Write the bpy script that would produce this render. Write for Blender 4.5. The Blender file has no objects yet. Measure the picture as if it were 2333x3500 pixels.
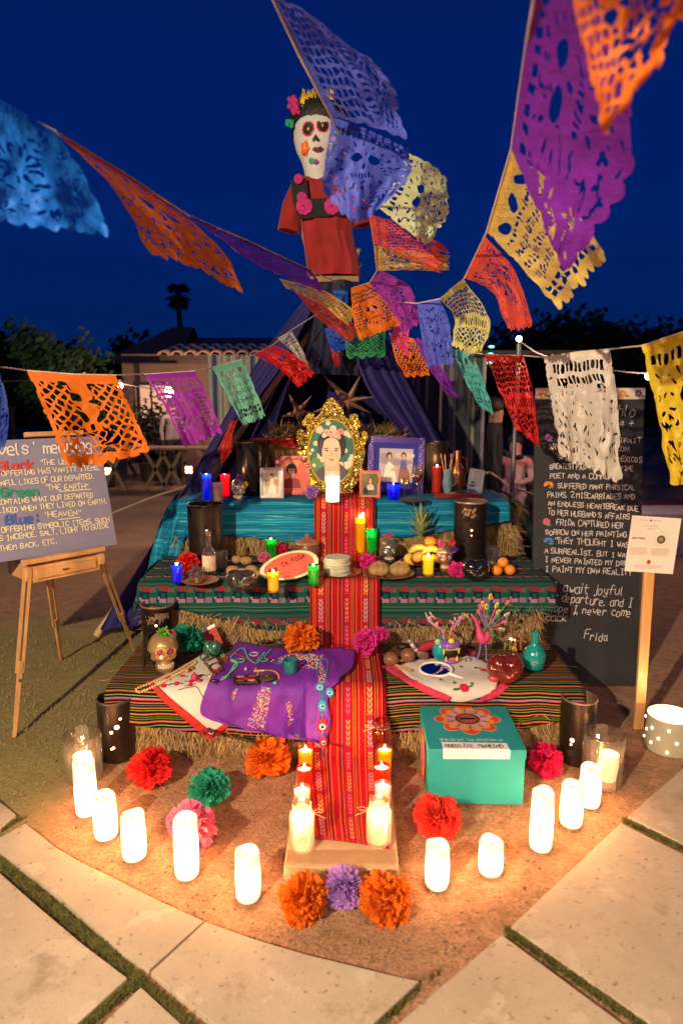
import bpy, bmesh, math, random
import numpy as np
from mathutils import Vector, Matrix, noise

# ------------------------------------------------------------------ scene, camera, world, lamps
SC = bpy.context.scene
COL = SC.collection
R = math.radians
FPX, CX, CY, CAMH, PITCH = 2333.0, 1166.5, 1750.0, 1.5, R(10.0)
cam_d = bpy.data.cameras.new('camera')
cam_d.sensor_fit = 'VERTICAL'; cam_d.sensor_height = 36.0; cam_d.sensor_width = 24.0
cam_d.lens = 24.0; cam_d.clip_start = 0.02; cam_d.clip_end = 800.0
cam_d.dof.use_dof = True; cam_d.dof.focus_distance = 2.9; cam_d.dof.aperture_fstop = 2.4
cam = bpy.data.objects.new('camera', cam_d); COL.objects.link(cam)
cam.location = (0, 0, CAMH); cam.rotation_euler = (R(90) - PITCH, 0, 0)
SC.camera = cam

w = bpy.data.worlds.new('World'); SC.world = w; w.use_nodes = True
nt = w.node_tree; nt.nodes.clear()
wo = nt.nodes.new('ShaderNodeOutputWorld'); bg = nt.nodes.new('ShaderNodeBackground')
sky = nt.nodes.new('ShaderNodeTexSky'); sky.sky_type = 'NISHITA'; sky.sun_disc = False
sky.sun_elevation = R(-4.0); sky.sun_rotation = R(200); sky.ozone_density = 6.0; sky.air_density = 1.0; sky.dust_density = 0.2
hsv = nt.nodes.new('ShaderNodeMixRGB'); hsv.blend_type = 'MIX'; hsv.inputs[0].default_value = 0.93
tc = nt.nodes.new('ShaderNodeTexCoord'); sx = nt.nodes.new('ShaderNodeSeparateXYZ')
cr = nt.nodes.new('ShaderNodeValToRGB')      # clear night-blue sky, a little lighter low down, darker overhead
el = cr.color_ramp.elements
el[0].position = 0.0; el[0].color = (0.0004, 0.0115, 0.064, 1)
el[1].position = 1.0; el[1].color = (0.0004, 0.004, 0.045, 1)
e = el.new(0.22); e.color = (0.0003, 0.0105, 0.098, 1)
e = el.new(0.55); e.color = (0.0003, 0.0078, 0.082, 1)
nt.links.new(tc.outputs['Generated'], sx.inputs[0]); nt.links.new(sx.outputs['Z'], cr.inputs[0])
nt.links.new(sky.outputs[0], hsv.inputs[1]); nt.links.new(cr.outputs[0], hsv.inputs[2])
sc1 = nt.nodes.new('ShaderNodeMixRGB'); sc1.blend_type = 'MULTIPLY'; sc1.inputs[0].default_value = 1.0
sc1.inputs[2].default_value = (0.02, 0.05, 0.3, 1)
nt.links.new(sky.outputs[0], sc1.inputs[1]); nt.links.new(sc1.outputs[0], hsv.inputs[1])
nt.links.new(hsv.outputs[0], bg.inputs[0]); nt.links.new(bg.outputs[0], wo.inputs[0])
bg.inputs[1].default_value = 1.0

def spot(name, loc, target, power, color, size, angle, blend):
    d = bpy.data.lights.new(name, 'SPOT'); d.energy = power; d.color = color
    d.shadow_soft_size = size; d.spot_size = R(angle); d.spot_blend = blend
    o = bpy.data.objects.new(name, d); COL.objects.link(o); o.location = loc
    o.rotation_euler = (Vector(target) - Vector(loc)).to_track_quat('-Z', 'Y').to_euler()
    return o
# the garden floodlight whose long shadows of the easel run away from the camera, and the dimmer lamp of the path
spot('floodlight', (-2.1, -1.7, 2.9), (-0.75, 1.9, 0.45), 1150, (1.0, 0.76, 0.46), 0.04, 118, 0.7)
spot('path_lamp', (0.8, -0.9, 2.7), (0.95, 1.35, 0.0), 170, (1.0, 0.62, 0.40), 0.35, 88, 1.0)

SC.view_settings.view_transform = 'Standard'; SC.view_settings.look = 'None'
SC.view_settings.exposure = 0.5; SC.view_settings.gamma = 1.0; SC.view_settings.use_curve_mapping = False
SC.render.engine = 'CYCLES'
SC.cycles.max_bounces = 6; SC.cycles.diffuse_bounces = 3; SC.cycles.glossy_bounces = 2
SC.cycles.transmission_bounces = 4; SC.cycles.transparent_max_bounces = 12
SC.cycles.caustics_reflective = False; SC.cycles.caustics_refractive = False
SC.cycles.sample_clamp_indirect = 4.0

# ------------------------------------------------------------------ measuring helpers
cp, sp = math.cos(PITCH), math.sin(PITCH)
def ray(u, v):
    a, b = (u - CX) / FPX, (v - CY) / FPX
    return Vector((a, cp - b * sp, -sp - b * cp))
def at(u, v, Y):
    d = ray(u, v); k = Y / d.y
    return Vector((d.x * k, Y, CAMH + d.z * k))
def G(u, v, z=0.0):
    d = ray(u, v); k = (z - CAMH) / d.z
    return Vector((d.x * k, d.y * k, z))
def mpp(u, v, Y):                      # metres per photo pixel at that depth
    return Y / ray(u, v).y / FPX
def rnd(a, b): return random.uniform(a, b)
random.seed(7)

# ------------------------------------------------------------------ materials
class E:                               # tiny node-expression builder
    def __init__(s, t, k): s.t, s.k = t, k
    def _m(s, op, *a, n=None):
        nd = s.t.nodes.new('ShaderNodeMath'); nd.operation = op
        for i, x in enumerate((s,) + a):
            if isinstance(x, E): s.t.links.new(x.k, nd.inputs[i])
            else: nd.inputs[i].default_value = float(x)
        return E(s.t, nd.outputs[0])
    def __add__(s, o): return s._m('ADD', o)
    def __sub__(s, o): return s._m('SUBTRACT', o)
    def __mul__(s, o): return s._m('MULTIPLY', o)
    def __truediv__(s, o): return s._m('DIVIDE', o)
    def lt(s, o): return s._m('LESS_THAN', o)
    def gt(s, o): return s._m('GREATER_THAN', o)
    def fract(s): return s._m('FRACT')
    def floor(s): return s._m('FLOOR')
    def abs(s): return s._m('ABSOLUTE')
    def min(s, o): return s._m('MINIMUM', o)
    def max(s, o): return s._m('MAXIMUM', o)
    def band(s, a, b): return s.gt(a) * s.lt(b)
def newmat(name):
    m = bpy.data.materials.new(name); m.use_nodes = True
    t = m.node_tree; t.nodes.clear()
    o = t.nodes.new('ShaderNodeOutputMaterial')
    return m, t, o
def L(t, a, b): t.links.new(a, b)
def rgb(c): return (c[0], c[1], c[2], 1.0)
def mix(t, fac, a, b, mode='MIX'):
    n = t.nodes.new('ShaderNodeMixRGB'); n.blend_type = mode
    for i, x in ((0, fac), (1, a), (2, b)):
        if isinstance(x, E): L(t, x.k, n.inputs[i])
        elif hasattr(x, 'is_output') or isinstance(x, bpy.types.NodeSocket): L(t, x, n.inputs[i])
        elif i == 0: n.inputs[0].default_value = x
        else: n.inputs[i].default_value = rgb(x)
    return n.outputs[0]
def tnoise(t, scale, detail=4, rough=0.6, coord='Object', stretch=None):
    tc = t.nodes.new('ShaderNodeTexCoord'); n = t.nodes.new('ShaderNodeTexNoise')
    n.inputs['Scale'].default_value = scale; n.inputs['Detail'].default_value = detail; n.inputs['Roughness'].default_value = rough
    src = tc.outputs[coord]
    if stretch:
        mp = t.nodes.new('ShaderNodeMapping'); mp.inputs['Scale'].default_value = stretch
        L(t, src, mp.inputs[0]); src = mp.outputs[0]
    L(t, src, n.inputs['Vector'])
    return E(t, n.outputs['Fac'])
def bump(t, h, strength=0.3, dist=0.01):
    b = t.nodes.new('ShaderNodeBump'); b.inputs['Strength'].default_value = strength; b.inputs['Distance'].default_value = dist
    L(t, h.k, b.inputs['Height']); return b.outputs[0]
def principled(t, o, col, rough=0.6, metal=0.0, nrm=None, spec=0.4, transl=0.0, sheen=0.0, emit=None, estr=0.0, coat=0.0):
    p = t.nodes.new('ShaderNodeBsdfPrincipled')
    if isinstance(col, bpy.types.NodeSocket): L(t, col, p.inputs['Base Color'])
    else: p.inputs['Base Color'].default_value = rgb(col)
    if isinstance(rough, E): L(t, rough.k, p.inputs['Roughness'])
    else: p.inputs['Roughness'].default_value = rough
    p.inputs['Metallic'].default_value = metal; p.inputs['Specular IOR Level'].default_value = spec
    p.inputs['Coat Weight'].default_value = coat
    if sheen: p.inputs['Sheen Weight'].default_value = sheen
    if nrm is not None: L(t, nrm, p.inputs['Normal'])
    if emit: p.inputs['Emission Color'].default_value = rgb(emit); p.inputs['Emission Strength'].default_value = estr
    out = p.outputs[0]
    if transl:
        tr = t.nodes.new('ShaderNodeBsdfTranslucent')
        if isinstance(col, bpy.types.NodeSocket): L(t, col, tr.inputs[0])
        else: tr.inputs[0].default_value = rgb(col)
        mx = t.nodes.new('ShaderNodeMixShader'); mx.inputs[0].default_value = transl
        L(t, out, mx.inputs[1]); L(t, tr.outputs[0], mx.inputs[2]); out = mx.outputs[0]
    L(t, out, o.inputs[0])
    return p
MATS = {}
def M(name, col, rough=0.6, metal=0.0, var=0.25, vscale=12, bmp=0.0, bscale=60, stretch=None, **kw):
    """plain material: colour broken up by noise, fine relief"""
    if name in MATS: return MATS[name]
    m, t, o = newmat(name)
    n = tnoise(t, vscale, 5, 0.65, stretch=stretch)
    f = (n - 0.3) * 2.2
    c = mix(t, f.max(0).min(1), tuple(x * (1 - var) for x in col), tuple(min(1, x * (1 + var)) for x in col))
    nrm = bump(t, tnoise(t, bscale, 4, 0.6, stretch=stretch), bmp) if bmp else None
    principled(t, o, c, rough, metal, nrm, **kw)
    MATS[name] = m
    return m
def Mglass(name, col=(1, 1, 1), clear=0.8, rough=0.05, tl=0.5):
    """thin tinted glass: see-through, a translucent share, fresnel gloss"""
    if name in MATS: return MATS[name]
    m, t, o = newmat(name)
    tp = t.nodes.new('ShaderNodeBsdfTransparent'); tp.inputs[0].default_value = rgb(col)
    tr = t.nodes.new('ShaderNodeBsdfTranslucent'); tr.inputs[0].default_value = rgb(col)
    gl = t.nodes.new('ShaderNodeBsdfGlossy'); gl.inputs['Roughness'].default_value = rough
    lw = t.nodes.new('ShaderNodeLayerWeight'); lw.inputs['Blend'].default_value = 0.35
    nn = tnoise(t, 40, 2); nb = bump(t, nn, 0.25, 0.004); L(t, nb, gl.inputs['Normal']); L(t, nb, lw.inputs['Normal'])
    m1 = t.nodes.new('ShaderNodeMixShader'); m1.inputs[0].default_value = 1 - clear
    L(t, tp.outputs[0], m1.inputs[1]); L(t, tr.outputs[0], m1.inputs[2])
    m2 = t.nodes.new('ShaderNodeMixShader'); ff = E(t, lw.outputs['Facing']) * 0.7 + 0.04
    L(t, ff.k, m2.inputs[0]); L(t, m1.outputs[0], m2.inputs[1]); L(t, gl.outputs[0], m2.inputs[2])
    L(t, m2.outputs[0], o.inputs[0]); MATS[name] = m
    return m
def Memit(name, col, strength):
    if name in MATS: return MATS[name]
    m, t, o = newmat(name)
    principled(t, o, (0.8, 0.7, 0.5), 0.5, emit=col, estr=strength); MATS[name] = m
    return m

# ------------------------------------------------------------------ mesh building
class MB:
    def __init__(s): s.v, s.f, s.m, s.uv = [], [], [], []
    def add(s, vs, fs, mi=0, uvs=None):
        b = len(s.v); s.v.extend([tuple(x) for x in vs])
        for i, f in enumerate(fs):
            s.f.append(tuple(b + k for k in f)); s.m.append(mi)
            s.uv.append([uvs[k] for k in f] if uvs is not None else None)
        return s
    def box(s, c, d, rz=0, mi=0, rot=None):
        x, y, z = d[0] / 2, d[1] / 2, d[2] / 2
        vs = [Vector((a * x, b * y, e * z)) for a in (-1, 1) for b in (-1, 1) for e in (-1, 1)]
        m = rot if rot is not None else Matrix.Rotation(rz, 3, 'Z')
        vs = [m @ q + Vector(c) for q in vs]
        return s.add(vs, [(0, 1, 3, 2), (4, 6, 7, 5), (0, 4, 5, 1), (2, 3, 7, 6), (0, 2, 6, 4), (1, 5, 7, 3)], mi)
    def lathe(s, prof, seg=24, c=(0, 0, 0), rot=None, mi=0, cap0=True, cap1=True, fn=None):
        c = Vector(c); vs, fs, uvs = [], [], []
        for j, (r, z) in enumerate(prof):
            for i in range(seg):
                a = 2 * math.pi * i / seg; rr = r * (fn(a, z) if fn else 1)
                p = Vector((rr * math.cos(a), rr * math.sin(a), z))
                vs.append((rot @ p if rot else p) + c); uvs.append((i / seg, z))
        for j in range(len(prof) - 1):
            for i in range(seg):
                k = (i + 1) % seg
                fs.append((j * seg + i, j * seg + k, (j + 1) * seg + k, (j + 1) * seg + i))
        if cap0: fs.append(tuple(reversed(range(seg))))
        if cap1: fs.append(tuple((len(prof) - 1) * seg + i for i in range(seg)))
        return s.add(vs, fs, mi, uvs)
    def tube(s, pts, rad, seg=8, mi=0, caps=True):
        pts = [Vector(p) for p in pts]; n = len(pts)
        if not hasattr(rad, '__len__'): rad = [rad] * n
        vs, fs = [], []; up = Vector((0, 0, 1)); prev = None
        for j in range(n):
            d = (pts[min(j + 1, n - 1)] - pts[max(j - 1, 0)])
            if d.length < 1e-9: d = Vector((0, 0, 1))
            d.normalize()
            a = prev if prev is not None else (up if abs(d.z) < 0.95 else Vector((1, 0, 0)))
            x = a - d * a.dot(d)
            if x.length < 1e-6: x = d.orthogonal()
            x.normalize(); prev = x; y = d.cross(x)
            for i in range(seg):
                t = 2 * math.pi * i / seg
                vs.append(pts[j] + (x * math.cos(t) + y * math.sin(t)) * rad[j])
        for j in range(n - 1):
            for i in range(seg):
                k = (i + 1) % seg
                fs.append((j * seg + i, j * seg + k, (j + 1) * seg + k, (j + 1) * seg + i))
        if caps: fs.append(tuple(reversed(range(seg)))); fs.append(tuple((n - 1) * seg + i for i in range(seg)))
        return s.add(vs, fs, mi)
    def ball(s, c, r, seg=16, rings=10, mi=0, rot=None, fn=None):
        if not hasattr(r, '__len__'): r = (r, r, r)
        c = Vector(c); vs = []; fs = []
        for j in range(rings + 1):
            ph = math.pi * j / rings - math.pi / 2
            for i in range(seg):
                a = 2 * math.pi * i / seg
                u = Vector((math.cos(ph) * math.cos(a), math.cos(ph) * math.sin(a), math.sin(ph)))
                k = fn(u) if fn else 1.0
                p = Vector((u.x * r[0] * k, u.y * r[1] * k, u.z * r[2] * k))
                vs.append((rot @ p if rot else p) + c)
        for j in range(rings):
            for i in range(seg):
                k = (i + 1) % seg
                fs.append((j * seg + i, j * seg + k, (j + 1) * seg + k, (j + 1) * seg + i))
        return s.add(vs, fs, mi)
    def grid(s, P, mi=0, uvs=None):
        nu, nv = len(P[0]), len(P)
        vs = [q for row in P for q in row]
        uu = [q for row in uvs for q in row] if uvs else None
        fs = [(j * nu + i, j * nu + i + 1, (j + 1) * nu + i + 1, (j + 1) * nu + i) for j in range(nv - 1) for i in range(nu - 1)]
        return s.add(vs, fs, mi, uu)
    def prism(s, pts, z0, z1, mi=0, side=None):       # polygon extruded along z
        n = len(pts)
        a = sum(pts[i][0] * pts[(i + 1) % n][1] - pts[(i + 1) % n][0] * pts[i][1] for i in range(n))
        if a < 0: pts = pts[::-1]
        vs = [(p[0], p[1], z0) for p in pts] + [(p[0], p[1], z1) for p in pts]
        s.add(vs, [tuple(range(n, 2 * n)), tuple(reversed(range(n)))], mi)
        return s.add(vs, [(i, (i + 1) % n, n + (i + 1) % n, n + i) for i in range(n)], mi if side is None else side)
    def xf(s, m, start=0):
        s.v[start:] = [tuple(m @ Vector(p)) for p in s.v[start:]]; return s
    def build(s, name, mats, parent=None, loc=(0, 0, 0), rot=(0, 0, 0), smooth=True, bevel=0.0, kind=None, sharp=40, solid=0.0):
        me = bpy.data.meshes.new(name); me.from_pydata(s.v, [], s.f)
        if not isinstance(mats, (list, tuple)): mats = [mats]
        for m in mats: me.materials.append(m)
        if len(mats) > 1: me.polygons.foreach_set('material_index', s.m)
        if any(u is not None for u in s.uv):
            ul = me.uv_layers.new(name='UVMap'); flat = []
            for u, f in zip(s.uv, s.f):
                for k in range(len(f)): flat.extend(u[k] if u is not None else (0.0, 0.0))
            ul.data.foreach_set('uv', flat)
        me.update()
        if bevel:
            b = bmesh.new(); b.from_mesh(me)
            bmesh.ops.remove_doubles(b, verts=b.verts, dist=1e-5)
            ed = [x for x in b.edges if len(x.link_faces) == 2 and x.calc_face_angle(0) > 0.6]
            bmesh.ops.bevel(b, geom=ed, offset=bevel, segments=2, profile=0.7, affect='EDGES')
            b.to_mesh(me); b.free()
        if smooth: me.shade_smooth(); me.set_sharp_from_angle(angle=R(sharp))
        o = bpy.data.objects.new(name, me); COL.objects.link(o)
        if parent is not None: o.parent = parent
        o.location = loc; o.rotation_euler = rot
        if solid:
            md = o.modifiers.new('thickness', 'SOLIDIFY'); md.thickness = solid; md.offset = 0
        if kind: o['kind'] = kind
        return o
def tag(o, label=None, cat=None, group=None, kind=None):
    if label: o['label'] = label
    if cat: o['category'] = cat
    if group: o['group'] = group
    if kind: o['kind'] = kind
    return o
def thing(name, label, cat, loc=(0, 0, 0), rz=0, group=None, rot=None):
    o = bpy.data.objects.new(name, None); COL.objects.link(o); o.empty_display_size = 0.05
    o.location = loc; o.rotation_euler = rot if rot else (0, 0, rz)
    return tag(o, label, cat, group)
def catmull(P, t):                       # list of np arrays or floats, t in [0, 1]
    n = len(P) - 1
    if n == 0: return P[0]
    x = min(max(t, 0), 1) * n; i = min(int(x), n - 1); f = x - i
    p1, p2 = P[i], P[i + 1]
    p0 = P[i - 1] if i > 0 else p1 * 2 - p2
    p3 = P[i + 2] if i + 2 <= n else p2 * 2 - p1
    return 0.5 * ((p1 * 2) + (p2 - p0) * f + (p0 * 2 - p1 * 5 + p2 * 4 - p3) * f * f + (p1 * 3 - p0 - p2 * 3 + p3) * f ** 3)
def patch(rows, nu, nv, fn=None, clampu=False):
    """surface through rows of control points; returns grid of points and metre UVs"""
    rows = [[np.array(q, float) for q in r] for r in rows]
    cols = [[catmull(r, i / nu) for i in range(nu + 1)] for r in rows]
    P = [[Vector(catmull([c[i] for c in cols], j / nv)) for i in range(nu + 1)] for j in range(nv + 1)]
    if fn:
        Q = [[P[j][i] + Vector(fn(i / nu, j / nv, P[j][i])) for i in range(nu + 1)] for j in range(nv + 1)]
        P = Q
    UV = []
    for j in range(nv + 1):
        UV.append([])
    mid = nv // 2; uu = [0.0]
    for i in range(nu): uu.append(uu[-1] + (P[mid][i + 1] - P[mid][i]).length)
    m2 = nu // 2; vv = [0.0]
    for j in range(nv): vv.append(vv[-1] + (P[j + 1][m2] - P[j][m2]).length)
    for j in range(nv + 1):
        UV[j] = [(uu[i], vv[j]) for i in range(nu + 1)]
    return P, UV
def nz(x, y, z=0.0): return noise.noise(Vector((x, y, z)))

# ------------------------------------------------------------------ hand lettering (stroke alphabet)
GL = {'A': '002640|1232', 'B': '000636453303|3342413000', 'C': '4536160501103041', 'D': '00062644422000', 'E': '40000646|0333',
      'F': '000646|0333', 'G': '45361605011030414323', 'H': '0006|4046|0343', 'I': '1030|2026|1636', 'J': '0110203136|1646',
      'K': '0006|460340', 'L': '060040', 'M': '0006234640', 'N': '00064046', 'O': '100105163645413010', 'P': '00063645443303',
      'Q': '100105163645413010|2240', 'R': '00063645443303|2340', 'S': '453616050413334241301001', 'T': '2026|0646',
      'U': '060110304146', 'V': '062046', 'W': '0610243046', 'X': '0046|0640', 'Y': '062346|2320', 'Z': '06460040',
      '1': '152620|1030', '2': '051636454400' + '40', '4': '30360242', '9': '3006' + '', '.': '1011', ',': '1100', "'": '2625', '"': '1614|3634',
      ':': '2122|2425', '+': '0343|2125', '#': '1016|3036|0242|0444', '!': '2622|2021', '-': '1333',
      'a': '34140301103031|34314' + '0', 'b': '0600304143340' + '4', 'c': '33241403011030', 'd': '3010010314' + '34|3630', 'e': '02323324140301' + '1030',
      'f': '352615' + '10|0333', 'g': '3414030211' + '31|343z2y1y0z', 'h': '0006|0314243330', 'i': '1014|1516', 'j': '242z1y0z|2526',
      'k': '0006|340230', 'l': '060110', 'm': '0004|03142320|23344340', 'n': '0004|0314243330', 'o': '100103142433312010',
      'p': '040y|03142433312000', 'r': '0004|02142433', 's': '332414031222312010' + '01', 't': '16112030|0434', 'u': '04011020' + '3134|3130',
      'v': '042044', 'w': '0410233044', 'x': '0034|0430', 'y': '04112031|343z2y1y0z', 'z': '04340030', 'q': '3414030110' + '31|343y', "?": '0516364523' + '22'}
GL['9'] = '4030|303645'; GL['9'] = '1030364616051434' + ''
def stroke_pts(s):
    out = []; conv = {'z': -1, 'y': -2}
    for part in s.split('|'):
        q = [(conv.get(part[i], None) if part[i] in conv else int(part[i]), conv[part[i + 1]] if part[i + 1] in conv else int(part[i + 1])) for i in range(0, len(part) - 1, 2)]
        out.append([(float(a), float(b)) for a, b in q])
    return out
def text_width(txt, h):
    return sum((0.75 if c in ' ' else 0.95 if c.isupper() else 0.8 if c in "ilj.,'" else 0.85) * h * 0.78 for c in txt)
def letter(mb, txt, x, y, h, wd, mi=0, shear=0.0, jit=0.06, off=0.0, xs=1.0, vertical=False, rise=0.0):
    """strokes as thin flat ribbons in the local XZ plane (y = -off), text starting at x, baseline y"""
    cx = x; rg = random.Random(hash(txt) % 1000 if False else len(txt) * 7 + int(abs(x) * 1000) % 97)
    for c in txt:
        adv = (0.62 if c == ' ' else 0.92 if c.isupper() else 0.50 if c in "ilj.,'\"" else 0.78) * h * 0.80 * xs
        if c in GL:
            sc = h / 6.0; k = 0.72 if (c.islower() and False) else 1.0
            jx, jy = rg.uniform(-jit, jit) * h * .4, rg.uniform(-jit, jit) * h
            js = 1 + rg.uniform(-jit, jit)
            for st in stroke_pts(GL[c]):
                pts = [(cx + jx + (a * xs * 0.86 + shear * b) * sc * js, y + jy + b * sc * js + rise * (cx - x)) for a, b in st]
                if len(pts) > 2:
                    q = [pts[0]]
                    for i in range(len(pts) - 1):
                        p0, p1 = pts[i], pts[i + 1]
                        if i > 0: q.append((p0[0] * .75 + p1[0] * .25, p0[1] * .75 + p1[1] * .25))
                        if i < len(pts) - 2: q.append((p0[0] * .25 + p1[0] * .75, p0[1] * .25 + p1[1] * .75))
                    q.append(pts[-1]); pts = q
                for i in range(len(pts) - 1):
                    a = Vector((pts[i][0], pts[i][1])); b = Vector((pts[i + 1][0], pts[i + 1][1]))
                    d = b - a
                    if d.length < 1e-7: continue
                    d.normalize(); n = Vector((-d.y, d.x)) * wd / 2; a -= d * wd * .3; b += d * wd * .3
                    mb.add([(a.x + n.x, -off, a.y + n.y), (a.x - n.x, -off, a.y - n.y), (b.x - n.x, -off, b.y - n.y), (b.x + n.x, -off, b.y + n.y)], [(0, 1, 2, 3)], mi)
                    off += 2e-6
        cx += adv
    return cx
# ------------------------------------------------------------------ ground
def ground_mat():
    m, t, o = newmat('dirt_and_turf')
    tcn = t.nodes.new('ShaderNodeTexCoord'); s = t.nodes.new('ShaderNodeSeparateXYZ'); L(t, tcn.outputs['Object'], s.inputs[0])
    x, y = E(t, s.outputs['X']), E(t, s.outputs['Y'])
    n1, n2, n3 = tnoise(t, 1.3, 5, 0.6), tnoise(t, 14, 6, 0.7), tnoise(t, 90, 5, 0.7)
    dirt = mix(t, (n2 - 0.25) * 1.9, (0.25, 0.135, 0.075), (0.58, 0.33, 0.19))
    dirt = mix(t, (n3 - 0.42) * 2.5, dirt, (0.10, 0.06, 0.035))
    turf = mix(t, (n3 - 0.3) * 2.2, (0.16, 0.135, 0.05), (0.38, 0.30, 0.13))
    # turf grows to the left of the altar, bare earth under and before it, dusty track farther back
    edge = (x * -1.0) - 1.02 + (n1 - 0.5) * 0.5 + (y - 2.0) * 0.03
    f = (edge * 6.0).max(0).min(1) * ((y * -1 + 4.6 + (n1 - 0.5) * 0.8) * 2.0).max(0).min(1)
    c = mix(t, f, dirt, turf)
    far = mix(t, (n1 - 0.3) * 2, (0.16, 0.10, 0.065), (0.34, 0.22, 0.14))
    c = mix(t, ((y - 4.8) * 0.8).max(0).min(1), c, far)
    principled(t, o, c, 0.95, nrm=bump(t, n3 * 0.5 + n2, 0.9, 0.012), spec=0.15)
    return m
DIRT = ground_mat()
mb = MB()
xs = [-300, -80, -25, -10, -5] + [-3 + 6 * i / 130 for i in range(131)] + [5, 10, 25, 80, 300]
ys = [-60, -10, -2] + [0.4 + 4.4 * i / 100 for i in range(101)] + [5.5, 7, 10, 16, 30, 80, 400]
def gz(x, y):
    if abs(x) > 3.2 or y > 5 or y < 0.3: return -0.004
    return 0.009 * nz(x * 3.1, y * 3.1) + 0.006 * nz(x * 11, y * 11, 3) + 0.004 * nz(x * 31, y * 31, 7) - 0.004
mb.grid([[(x, y, gz(x, y)) for x in xs] for y in ys])
tag(mb.build('ground', DIRT), kind='structure')

# paving slabs, traced where they lie and given real thickness
def slab_mat():
    m, t, o = newmat('concrete_slab')
    n1, n2, n3 = tnoise(t, 2.5, 5, 0.6), tnoise(t, 26, 5, 0.7), tnoise(t, 170, 3, 0.6)
    c = mix(t, (n1 - 0.3) * 2.2, (0.42, 0.33, 0.24), (0.58, 0.47, 0.35))
    c = mix(t, (n2 - 0.35) * 1.2, c, (0.40, 0.335, 0.26)); st = tnoise(t, 5.5, 6, 0.75); c = mix(t, ((st - 0.56) * 5).max(0).min(.55), c, (0.27, 0.19, 0.12)); c = mix(t, ((tnoise(t, 9, 3, .5) - .62) * 9).max(0).min(.35), c, (.66, .56, .44))
    spots = tnoise(t, 55, 2, 0.5)
    c = mix(t, ((spots - 0.655) * 14).max(0).min(1), c, (0.27, 0.21, 0.155))
    c = mix(t, (n3 - 0.4) * 0.5, c, (0.26, 0.21, 0.16))
    principled(t, o, c, 0.85, nrm=bump(t, n3 * 0.4 + n2 * 0.8, 0.45, 0.005), spec=0.25)
    return m
SLAB = slab_mat()
ZS = 0.014
def gp(l): return [(p.x, p.y) for p in (G(u, v, ZS) for u, v in l)]
slabs = [
    [(-260, 2560), (0, 2738), (55, 2784), (0, 2832), (-300, 3010)],
    [(0, 2862), (88, 2814), (191, 2896), (280, 2948), (367, 2990), (536, 3074), (696, 3147), (509, 3316), (428, 3264), (200, 3060), (-3, 2908), (-160, 2800)],
    [(702, 3150), (865, 3208), (1033, 3258), (1200, 3298), (1320, 3328), (1432, 3352), (1270, 3502), (1130, 3640), (870, 3600), (727, 3495), (515, 3322)],
    [(0, 2983), (130, 3097), (290, 3232), (436, 3342), (260, 3502), (60, 3680), (-700, 3680), (-500, 2640)],
    [(482, 3373), (620, 3500), (840, 3700), (150, 3700), (352, 3500)],
    [(1355, 3502), (1713, 3194), (2114, 3490), (2350, 3680), (1160, 3680)],
    [(1745, 3166), (2120, 2812), (2333, 2918), (2700, 3110), (2700, 3810), (2224, 3500)],
    [(2144, 2790), (2333, 2624), (2560, 2440), (3000, 2560), (3000, 3150), (2333, 2884)]]
for s in slabs:
    b = MB(); b.prism(gp(s), -0.03, ZS)
    tag(b.build('paving_slab', SLAB, bevel=0.004, smooth=False), 'sandy concrete slab', 'slab', 'paving slabs')
slab_objs = [o for o in COL.objects if o.name.startswith('paving_slab')]
for o, l in zip(slab_objs, ['cropped corner of a slab at the left edge beside the dirt', 'narrow slab strip with a diagonal end along the curved dirt edge, left of the saw cut',
        'long slab with a curved upper edge between the saw cut and the grass joint at lower centre', 'large pale slab filling the lower left corner',
        'small slab wedge at the bottom between two grass joints', 'bottom slab right of the pointed dirt tip, below the long diagonal grass joint',
        'large orange-lit slab at lower right between two grass joints', 'slab in the right edge corner above the upper grass joint']):
    o['label'] = l; del o['group']
# grass growing in the joints
GRASS = M('joint_grass', (0.15, 0.15, 0.04), 0.8, var=0.5, vscale=30, transl=0.25)
def joint(a, b, wa, wb, dens):
    A, B = G(*a), G(*b); d = B - A; n = Vector((-d.y, d.x, 0)).normalized(); k = int(d.length * dens)
    v, f = [], []
    for i in range(k):
        t = random.random(); wdt = wa + (wb - wa) * t; p = A + d * t + n * random.gauss(0, wdt * .26)
        h = rnd(.005, .015); a2 = rnd(0, 6.28); wd = rnd(.0010, .0022); l = Vector((rnd(-.012, .012), rnd(-.012, .012), 0))
        q = Vector((math.cos(a2) * wd, math.sin(a2) * wd, 0)); j = len(v)
        v += [p - q + Vector((0, 0, -.004)), p + q + Vector((0, 0, -.004)), p + l * .5 + q * .7 + Vector((0, 0, h * .6)), p + l * .5 - q * .7 + Vector((0, 0, h * .6)), p + l * 1.3 + Vector((0, 0, h))]
        f += [(j, j + 1, j + 2, j + 3), (j + 3, j + 2, j + 4)]
    return v, f
gm = MB()
for a in [((-60, 2902), (470, 3350), .024, .028, 9000), ((455, 3340), (800, 3650), .028, .028, 9000), ((480, 3350), (180, 3600), .03, .03, 9000),
          ((-20, 2850), (85, 2795), .02, .02, 2500), ((1420, 3372), (1180, 3600), .024, .024, 8000), ((1728, 3178), (2330, 3600), .022, .022, 9000),
          ((2126, 2802), (2420, 2945), .016, .016, 5000), ((1440, 3362), (1500, 3325), .02, .01, 500)]:
    v, f = joint(*a); gm.add(v, f)
tag(gm.build('grass', GRASS, smooth=False), 'short green and straw grass blades growing in the slab joints', 'grass', kind='stuff')
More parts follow.
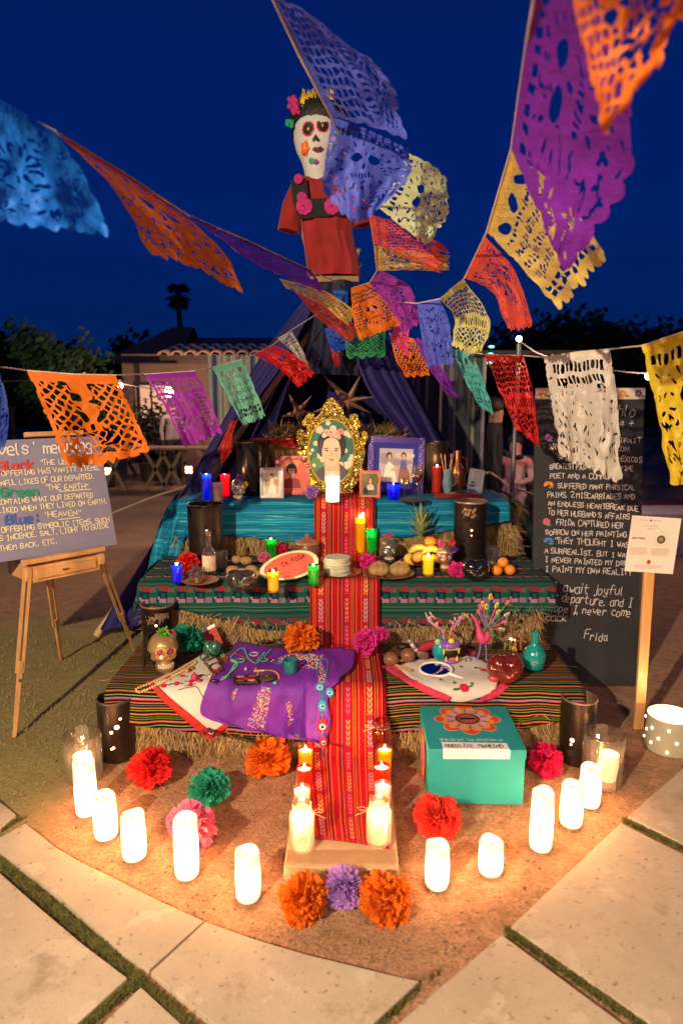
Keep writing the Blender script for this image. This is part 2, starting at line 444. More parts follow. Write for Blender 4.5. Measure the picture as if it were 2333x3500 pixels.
# loose turf left of the altar
tm = MB(); v, f = [], []
for i in range(9000):
    x = -rnd(1.0, 2.6); y = rnd(2.0, 4.4)
    if x > -1.1 - .25 * nz(y * 2, 3) or nz(x * 2.2, y * 2.2, 9) < -.12: continue
    p = Vector((x, y, 0)); h = rnd(.006, .018); q = Vector((rnd(-.003, .003), rnd(-.001, .001), 0)); l = Vector((rnd(-.01, .01), rnd(-.01, .01), h)); j = len(v)
    v += [p - q, p + q, p + l]; f.append((j, j + 1, j + 2))
tm.add(v, f); tag(tm.build('turf', M('turf_blades', (0.26, 0.21, 0.085), 0.9, var=0.4, vscale=20), smooth=False), 'thin yellow-green turf under the easel', 'turf', kind='stuff')
# straw litter, pebbles and clods over the dirt
lm = MB()
for i in range(2600):
    u, v_ = rnd(-50, 2330), rnd(2450, 3300); p = G(u, v_)
    inside = p.y > 1.42 + .05 * abs(p.x)
    if not inside: continue
    s = abs(random.gauss(0, 1)); a = rnd(0, 3.14)
    if random.random() < .55:
        l = rnd(.002, .010) * (1 + s * .3); wd = rnd(.0004, .0010); q = Vector((math.cos(a) * l, math.sin(a) * l, rnd(-.002, .004))); n = Vector((-q.y, q.x, 0)).normalized() * wd
        z = Vector((0, 0, .006 + gz(p.x, p.y))); lm.add([p - q + n + z, p - q - n + z, p + q - n + z, p + q + n + z], [(0, 1, 2, 3)], 0)
    else:
        r = rnd(.0012, .0038) * (1 + .5 * s); lm.ball((p.x, p.y, gz(p.x, p.y) + r * .3), (r, r * rnd(.6, 1), r * .7), 5, 3, 1)
tag(lm.build('litter', [M('straw_bits', (0.48, 0.34, 0.17), 0.8), M('pebble', (0.17, 0.11, 0.07), 0.9)], smooth=False), 'straw bits and pebbles strewn over the dirt', 'litter', kind='stuff')

# ------------------------------------------------------------------ background
BARK = M('bark', (0.06, 0.045, 0.03), 0.9, bmp=0.4)
def tree(label, x, y, h, rad, nleaf, leaf, name='tree', cl=None, lean=0, low=0.35, ls=0.16, group='trees behind the altar'):
    o = thing(name, label, 'tree', (x, y, 0))
    tb = MB(); tips = []
    top = Vector((lean, 0, h * .55)); tb.tube([(0, 0, 0), (lean * .4, .05, h * .3), top], [.04 * h * .6, .03 * h * .6, .02 * h * .6], 8)
    for i in range(9):
        a = rnd(0, 6.28); s = Vector((lean * .5, 0, h * rnd(.28, .55))); e = Vector((math.cos(a) * rad * rnd(.4, .95) + lean, math.sin(a) * rad * rnd(.4, .8), h * rnd(low + .1, .97)))
        m = (s + e) / 2 + Vector((0, 0, h * .06)); tb.tube([s, m, e], [.013 * h, .009 * h, .004 * h], 5); tips += [e, m, (e + m) / 2]
    tb.build('trunk', BARK, o)
    cb = MB(); v, f = [], []
    cs = [(t + Vector((rnd(-.3, .3), rnd(-.3, .3), rnd(-.2, .3))) * rad * .4, rnd(.18, .42) * rad) for t in tips for _ in range(2)]
    for i in range(nleaf):
        c, r = random.choice(cs)
        d = Vector((random.gauss(0, 1), random.gauss(0, 1), random.gauss(0, .8))).normalized() * r * rnd(.45, 1.05)
        p = c + d; n = Vector((random.gauss(0, 1), random.gauss(0, 1), random.gauss(0, 1))).normalized(); a = n.orthogonal().normalized() * rnd(.5, 1.2) * ls; b2 = n.cross(a) * .5
        j = len(v); v += [p - a, p + b2, p + a, p - b2]; f.append((j, j + 1, j + 2, j + 3))
    cb.add(v, f); cb.build('crown', leaf, o, smooth=False)
    return o
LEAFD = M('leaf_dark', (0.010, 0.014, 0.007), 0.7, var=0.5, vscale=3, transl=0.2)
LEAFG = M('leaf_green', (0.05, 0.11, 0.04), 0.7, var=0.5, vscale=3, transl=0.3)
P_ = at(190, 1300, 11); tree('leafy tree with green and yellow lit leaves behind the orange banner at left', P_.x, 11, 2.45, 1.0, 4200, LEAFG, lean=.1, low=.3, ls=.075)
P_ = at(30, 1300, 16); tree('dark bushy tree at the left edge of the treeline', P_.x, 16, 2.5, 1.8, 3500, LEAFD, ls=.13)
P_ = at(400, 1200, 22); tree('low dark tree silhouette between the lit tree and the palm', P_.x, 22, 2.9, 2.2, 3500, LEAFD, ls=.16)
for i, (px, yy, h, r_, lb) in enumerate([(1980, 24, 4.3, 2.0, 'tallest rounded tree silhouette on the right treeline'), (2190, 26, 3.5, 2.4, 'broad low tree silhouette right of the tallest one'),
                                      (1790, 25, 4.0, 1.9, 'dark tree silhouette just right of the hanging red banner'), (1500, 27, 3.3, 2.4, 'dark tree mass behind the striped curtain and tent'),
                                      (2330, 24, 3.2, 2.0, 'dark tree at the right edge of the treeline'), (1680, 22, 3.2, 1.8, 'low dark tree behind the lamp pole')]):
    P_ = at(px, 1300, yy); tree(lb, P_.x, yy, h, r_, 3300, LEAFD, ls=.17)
# palm
P_ = at(617, 1200, 30)
o = thing('palm_tree', 'tall fan palm silhouette against the blue sky left of the tent', 'palm tree', (P_.x, 30, 0))
pz = at(617, 1010, 30).z
tb = MB(); tb.tube([(0, 0, 0), (.05, 0, pz * .5), (0, 0, pz)], [.17, .13, .11], 10); tb.build('trunk', BARK, o)
for i in range(34):
    a = rnd(0, 6.28); el_ = rnd(-1.0, 1.3); fb = MB(); l = rnd(.45, .62); d = Vector((math.cos(a) * math.cos(el_), math.sin(a) * math.cos(el_), math.sin(el_)))
    side = d.cross(Vector((0, 0, 1))).normalized(); upv = side.cross(d); s0 = Vector((0, 0, pz)); c0 = s0 + d * l * .5
    fb.tube([s0, c0], [.025, .015], 4)
    for k in range(11):
        g = -1.25 + 2.5 * k / 10; e_ = c0 + (d * math.cos(g) + side * math.sin(g)) * l * .72 * rnd(.85, 1.1) - Vector((0, 0, .16 * l)); n2 = (side * math.cos(g) - d * math.sin(g)) * .045
        m_ = (c0 + e_) / 2 + Vector((0, 0, .03)); fb.add([c0, m_ + n2, e_, m_ - n2], [(0, 1, 2, 3)])
    fb.build('frond', LEAFD, o, smooth=False)
# far hedge
hb = MB(); v, f = [], []
for i in range(9000):
    x = rnd(-26, 26); z = rnd(0, 2.1 + .5 * nz(x * .4, 1)); p = Vector((x, 30 + rnd(-.8, .8), z)); a = Vector((rnd(-1, 1), rnd(-1, 1), rnd(-1, 1))).normalized(); b2 = a.orthogonal() * .22; a = a * .3
    j = len(v); v += [p - a, p + b2, p + a, p - b2]; f.append((j, j + 1, j + 2, j + 3))
hb.add(v, f); tag(hb.build('hedge', LEAFD, smooth=False), 'dark far hedge running along the horizon', 'hedge', kind='stuff')

# low house at left with clay tile roof
WALLM = M('stucco', (0.26, 0.17, 0.13), 0.9, bmp=.2, var=.15, vscale=2); ROOFM = M('clay_tile', (0.42, 0.27, 0.19), 0.8, var=.35, vscale=3); DARKW = M('dark_wood', (0.03, 0.022, 0.018), 0.6)
HY = 12.5
hx0, hx1 = at(425, 1400, HY).x, at(930, 1400, HY).x; rx0 = at(610, 1400, HY).x
o = thing('house', 'low stucco house with a clay tile eave and lit window behind the purple banner', 'house', ((hx0 + hx1) / 2, HY, 0)); hc_ = (hx0 + hx1) / 2
hw = hx1 - hx0; b = MB(); b.box((0, 1.5, 1.08), (hw, 3.0, 2.16)); b.build('wall', WALLM, o, smooth=False)
rw_ = hx1 - rx0 + .5; rc_ = (rx0 + hx1) / 2 - hc_ + .1
b = MB(); b.box((rc_, 1.1, 2.34), (rw_, 3.4, .10), rot=Matrix.Rotation(R(9), 3, 'X')); b.build('roof_deck', DARKW, o, smooth=False)
b = MB(); x0_, x1_ = hx0 - hc_ - .3, rx0 - hc_ + .05; b.add([(x0_, -.3, 2.0), (x1_, -.3, 2.0), (x1_, 1.4, 2.75), (x0_ + .9, 1.4, 2.75), (x0_, 3.0, 2.0), (x1_, 3.0, 2.0)], [(0, 1, 2, 3), (0, 3, 4), (3, 2, 5, 4), (0, 4, 5, 1)]); b.build('hip_roof', DARKW, o, smooth=False)
tile0 = None
tb = MB(); vs = [(math.cos(math.pi * k / 6) * .095, yy, math.sin(math.pi * k / 6) * .07) for yy in (-.3, .3) for k in range(7)]
tb.add(vs, [(k, k + 1, k + 8, k + 7) for k in range(6)])
n_ = int(rw_ / .22)
for i in range(n_):
    for j in range(3):
        if tile0 is None:
            tile0 = tb.build('tile', ROOFM, o, solid=.015); q = tile0
        else:
            q = tile0.copy(); COL.objects.link(q); q.parent = o
        yy = -.46 + j * .52; q.location = (rc_ - rw_ / 2 + .11 + i * .22, yy, 2.39 + (yy - 1.1) * math.tan(R(9))); q.rotation_euler = (R(9), 0, rnd(-.03, .03))
WINL = Memit('window_glow', (1.0, 0.42, 0.28), 0.30)
wx_ = at(522, 1400, HY).x - hc_; b = MB(); b.box((0, 0, 0), (.62, .03, 1.35)); wp = b.build('window', DARKW, o, loc=(wx_, -.02, 1.0), smooth=False)
for sx_ in (-.15, .15):
    for sz_ in (-.32, .32):
        b = MB(); b.box((sx_, -.022, sz_), (.26, .012, .58)); b.build('pane', WINL, wp, smooth=False)
b = MB(); b.box((at(478, 1400, HY).x - hc_, -.03, 1.05), (.07, .06, 2.1)); b.build('post', DARKW, o, smooth=False)
for px, Yl in ((560, 10.6), (690, 10.9)):  # bare point lights before the house wall, without a fixture
    d = bpy.data.lights.new('house_wall_light', 'POINT'); d.energy = 26; d.color = (1, .55, .42); d.shadow_soft_size = .06; q = bpy.data.objects.new('house_wall_light', d); COL.objects.link(q); q.parent = o; q.location = at(px, 1290, Yl) - Vector((hc_, HY, 0))
# planter row and plants by the house
for px, lb in ((505, 'dark potted shrub by the house wall under the orange banner edge'), (552, 'dark potted shrub beside the standing guest')):
    P_ = G(px, 1660); P_ = Vector((at(px, 1500, 11.6).x, 11.6, 0)); o = thing('potted_shrub', lb, 'plant', P_)
    b = MB(); b.lathe([(.12, 0), (.16, .25), (.17, .3)], 14); b.build('pot', DARKW, o)
    b = MB(); v, f = [], []
    for i in range(500):
        p = Vector((random.gauss(0, .16), random.gauss(0, .16), .3 + abs(random.gauss(.45, .25)))); a = Vector((rnd(-1, 1), rnd(-1, 1), rnd(-1, 1))).normalized(); b2 = a.orthogonal() * .02; a *= .06; j = len(v)
        v += [p - a, p + b2, p + a, p - b2]; f.append((j, j + 1, j + 2, j + 3))
    b.add(v, f); b.build('foliage', LEAFD, o, smooth=False)
# striped curtains
def stripe_mat(name, stops, per, trans=0.0):
    m, t, o = newmat(name); uv = t.nodes.new('ShaderNodeUVMap'); s = t.nodes.new('ShaderNodeSeparateXYZ'); L(t, uv.outputs[0], s.inputs[0])
    x = (E(t, s.outputs['X']) / per).fract(); c = stops[0][1]; cs = None
    for p0, col in stops:
        cs = mix(t, x.gt(p0), cs if cs is not None else stops[0][1], col)
    n = tnoise(t, 60, 3); cs = mix(t, n * .5, cs, (0.02, 0.02, 0.02), 'MIX')
    principled(t, o, cs, 0.9, spec=.1, transl=trans); return m
GREYC = stripe_mat('grey_striped_canvas', [(0, (.09, .10, .12)), (.16, (.42, .44, .22)), (.27, (.085, .095, .115)), (.46, (.26, .23, .28)), (.58, (.09, .10, .12))], .262)
BLUEC = stripe_mat('pale_striped_canvas', [(0, (.50, .48, .42)), (.12, (.12, .16, .36)), (.24, (.55, .53, .46)), (.5, (.40, .40, .34)), (.58, (.55, .53, .48)), (.8, (.14, .18, .34)), (.88, (.5, .48, .42))], .34)
def curtain(label, pxa, pxb, Y, z0, z1, m, amp=.03, waves=9):
    xa, xb = at(pxa, 1450, Y).x, at(pxb, 1450, Y).x; b = MB(); nu = 72
    P = [[Vector((xa + (xb - xa) * i / nu, Y + amp * math.sin(i / nu * waves * 6.28 + .6 * math.sin(j)) * (.6 + .4 * j / 6), z1 + (z0 - z1) * j / 6)) for i in range(nu + 1)] for j in range(7)]
    b.grid(P, uvs=[[((xb - xa) * i / nu, j) for i in range(nu + 1)] for j in range(7)])
    return tag(b.build('striped_curtain', m, sharp=80), label, 'curtain')
ca = curtain('pale blue and cream striped curtain hanging left of the tent', 716, 890, 6.2, 0.0, at(800, 1215, 6.2).z, BLUEC, .035, 7)
cb_ = curtain('dark grey curtain with yellow-green stripes hanging right of the tent', 1370, 1655, 5.6, 0.0, at(1500, 1222, 5.6).z, GREYC, .02, 6)
b = MB(); b.tube([at(1360, 1214, 5.6), at(1670, 1214, 5.6)], .012, 6); tag(b.build('curtain_rail', DARKW), 'thin dark rail carrying the grey striped curtain', 'rail')
# people far behind (blurred, a few pixels): one skinned body each
def person(label, x, y, h, pose, shirt, trousers, hair, rz=0.0):
    o = thing('person', label, 'person', (x, y, 0), rz)
    s = h / 1.7
    J = {'pel': (0, 0, .95), 'ch': (0, 0, 1.28), 'nk': (0, 0, 1.44), 'hd': (0, -.01, 1.53), 'ht': (0, -.01, 1.64), 'sl': (-.17, 0, 1.38), 'sr': (.17, 0, 1.38),
         'el': (-.24, -.02, 1.12), 'er': (.24, -.02, 1.12), 'wl': (-.24, -.1, .88), 'wr': (.2, -.22, 1.05), 'hl': (-.24, -.13, .80), 'hr': (.15, -.29, 1.08), 'kl': (-.10, -.02, .5), 'kr': (.12, .02, .5),
         'al': (-.1, .02, .09), 'ar': (.14, .06, .09), 'tl': (-.1, -.12, .03), 'tr': (.14, -.09, .03), 'pl': (-.09, 0, .9), 'pr': (.09, 0, .9)}
    J.update(pose); rad = dict(pel=.13, ch=.14, nk=.055, hd=.085, ht=.08, sl=.06, sr=.06, el=.042, er=.042, wl=.03, wr=.03, hl=.035, hr=.035, kl=.06, kr=.06, al=.042, ar=.042, tl=.03, tr=.03, pl=.09, pr=.09)
    names = list(J); idx = {k: i for i, k in enumerate(names)}
    ed = [('pel', 'ch'), ('ch', 'nk'), ('nk', 'hd'), ('hd', 'ht'), ('ch', 'sl'), ('sl', 'el'), ('el', 'wl'), ('wl', 'hl'), ('ch', 'sr'), ('sr', 'er'), ('er', 'wr'), ('wr', 'hr'), ('pel', 'pl'), ('pl', 'kl'), ('kl', 'al'), ('al', 'tl'), ('pel', 'pr'), ('pr', 'kr'), ('kr', 'ar'), ('ar', 'tr')]
    me = bpy.data.meshes.new('body'); me.from_pydata([Vector(J[k]) * s for k in names], [(idx[a], idx[b]) for a, b in ed], [])
    bo = bpy.data.objects.new('body', me); COL.objects.link(bo); bo.parent = o
    md = bo.modifiers.new('s', 'SKIN'); 
    if not me.skin_vertices: me.skin_vertices.new() if hasattr(me.skin_vertices, 'new') else None
    if me.skin_vertices:
        for i, k in enumerate(names):
            me.skin_vertices[0].data[i].radius = (rad[k] * s, rad[k] * s * (.75 if k in ('pel', 'ch') else 1)); me.skin_vertices[0].data[i].use_root = (k == 'pel')
    m2 = bo.modifiers.new('d', 'SUBSURF'); m2.levels = m2.render_levels = 1
    mm, t, out = newmat('clothes'); tcn = t.nodes.new('ShaderNodeTexCoord'); sp_ = t.nodes.new('ShaderNodeSeparateXYZ'); L(t, tcn.outputs['Object'], sp_.inputs[0]); z = E(t, sp_.outputs['Z'])
    c = mix(t, z.gt(.93 * s), trousers, shirt); c = mix(t, z.gt(1.44 * s), c, (.38, .22, .15)); c = mix(t, z.lt(.08), c, (.03, .02, .02))
    principled(t, out, c, .85); me.materials.append(mm)
    b = MB(); b.ball((0, .015 * s, 1.61 * s), (.1 * s, .105 * s, .1 * s), 12, 8); b.build('hair', M('hair_dark', (.02, .014, .01), .6), o)
    return o
Y_ = 11; P_ = at(588, 1440, Y_)
person('guest in a white shirt and dark trousers standing with arm bent behind the purple banner', P_.x, Y_, 1.36, {'hr': (.26, -.2, .98), 'wr': (.25, -.12, 1.0)}, (.26, .22, .22), (.02, .02, .02), 0, rz=.6)
Y_ = 6.9; P_ = at(1765, 1440, Y_)
person('seated guest in a pink top beside the metal pole', P_.x, Y_, 1.4, {'kl': (-.12, -.42, .5), 'kr': (.12, -.42, .5), 'al': (-.12, -.42, .09), 'ar': (.12, -.4, .09), 'tl': (-.12, -.56, .03), 'tr': (.12, -.54, .03), 'pel': (0, 0, .55), 'pl': (-.09, -.03, .52), 'pr': (.09, -.03, .52),
       'ch': (0, 0, .9), 'nk': (0, 0, 1.06), 'hd': (0, -.02, 1.15), 'ht': (0, -.02, 1.27), 'sl': (-.17, 0, 1.0), 'sr': (.17, 0, 1.0), 'el': (-.22, -.1, .78), 'er': (.22, -.1, .78), 'wl': (-.1, -.3, .75), 'wr': (.1, -.3, .75), 'hl': (-.05, -.38, .78), 'hr': (.05, -.38, .78)}, (.75, .3, .28), (.5, .3, .3), 0, rz=-.4)
Y_ = 6.2; P_ = at(1690, 1450, Y_)
person('guest in black with a dark hat standing right of the striped curtain', P_.x, Y_, 1.45, {}, (.02, .02, .025), (.02, .02, .02), 0, rz=1.2)
for o_ in [x for x in COL.objects if x.name.startswith('person')][1:2]:
    for ch in o_.children:
        if ch.name.startswith('hair'): ch.location = (0, 0, -.31)
b = MB(); b.box((0, 0, .42), (.5, .5, .05)); 
for a_ in (-.2, .2):
    for c_ in (-.2, .2): b.box((a_, c_, .2), (.04, .04, .4))
b.box((0, .24, .62), (.5, .04, .45)); q = b.build('chair', DARKW, loc=(at(1765, 1440, 6.9).x + .02, 6.95, 0), smooth=False); q.rotation_euler = (0, 0, -.4); tag(q, 'dark chair under the seated guest in pink', 'chair')
# folding tables with crossed legs at left
XW = M('pale_wood', (.20, .13, .08), .7)
for px, lb in ((655, 'wooden table with crossed legs behind the purple banner'), (455, 'wooden table with crossed legs under the orange banner')):
    Y_ = 10.4; P_ = at(px, 1500, Y_); o = thing('trestle_table', lb, 'table', (P_.x, Y_, 0))
    b = MB(); b.box((0, 0, .66), (.9, .45, .03)); b.build('tabletop', XW, o, smooth=False)
    for sx_ in (-.32, .32):
        for an in (-.5, .5):
            b = MB(); b.box((sx_, 0, .33), (.05, .04, .74), rot=Matrix.Rotation(an, 3, 'Y')); b.build('leg', XW, o, smooth=False)
# string-light bulbs and their cable
BULB = Memit('bulb_glow', (1.0, 0.72, 0.5), 14)
BULBD = Memit('bulb_small', (1.0, 0.66, 0.42), 25)
def cable(label, pts, r=.006, m=None, name='light_cable', cat='cable'):
    b = MB(); P = [np.array(p) for p in pts]; b.tube([Vector(catmull(P, i / 30)) for i in range(31)], r, 5); return tag(b.build(name, m or DARKW), label, cat)
cable('thin dark festoon cable behind the left banners', [at(-200, 1310, 6.9), at(290, 1300, 6.9), at(577, 1340, 6.9), at(840, 1385, 6.9)])
cable('thin dark festoon cable behind the white banner at right', [at(1774, 1168, 5.2), at(1885, 1222, 5.6), at(2213, 1276, 6.0), at(2600, 1240, 6.4)])
def bulb(px, py, Y, label, r=.022, m=None):
    P = at(px, py, Y); o = thing('light_bulb', label, 'light bulb', P); b = MB(); b.ball((0, 0, 0), (r, r, r * 1.2), 12, 8); b.build('glass_bulb', m or BULB, o)
    b = MB(); b.lathe([(r * .5, r), (r * .5, r * 2.2)], 8); b.build('socket', DARKW, o)
    d = bpy.data.lights.new('bulb_light', 'POINT'); d.energy = 14; d.color = (1, .60, .42); d.shadow_soft_size = .05; q = bpy.data.objects.new('bulb_light', d); COL.objects.link(q); q.parent = o; q.location = (0, -.08, -.05)
bulb(290, 1296, 6.9, 'glowing festoon bulb shining through the left orange banner', .03); bulb(412, 1318, 6.9, 'glowing festoon bulb at the right edge of the big orange banner', .026)
bulb(577, 1340, 6.9, 'glowing festoon bulb shining through the purple banner', .045); bulb(1885, 1232, 5.6, 'glowing festoon bulb behind the white banner'); bulb(2213, 1285, 6.0, 'glowing festoon bulb between the white and yellow banners', .026)
# metal lamp pole at right
pb, pt = at(1742, 1800, 5.2), at(1772, 1165, 5.2)
o = thing('lamp_pole', 'slim metal pole topped by a bare glowing lamp behind the red banner', 'lamp pole', (pb.x, 5.2, 0))
b = MB(); b.tube([(0, 0, 0), (pt.x - pb.x, 0, pt.z - .02)], .016, 10); b.build('pole', M('dull_steel', (.35, .34, .33), .45, .6), o)
b = MB(); b.ball((pt.x - pb.x, 0, pt.z + .015), .022, 12, 8); b.build('lamp', BULB, o)
# low light boxes on the ground at left, white bench, cloth heaps, rope barrier at right
for px, py, Y_, lb in ((375, 1605, 10.8, 'small glowing paper lantern on the ground by the easel board'), (648, 1600, 11.0, 'small glowing paper lantern on the ground by the tent edge')):
    P_ = at(px, py, Y_); o = thing('ground_lantern', lb, 'lantern', (P_.x, Y_, 0)); zt = max(.12, P_.z)
    b = MB(); b.box((0, 0, zt * .5), (.11, .11, zt)); b.build('stand', DARKW, o, smooth=False)
    for dx in (-.03, .03):
        for dz in (.03, .09): b = MB(); b.box((dx, -.058, zt - .02 + dz - .06), (.045, .008, .045)); b.build('pane', Memit('lantern_pane', (1.0, .6, .3), 5), o, smooth=False)
P_ = at(2270, 1700, 6.2)
b = MB(); b.box((0, 0, .2), (1.9, .5, .4)); tag(b.build('bench', M('white_paint', (.5, .46, .42), .6), loc=(at(2330, 1700, 6.4).x, 6.4, 0), bevel=.03), 'low whitewashed bench behind the blackboard at right', 'bench')
b = MB(); b.box((0, 0, .22), (1.7, .4, .3)); 
tag(b.build('flower_bed', M('red_flowers', (.12, .02, .03), .9, bmp=1, bscale=30), loc=(at(2280, 1650, 7.1).x, 7.1, 0), bevel=.1), 'dark red flower bed behind the white bench', 'flower bed')
ROPE = M('rope', (.42, .32, .22), .9, bmp=.5, bscale=300)
cable('thin tan rope barrier sloping up towards the tent at left', [at(330, 1775, 5.2), at(520, 1700, 5.4), at(650, 1655, 5.6), at(720, 1600, 5.7)], .008, ROPE, 'rope', 'rope')
cable('tan rope barrier running right from the grey curtain past the pole', [at(1640, 1640, 5.3), at(1672, 1615, 5.3), at(1740, 1660, 5.3), at(1850, 1700, 5.3)], .008, ROPE, 'rope', 'rope')
b = MB(); b.tube([Vector((at(1674, 1620, 5.3).x, 5.3, 0)), at(1674, 1612, 5.3)], .01, 6); tag(b.build('barrier_post', DARKW), 'thin dark post holding the rope beside the grey curtain', 'post')
for i, (px, py, sx_, lb) in enumerate([(1800, 1690, .3, 'crumpled pale sack on the ground behind the metal pole')]):
    P_ = G(px, 1760); b = MB(); b.ball((0, 0, .16), (.24, .3, .22), 20, 12, fn=lambda u: 1 + .35 * nz(u.x * 2, u.y * 2, u.z * 2)); tag(b.build('sack', M('burlap', (.38, .27, .2), .9, bmp=.5), loc=(at(px, 1690, 5.6).x, 5.6, 0)), lb, 'sack')
# awning rafters and dim teal lights behind curtain right
b = MB(); b.box((0, 0, 0), (1.6, .1, .04)); tag(b.build('awning_beam', DARKW, loc=at(1760, 1205, 7.2), smooth=False), 'dark awning beam behind the red banner at right', 'beam')
b = MB(); b.box((at(1760, 1205, 7.2).x + .78, 7.2, .9), (.06, .06, 2.0)); tag(b.build('awning_post', DARKW, smooth=False), 'dark post carrying the awning beam at right', 'post')
for px, py, lb in ((1678, 1185, 'small cyan light left of the lamp pole, upper one'), (1675, 1210, 'small cyan light left of the lamp pole, lower one'), (1672, 1240, 'small cyan light behind the edge of the red banner')):
    b = MB(); b.ball((0, 0, 0), (.03, .02, .012), 8, 6); tag(b.build('cyan_light', Memit('cyan', (.05, .7, .8), 2.5), loc=at(px, py, 7.0)), lb, 'light')

# ------------------------------------------------------------------ tent of poles and purple cloth
PURP = M('purple_cloth', (.024, .017, .145), .8, var=.3, vscale=4, bmp=.15, bscale=400)
AP = Vector((.0, 4.5, 2.16))
tent = thing('draped_tent', 'wooden pole tent draped in deep purple cloth behind the altar', 'tent', (0, 4.5, 0))
LF, RF = G(330, 2172), G(1860, 2120)
TO = Vector((0, 4.5, 0))
POLE = M('tent_pole', (.50, .34, .17), .7, stretch=(1, 1, .1))
for a, bb in ((LF, Vector((.12, 4.62, 2.32))), (RF, Vector((-.10, 4.6, 2.34))), (Vector((-.8, 6.0, 0)), Vector((.1, 4.4, 2.36))), (Vector((.9, 6.0, 0)), Vector((-.08, 4.42, 2.30)))):
    b = MB(); b.tube([a - TO, bb - TO], [.024, .02], 10); b.build('pole', POLE, tent)
def fold(k, amp): return lambda u, v, p: Vector((math.sin(u * k + 2 * v) * amp * .5, math.sin(u * k * 1.0 + 3.0 * v + 1.5 * math.sin(v * 4 + u * 5)) * amp, 0)) * min(1, .15 + v * 1.6)
def cloth(name, rows, nu, nv, m, parent, fn=None, solid=.0, off=TO, sharp=80):
    P, UV = patch(rows, nu, nv, fn); b = MB(); b.grid([[p - off for p in r] for r in P], uvs=UV)
    return b.build(name, m, parent, sharp=sharp, solid=solid)
apl, apr = Vector((-.17, 4.40, 2.10)), Vector((.13, 4.40, 2.10))
# back cloth: from the left pole round the back to the right pole
cloth('back_cloth', [[apl, Vector((-.06, 4.62, 2.12)), Vector((.05, 4.62, 2.12)), apr],
      [Vector((-.78, 4.42, 1.25)), Vector((-.4, 5.0, 1.25)), Vector((.4, 5.0, 1.25)), Vector((.63, 4.42, 1.25))],
      [Vector((-1.5, 4.22, .10)), Vector((-.7, 5.3, .02)), Vector((.7, 5.3, .02)), Vector((1.40, 4.25, .12))]], 120, 26, PURP, tent, fold(75, .03))
cloth('left_cloth', [[apl + Vector((-.01, -.03, .02)), Vector((-.12, 4.30, 2.10))], [at(868, 1250, 4.25), at(950, 1260, 4.12)], [at(640, 1655, 4.12), at(735, 1570, 3.98), ], [at(334, 2155, 4.02), at(600, 2120, 3.92)]], 46, 40, PURP, tent, fold(26, .018))
cloth('right_cloth', [[Vector((.02, 4.30, 2.10)), apr + Vector((.02, -.03, .02))], [at(1235, 1290, 4.12), at(1352, 1225, 4.3)], [at(1370, 1490, 4.0), at(1535, 1560, 4.2)], [at(1480, 1640, 4.0), at(1840, 2120, 4.12)]], 46, 40, PURP, tent, fold(30, .022))
cloth('crossing_cloth', [[Vector((-.15, 4.33, 2.13)), Vector((0, 4.25, 2.16)), Vector((.14, 4.33, 2.13))], [Vector((-.2, 4.34, 1.9)), Vector((0, 4.24, 1.92)), Vector((.24, 4.34, 1.9))], [Vector((-.26, 4.4, 1.62)), Vector((0, 4.32, 1.6)), Vector((.34, 4.4, 1.60))]], 40, 14, M('navy_cloth', (.007, .008, .040), .7, var=.3), tent, fold(30, .02))
# ------------------------------------------------------------------ skeleton-faced figure above the tent
FY = 4.42
def W_(px, py, dy=0.0): return at(px, py, FY + dy)
fo = Vector((W_(1120, 960).x, FY, W_(1120, 960).z))
fig = thing('calaca_figure', 'skull-faced effigy in a red embroidered blouse above the tent', 'effigy', fo)
RED = M('red_blouse', (.30, .012, .016), .8, var=.3, vscale=6, bmp=.2, bscale=200, sheen=.2)
BLK = M('black_trim', (.012, .012, .014), .8); PNKF = M('pink_embroidery', (.50, .03, .20), .85, var=.4, vscale=60, bmp=.5); 
def wl(px, py, dy=0.0): return W_(px, py, dy) - fo
b = MB(); secs = [(945, 1055, 1232, .10), (900, 1048, 1228, .105), (800, 1030, 1205, .11), (735, 1018, 1205, .115), (690, 1010, 1222, .11), (650, 994, 1232, .10), (622, 1000, 1226, .08), (606, 1030, 1190, .05)]
ring = []; n = 40
for (py, xa, xb, dp) in secs:
    a, c_ = wl(xa, py), wl(xb, py); cx_, rx = (a.x + c_.x) / 2, (c_.x - a.x) / 2
    ring.append([Vector((cx_ + rx * (1 + .05 * math.sin(6 * q + py * .013) + .02 * math.sin(13 * q + py * .05)) * math.copysign(abs(math.cos(q)) ** .8, math.cos(q)), dp * math.sin(q) * (1 + .12 * math.sin(11 * q + py * .02) + .05 * math.sin(19 * q)), a.z)) for q in [2 * math.pi * k / n for k in range(n)]])
b.add([p for r in ring for p in r], [(j * n + i, (j + 1) * n + i, (j + 1) * n + (i + 1) % n, j * n + (i + 1) % n) for j in range(len(ring) - 1) for i in range(n)] + [tuple(range((len(ring) - 1) * n, len(ring) * n))])
b.build('blouse', RED, fig)
for sgn, pts in ((-1, [(1022, 645), (1000, 700), (987, 790)]), (1, [(1205, 645), (1230, 700), (1243, 770)])):
    b = MB(); PP = [wl(*p) for p in pts]; b.tube([PP[0], PP[1], PP[2]], [.050, .058, .066], 18, caps=False); b.build('sleeve', RED, fig, solid=.008)
def plate(name, poly, dy, m, th=.006):     # thin piece of cloth on the front of the blouse, following px outline
    b = MB(); P = [wl(x, y, -dy) for x, y in poly]; k = len(P)
    b.add(P + [p + Vector((0, th, 0)) for p in P], [tuple(reversed(range(k))), tuple(range(k, 2 * k))] + [(i, (i + 1) % k, k + (i + 1) % k, k + i) for i in range(k)])
    return b.build(name, m, fig, smooth=False)
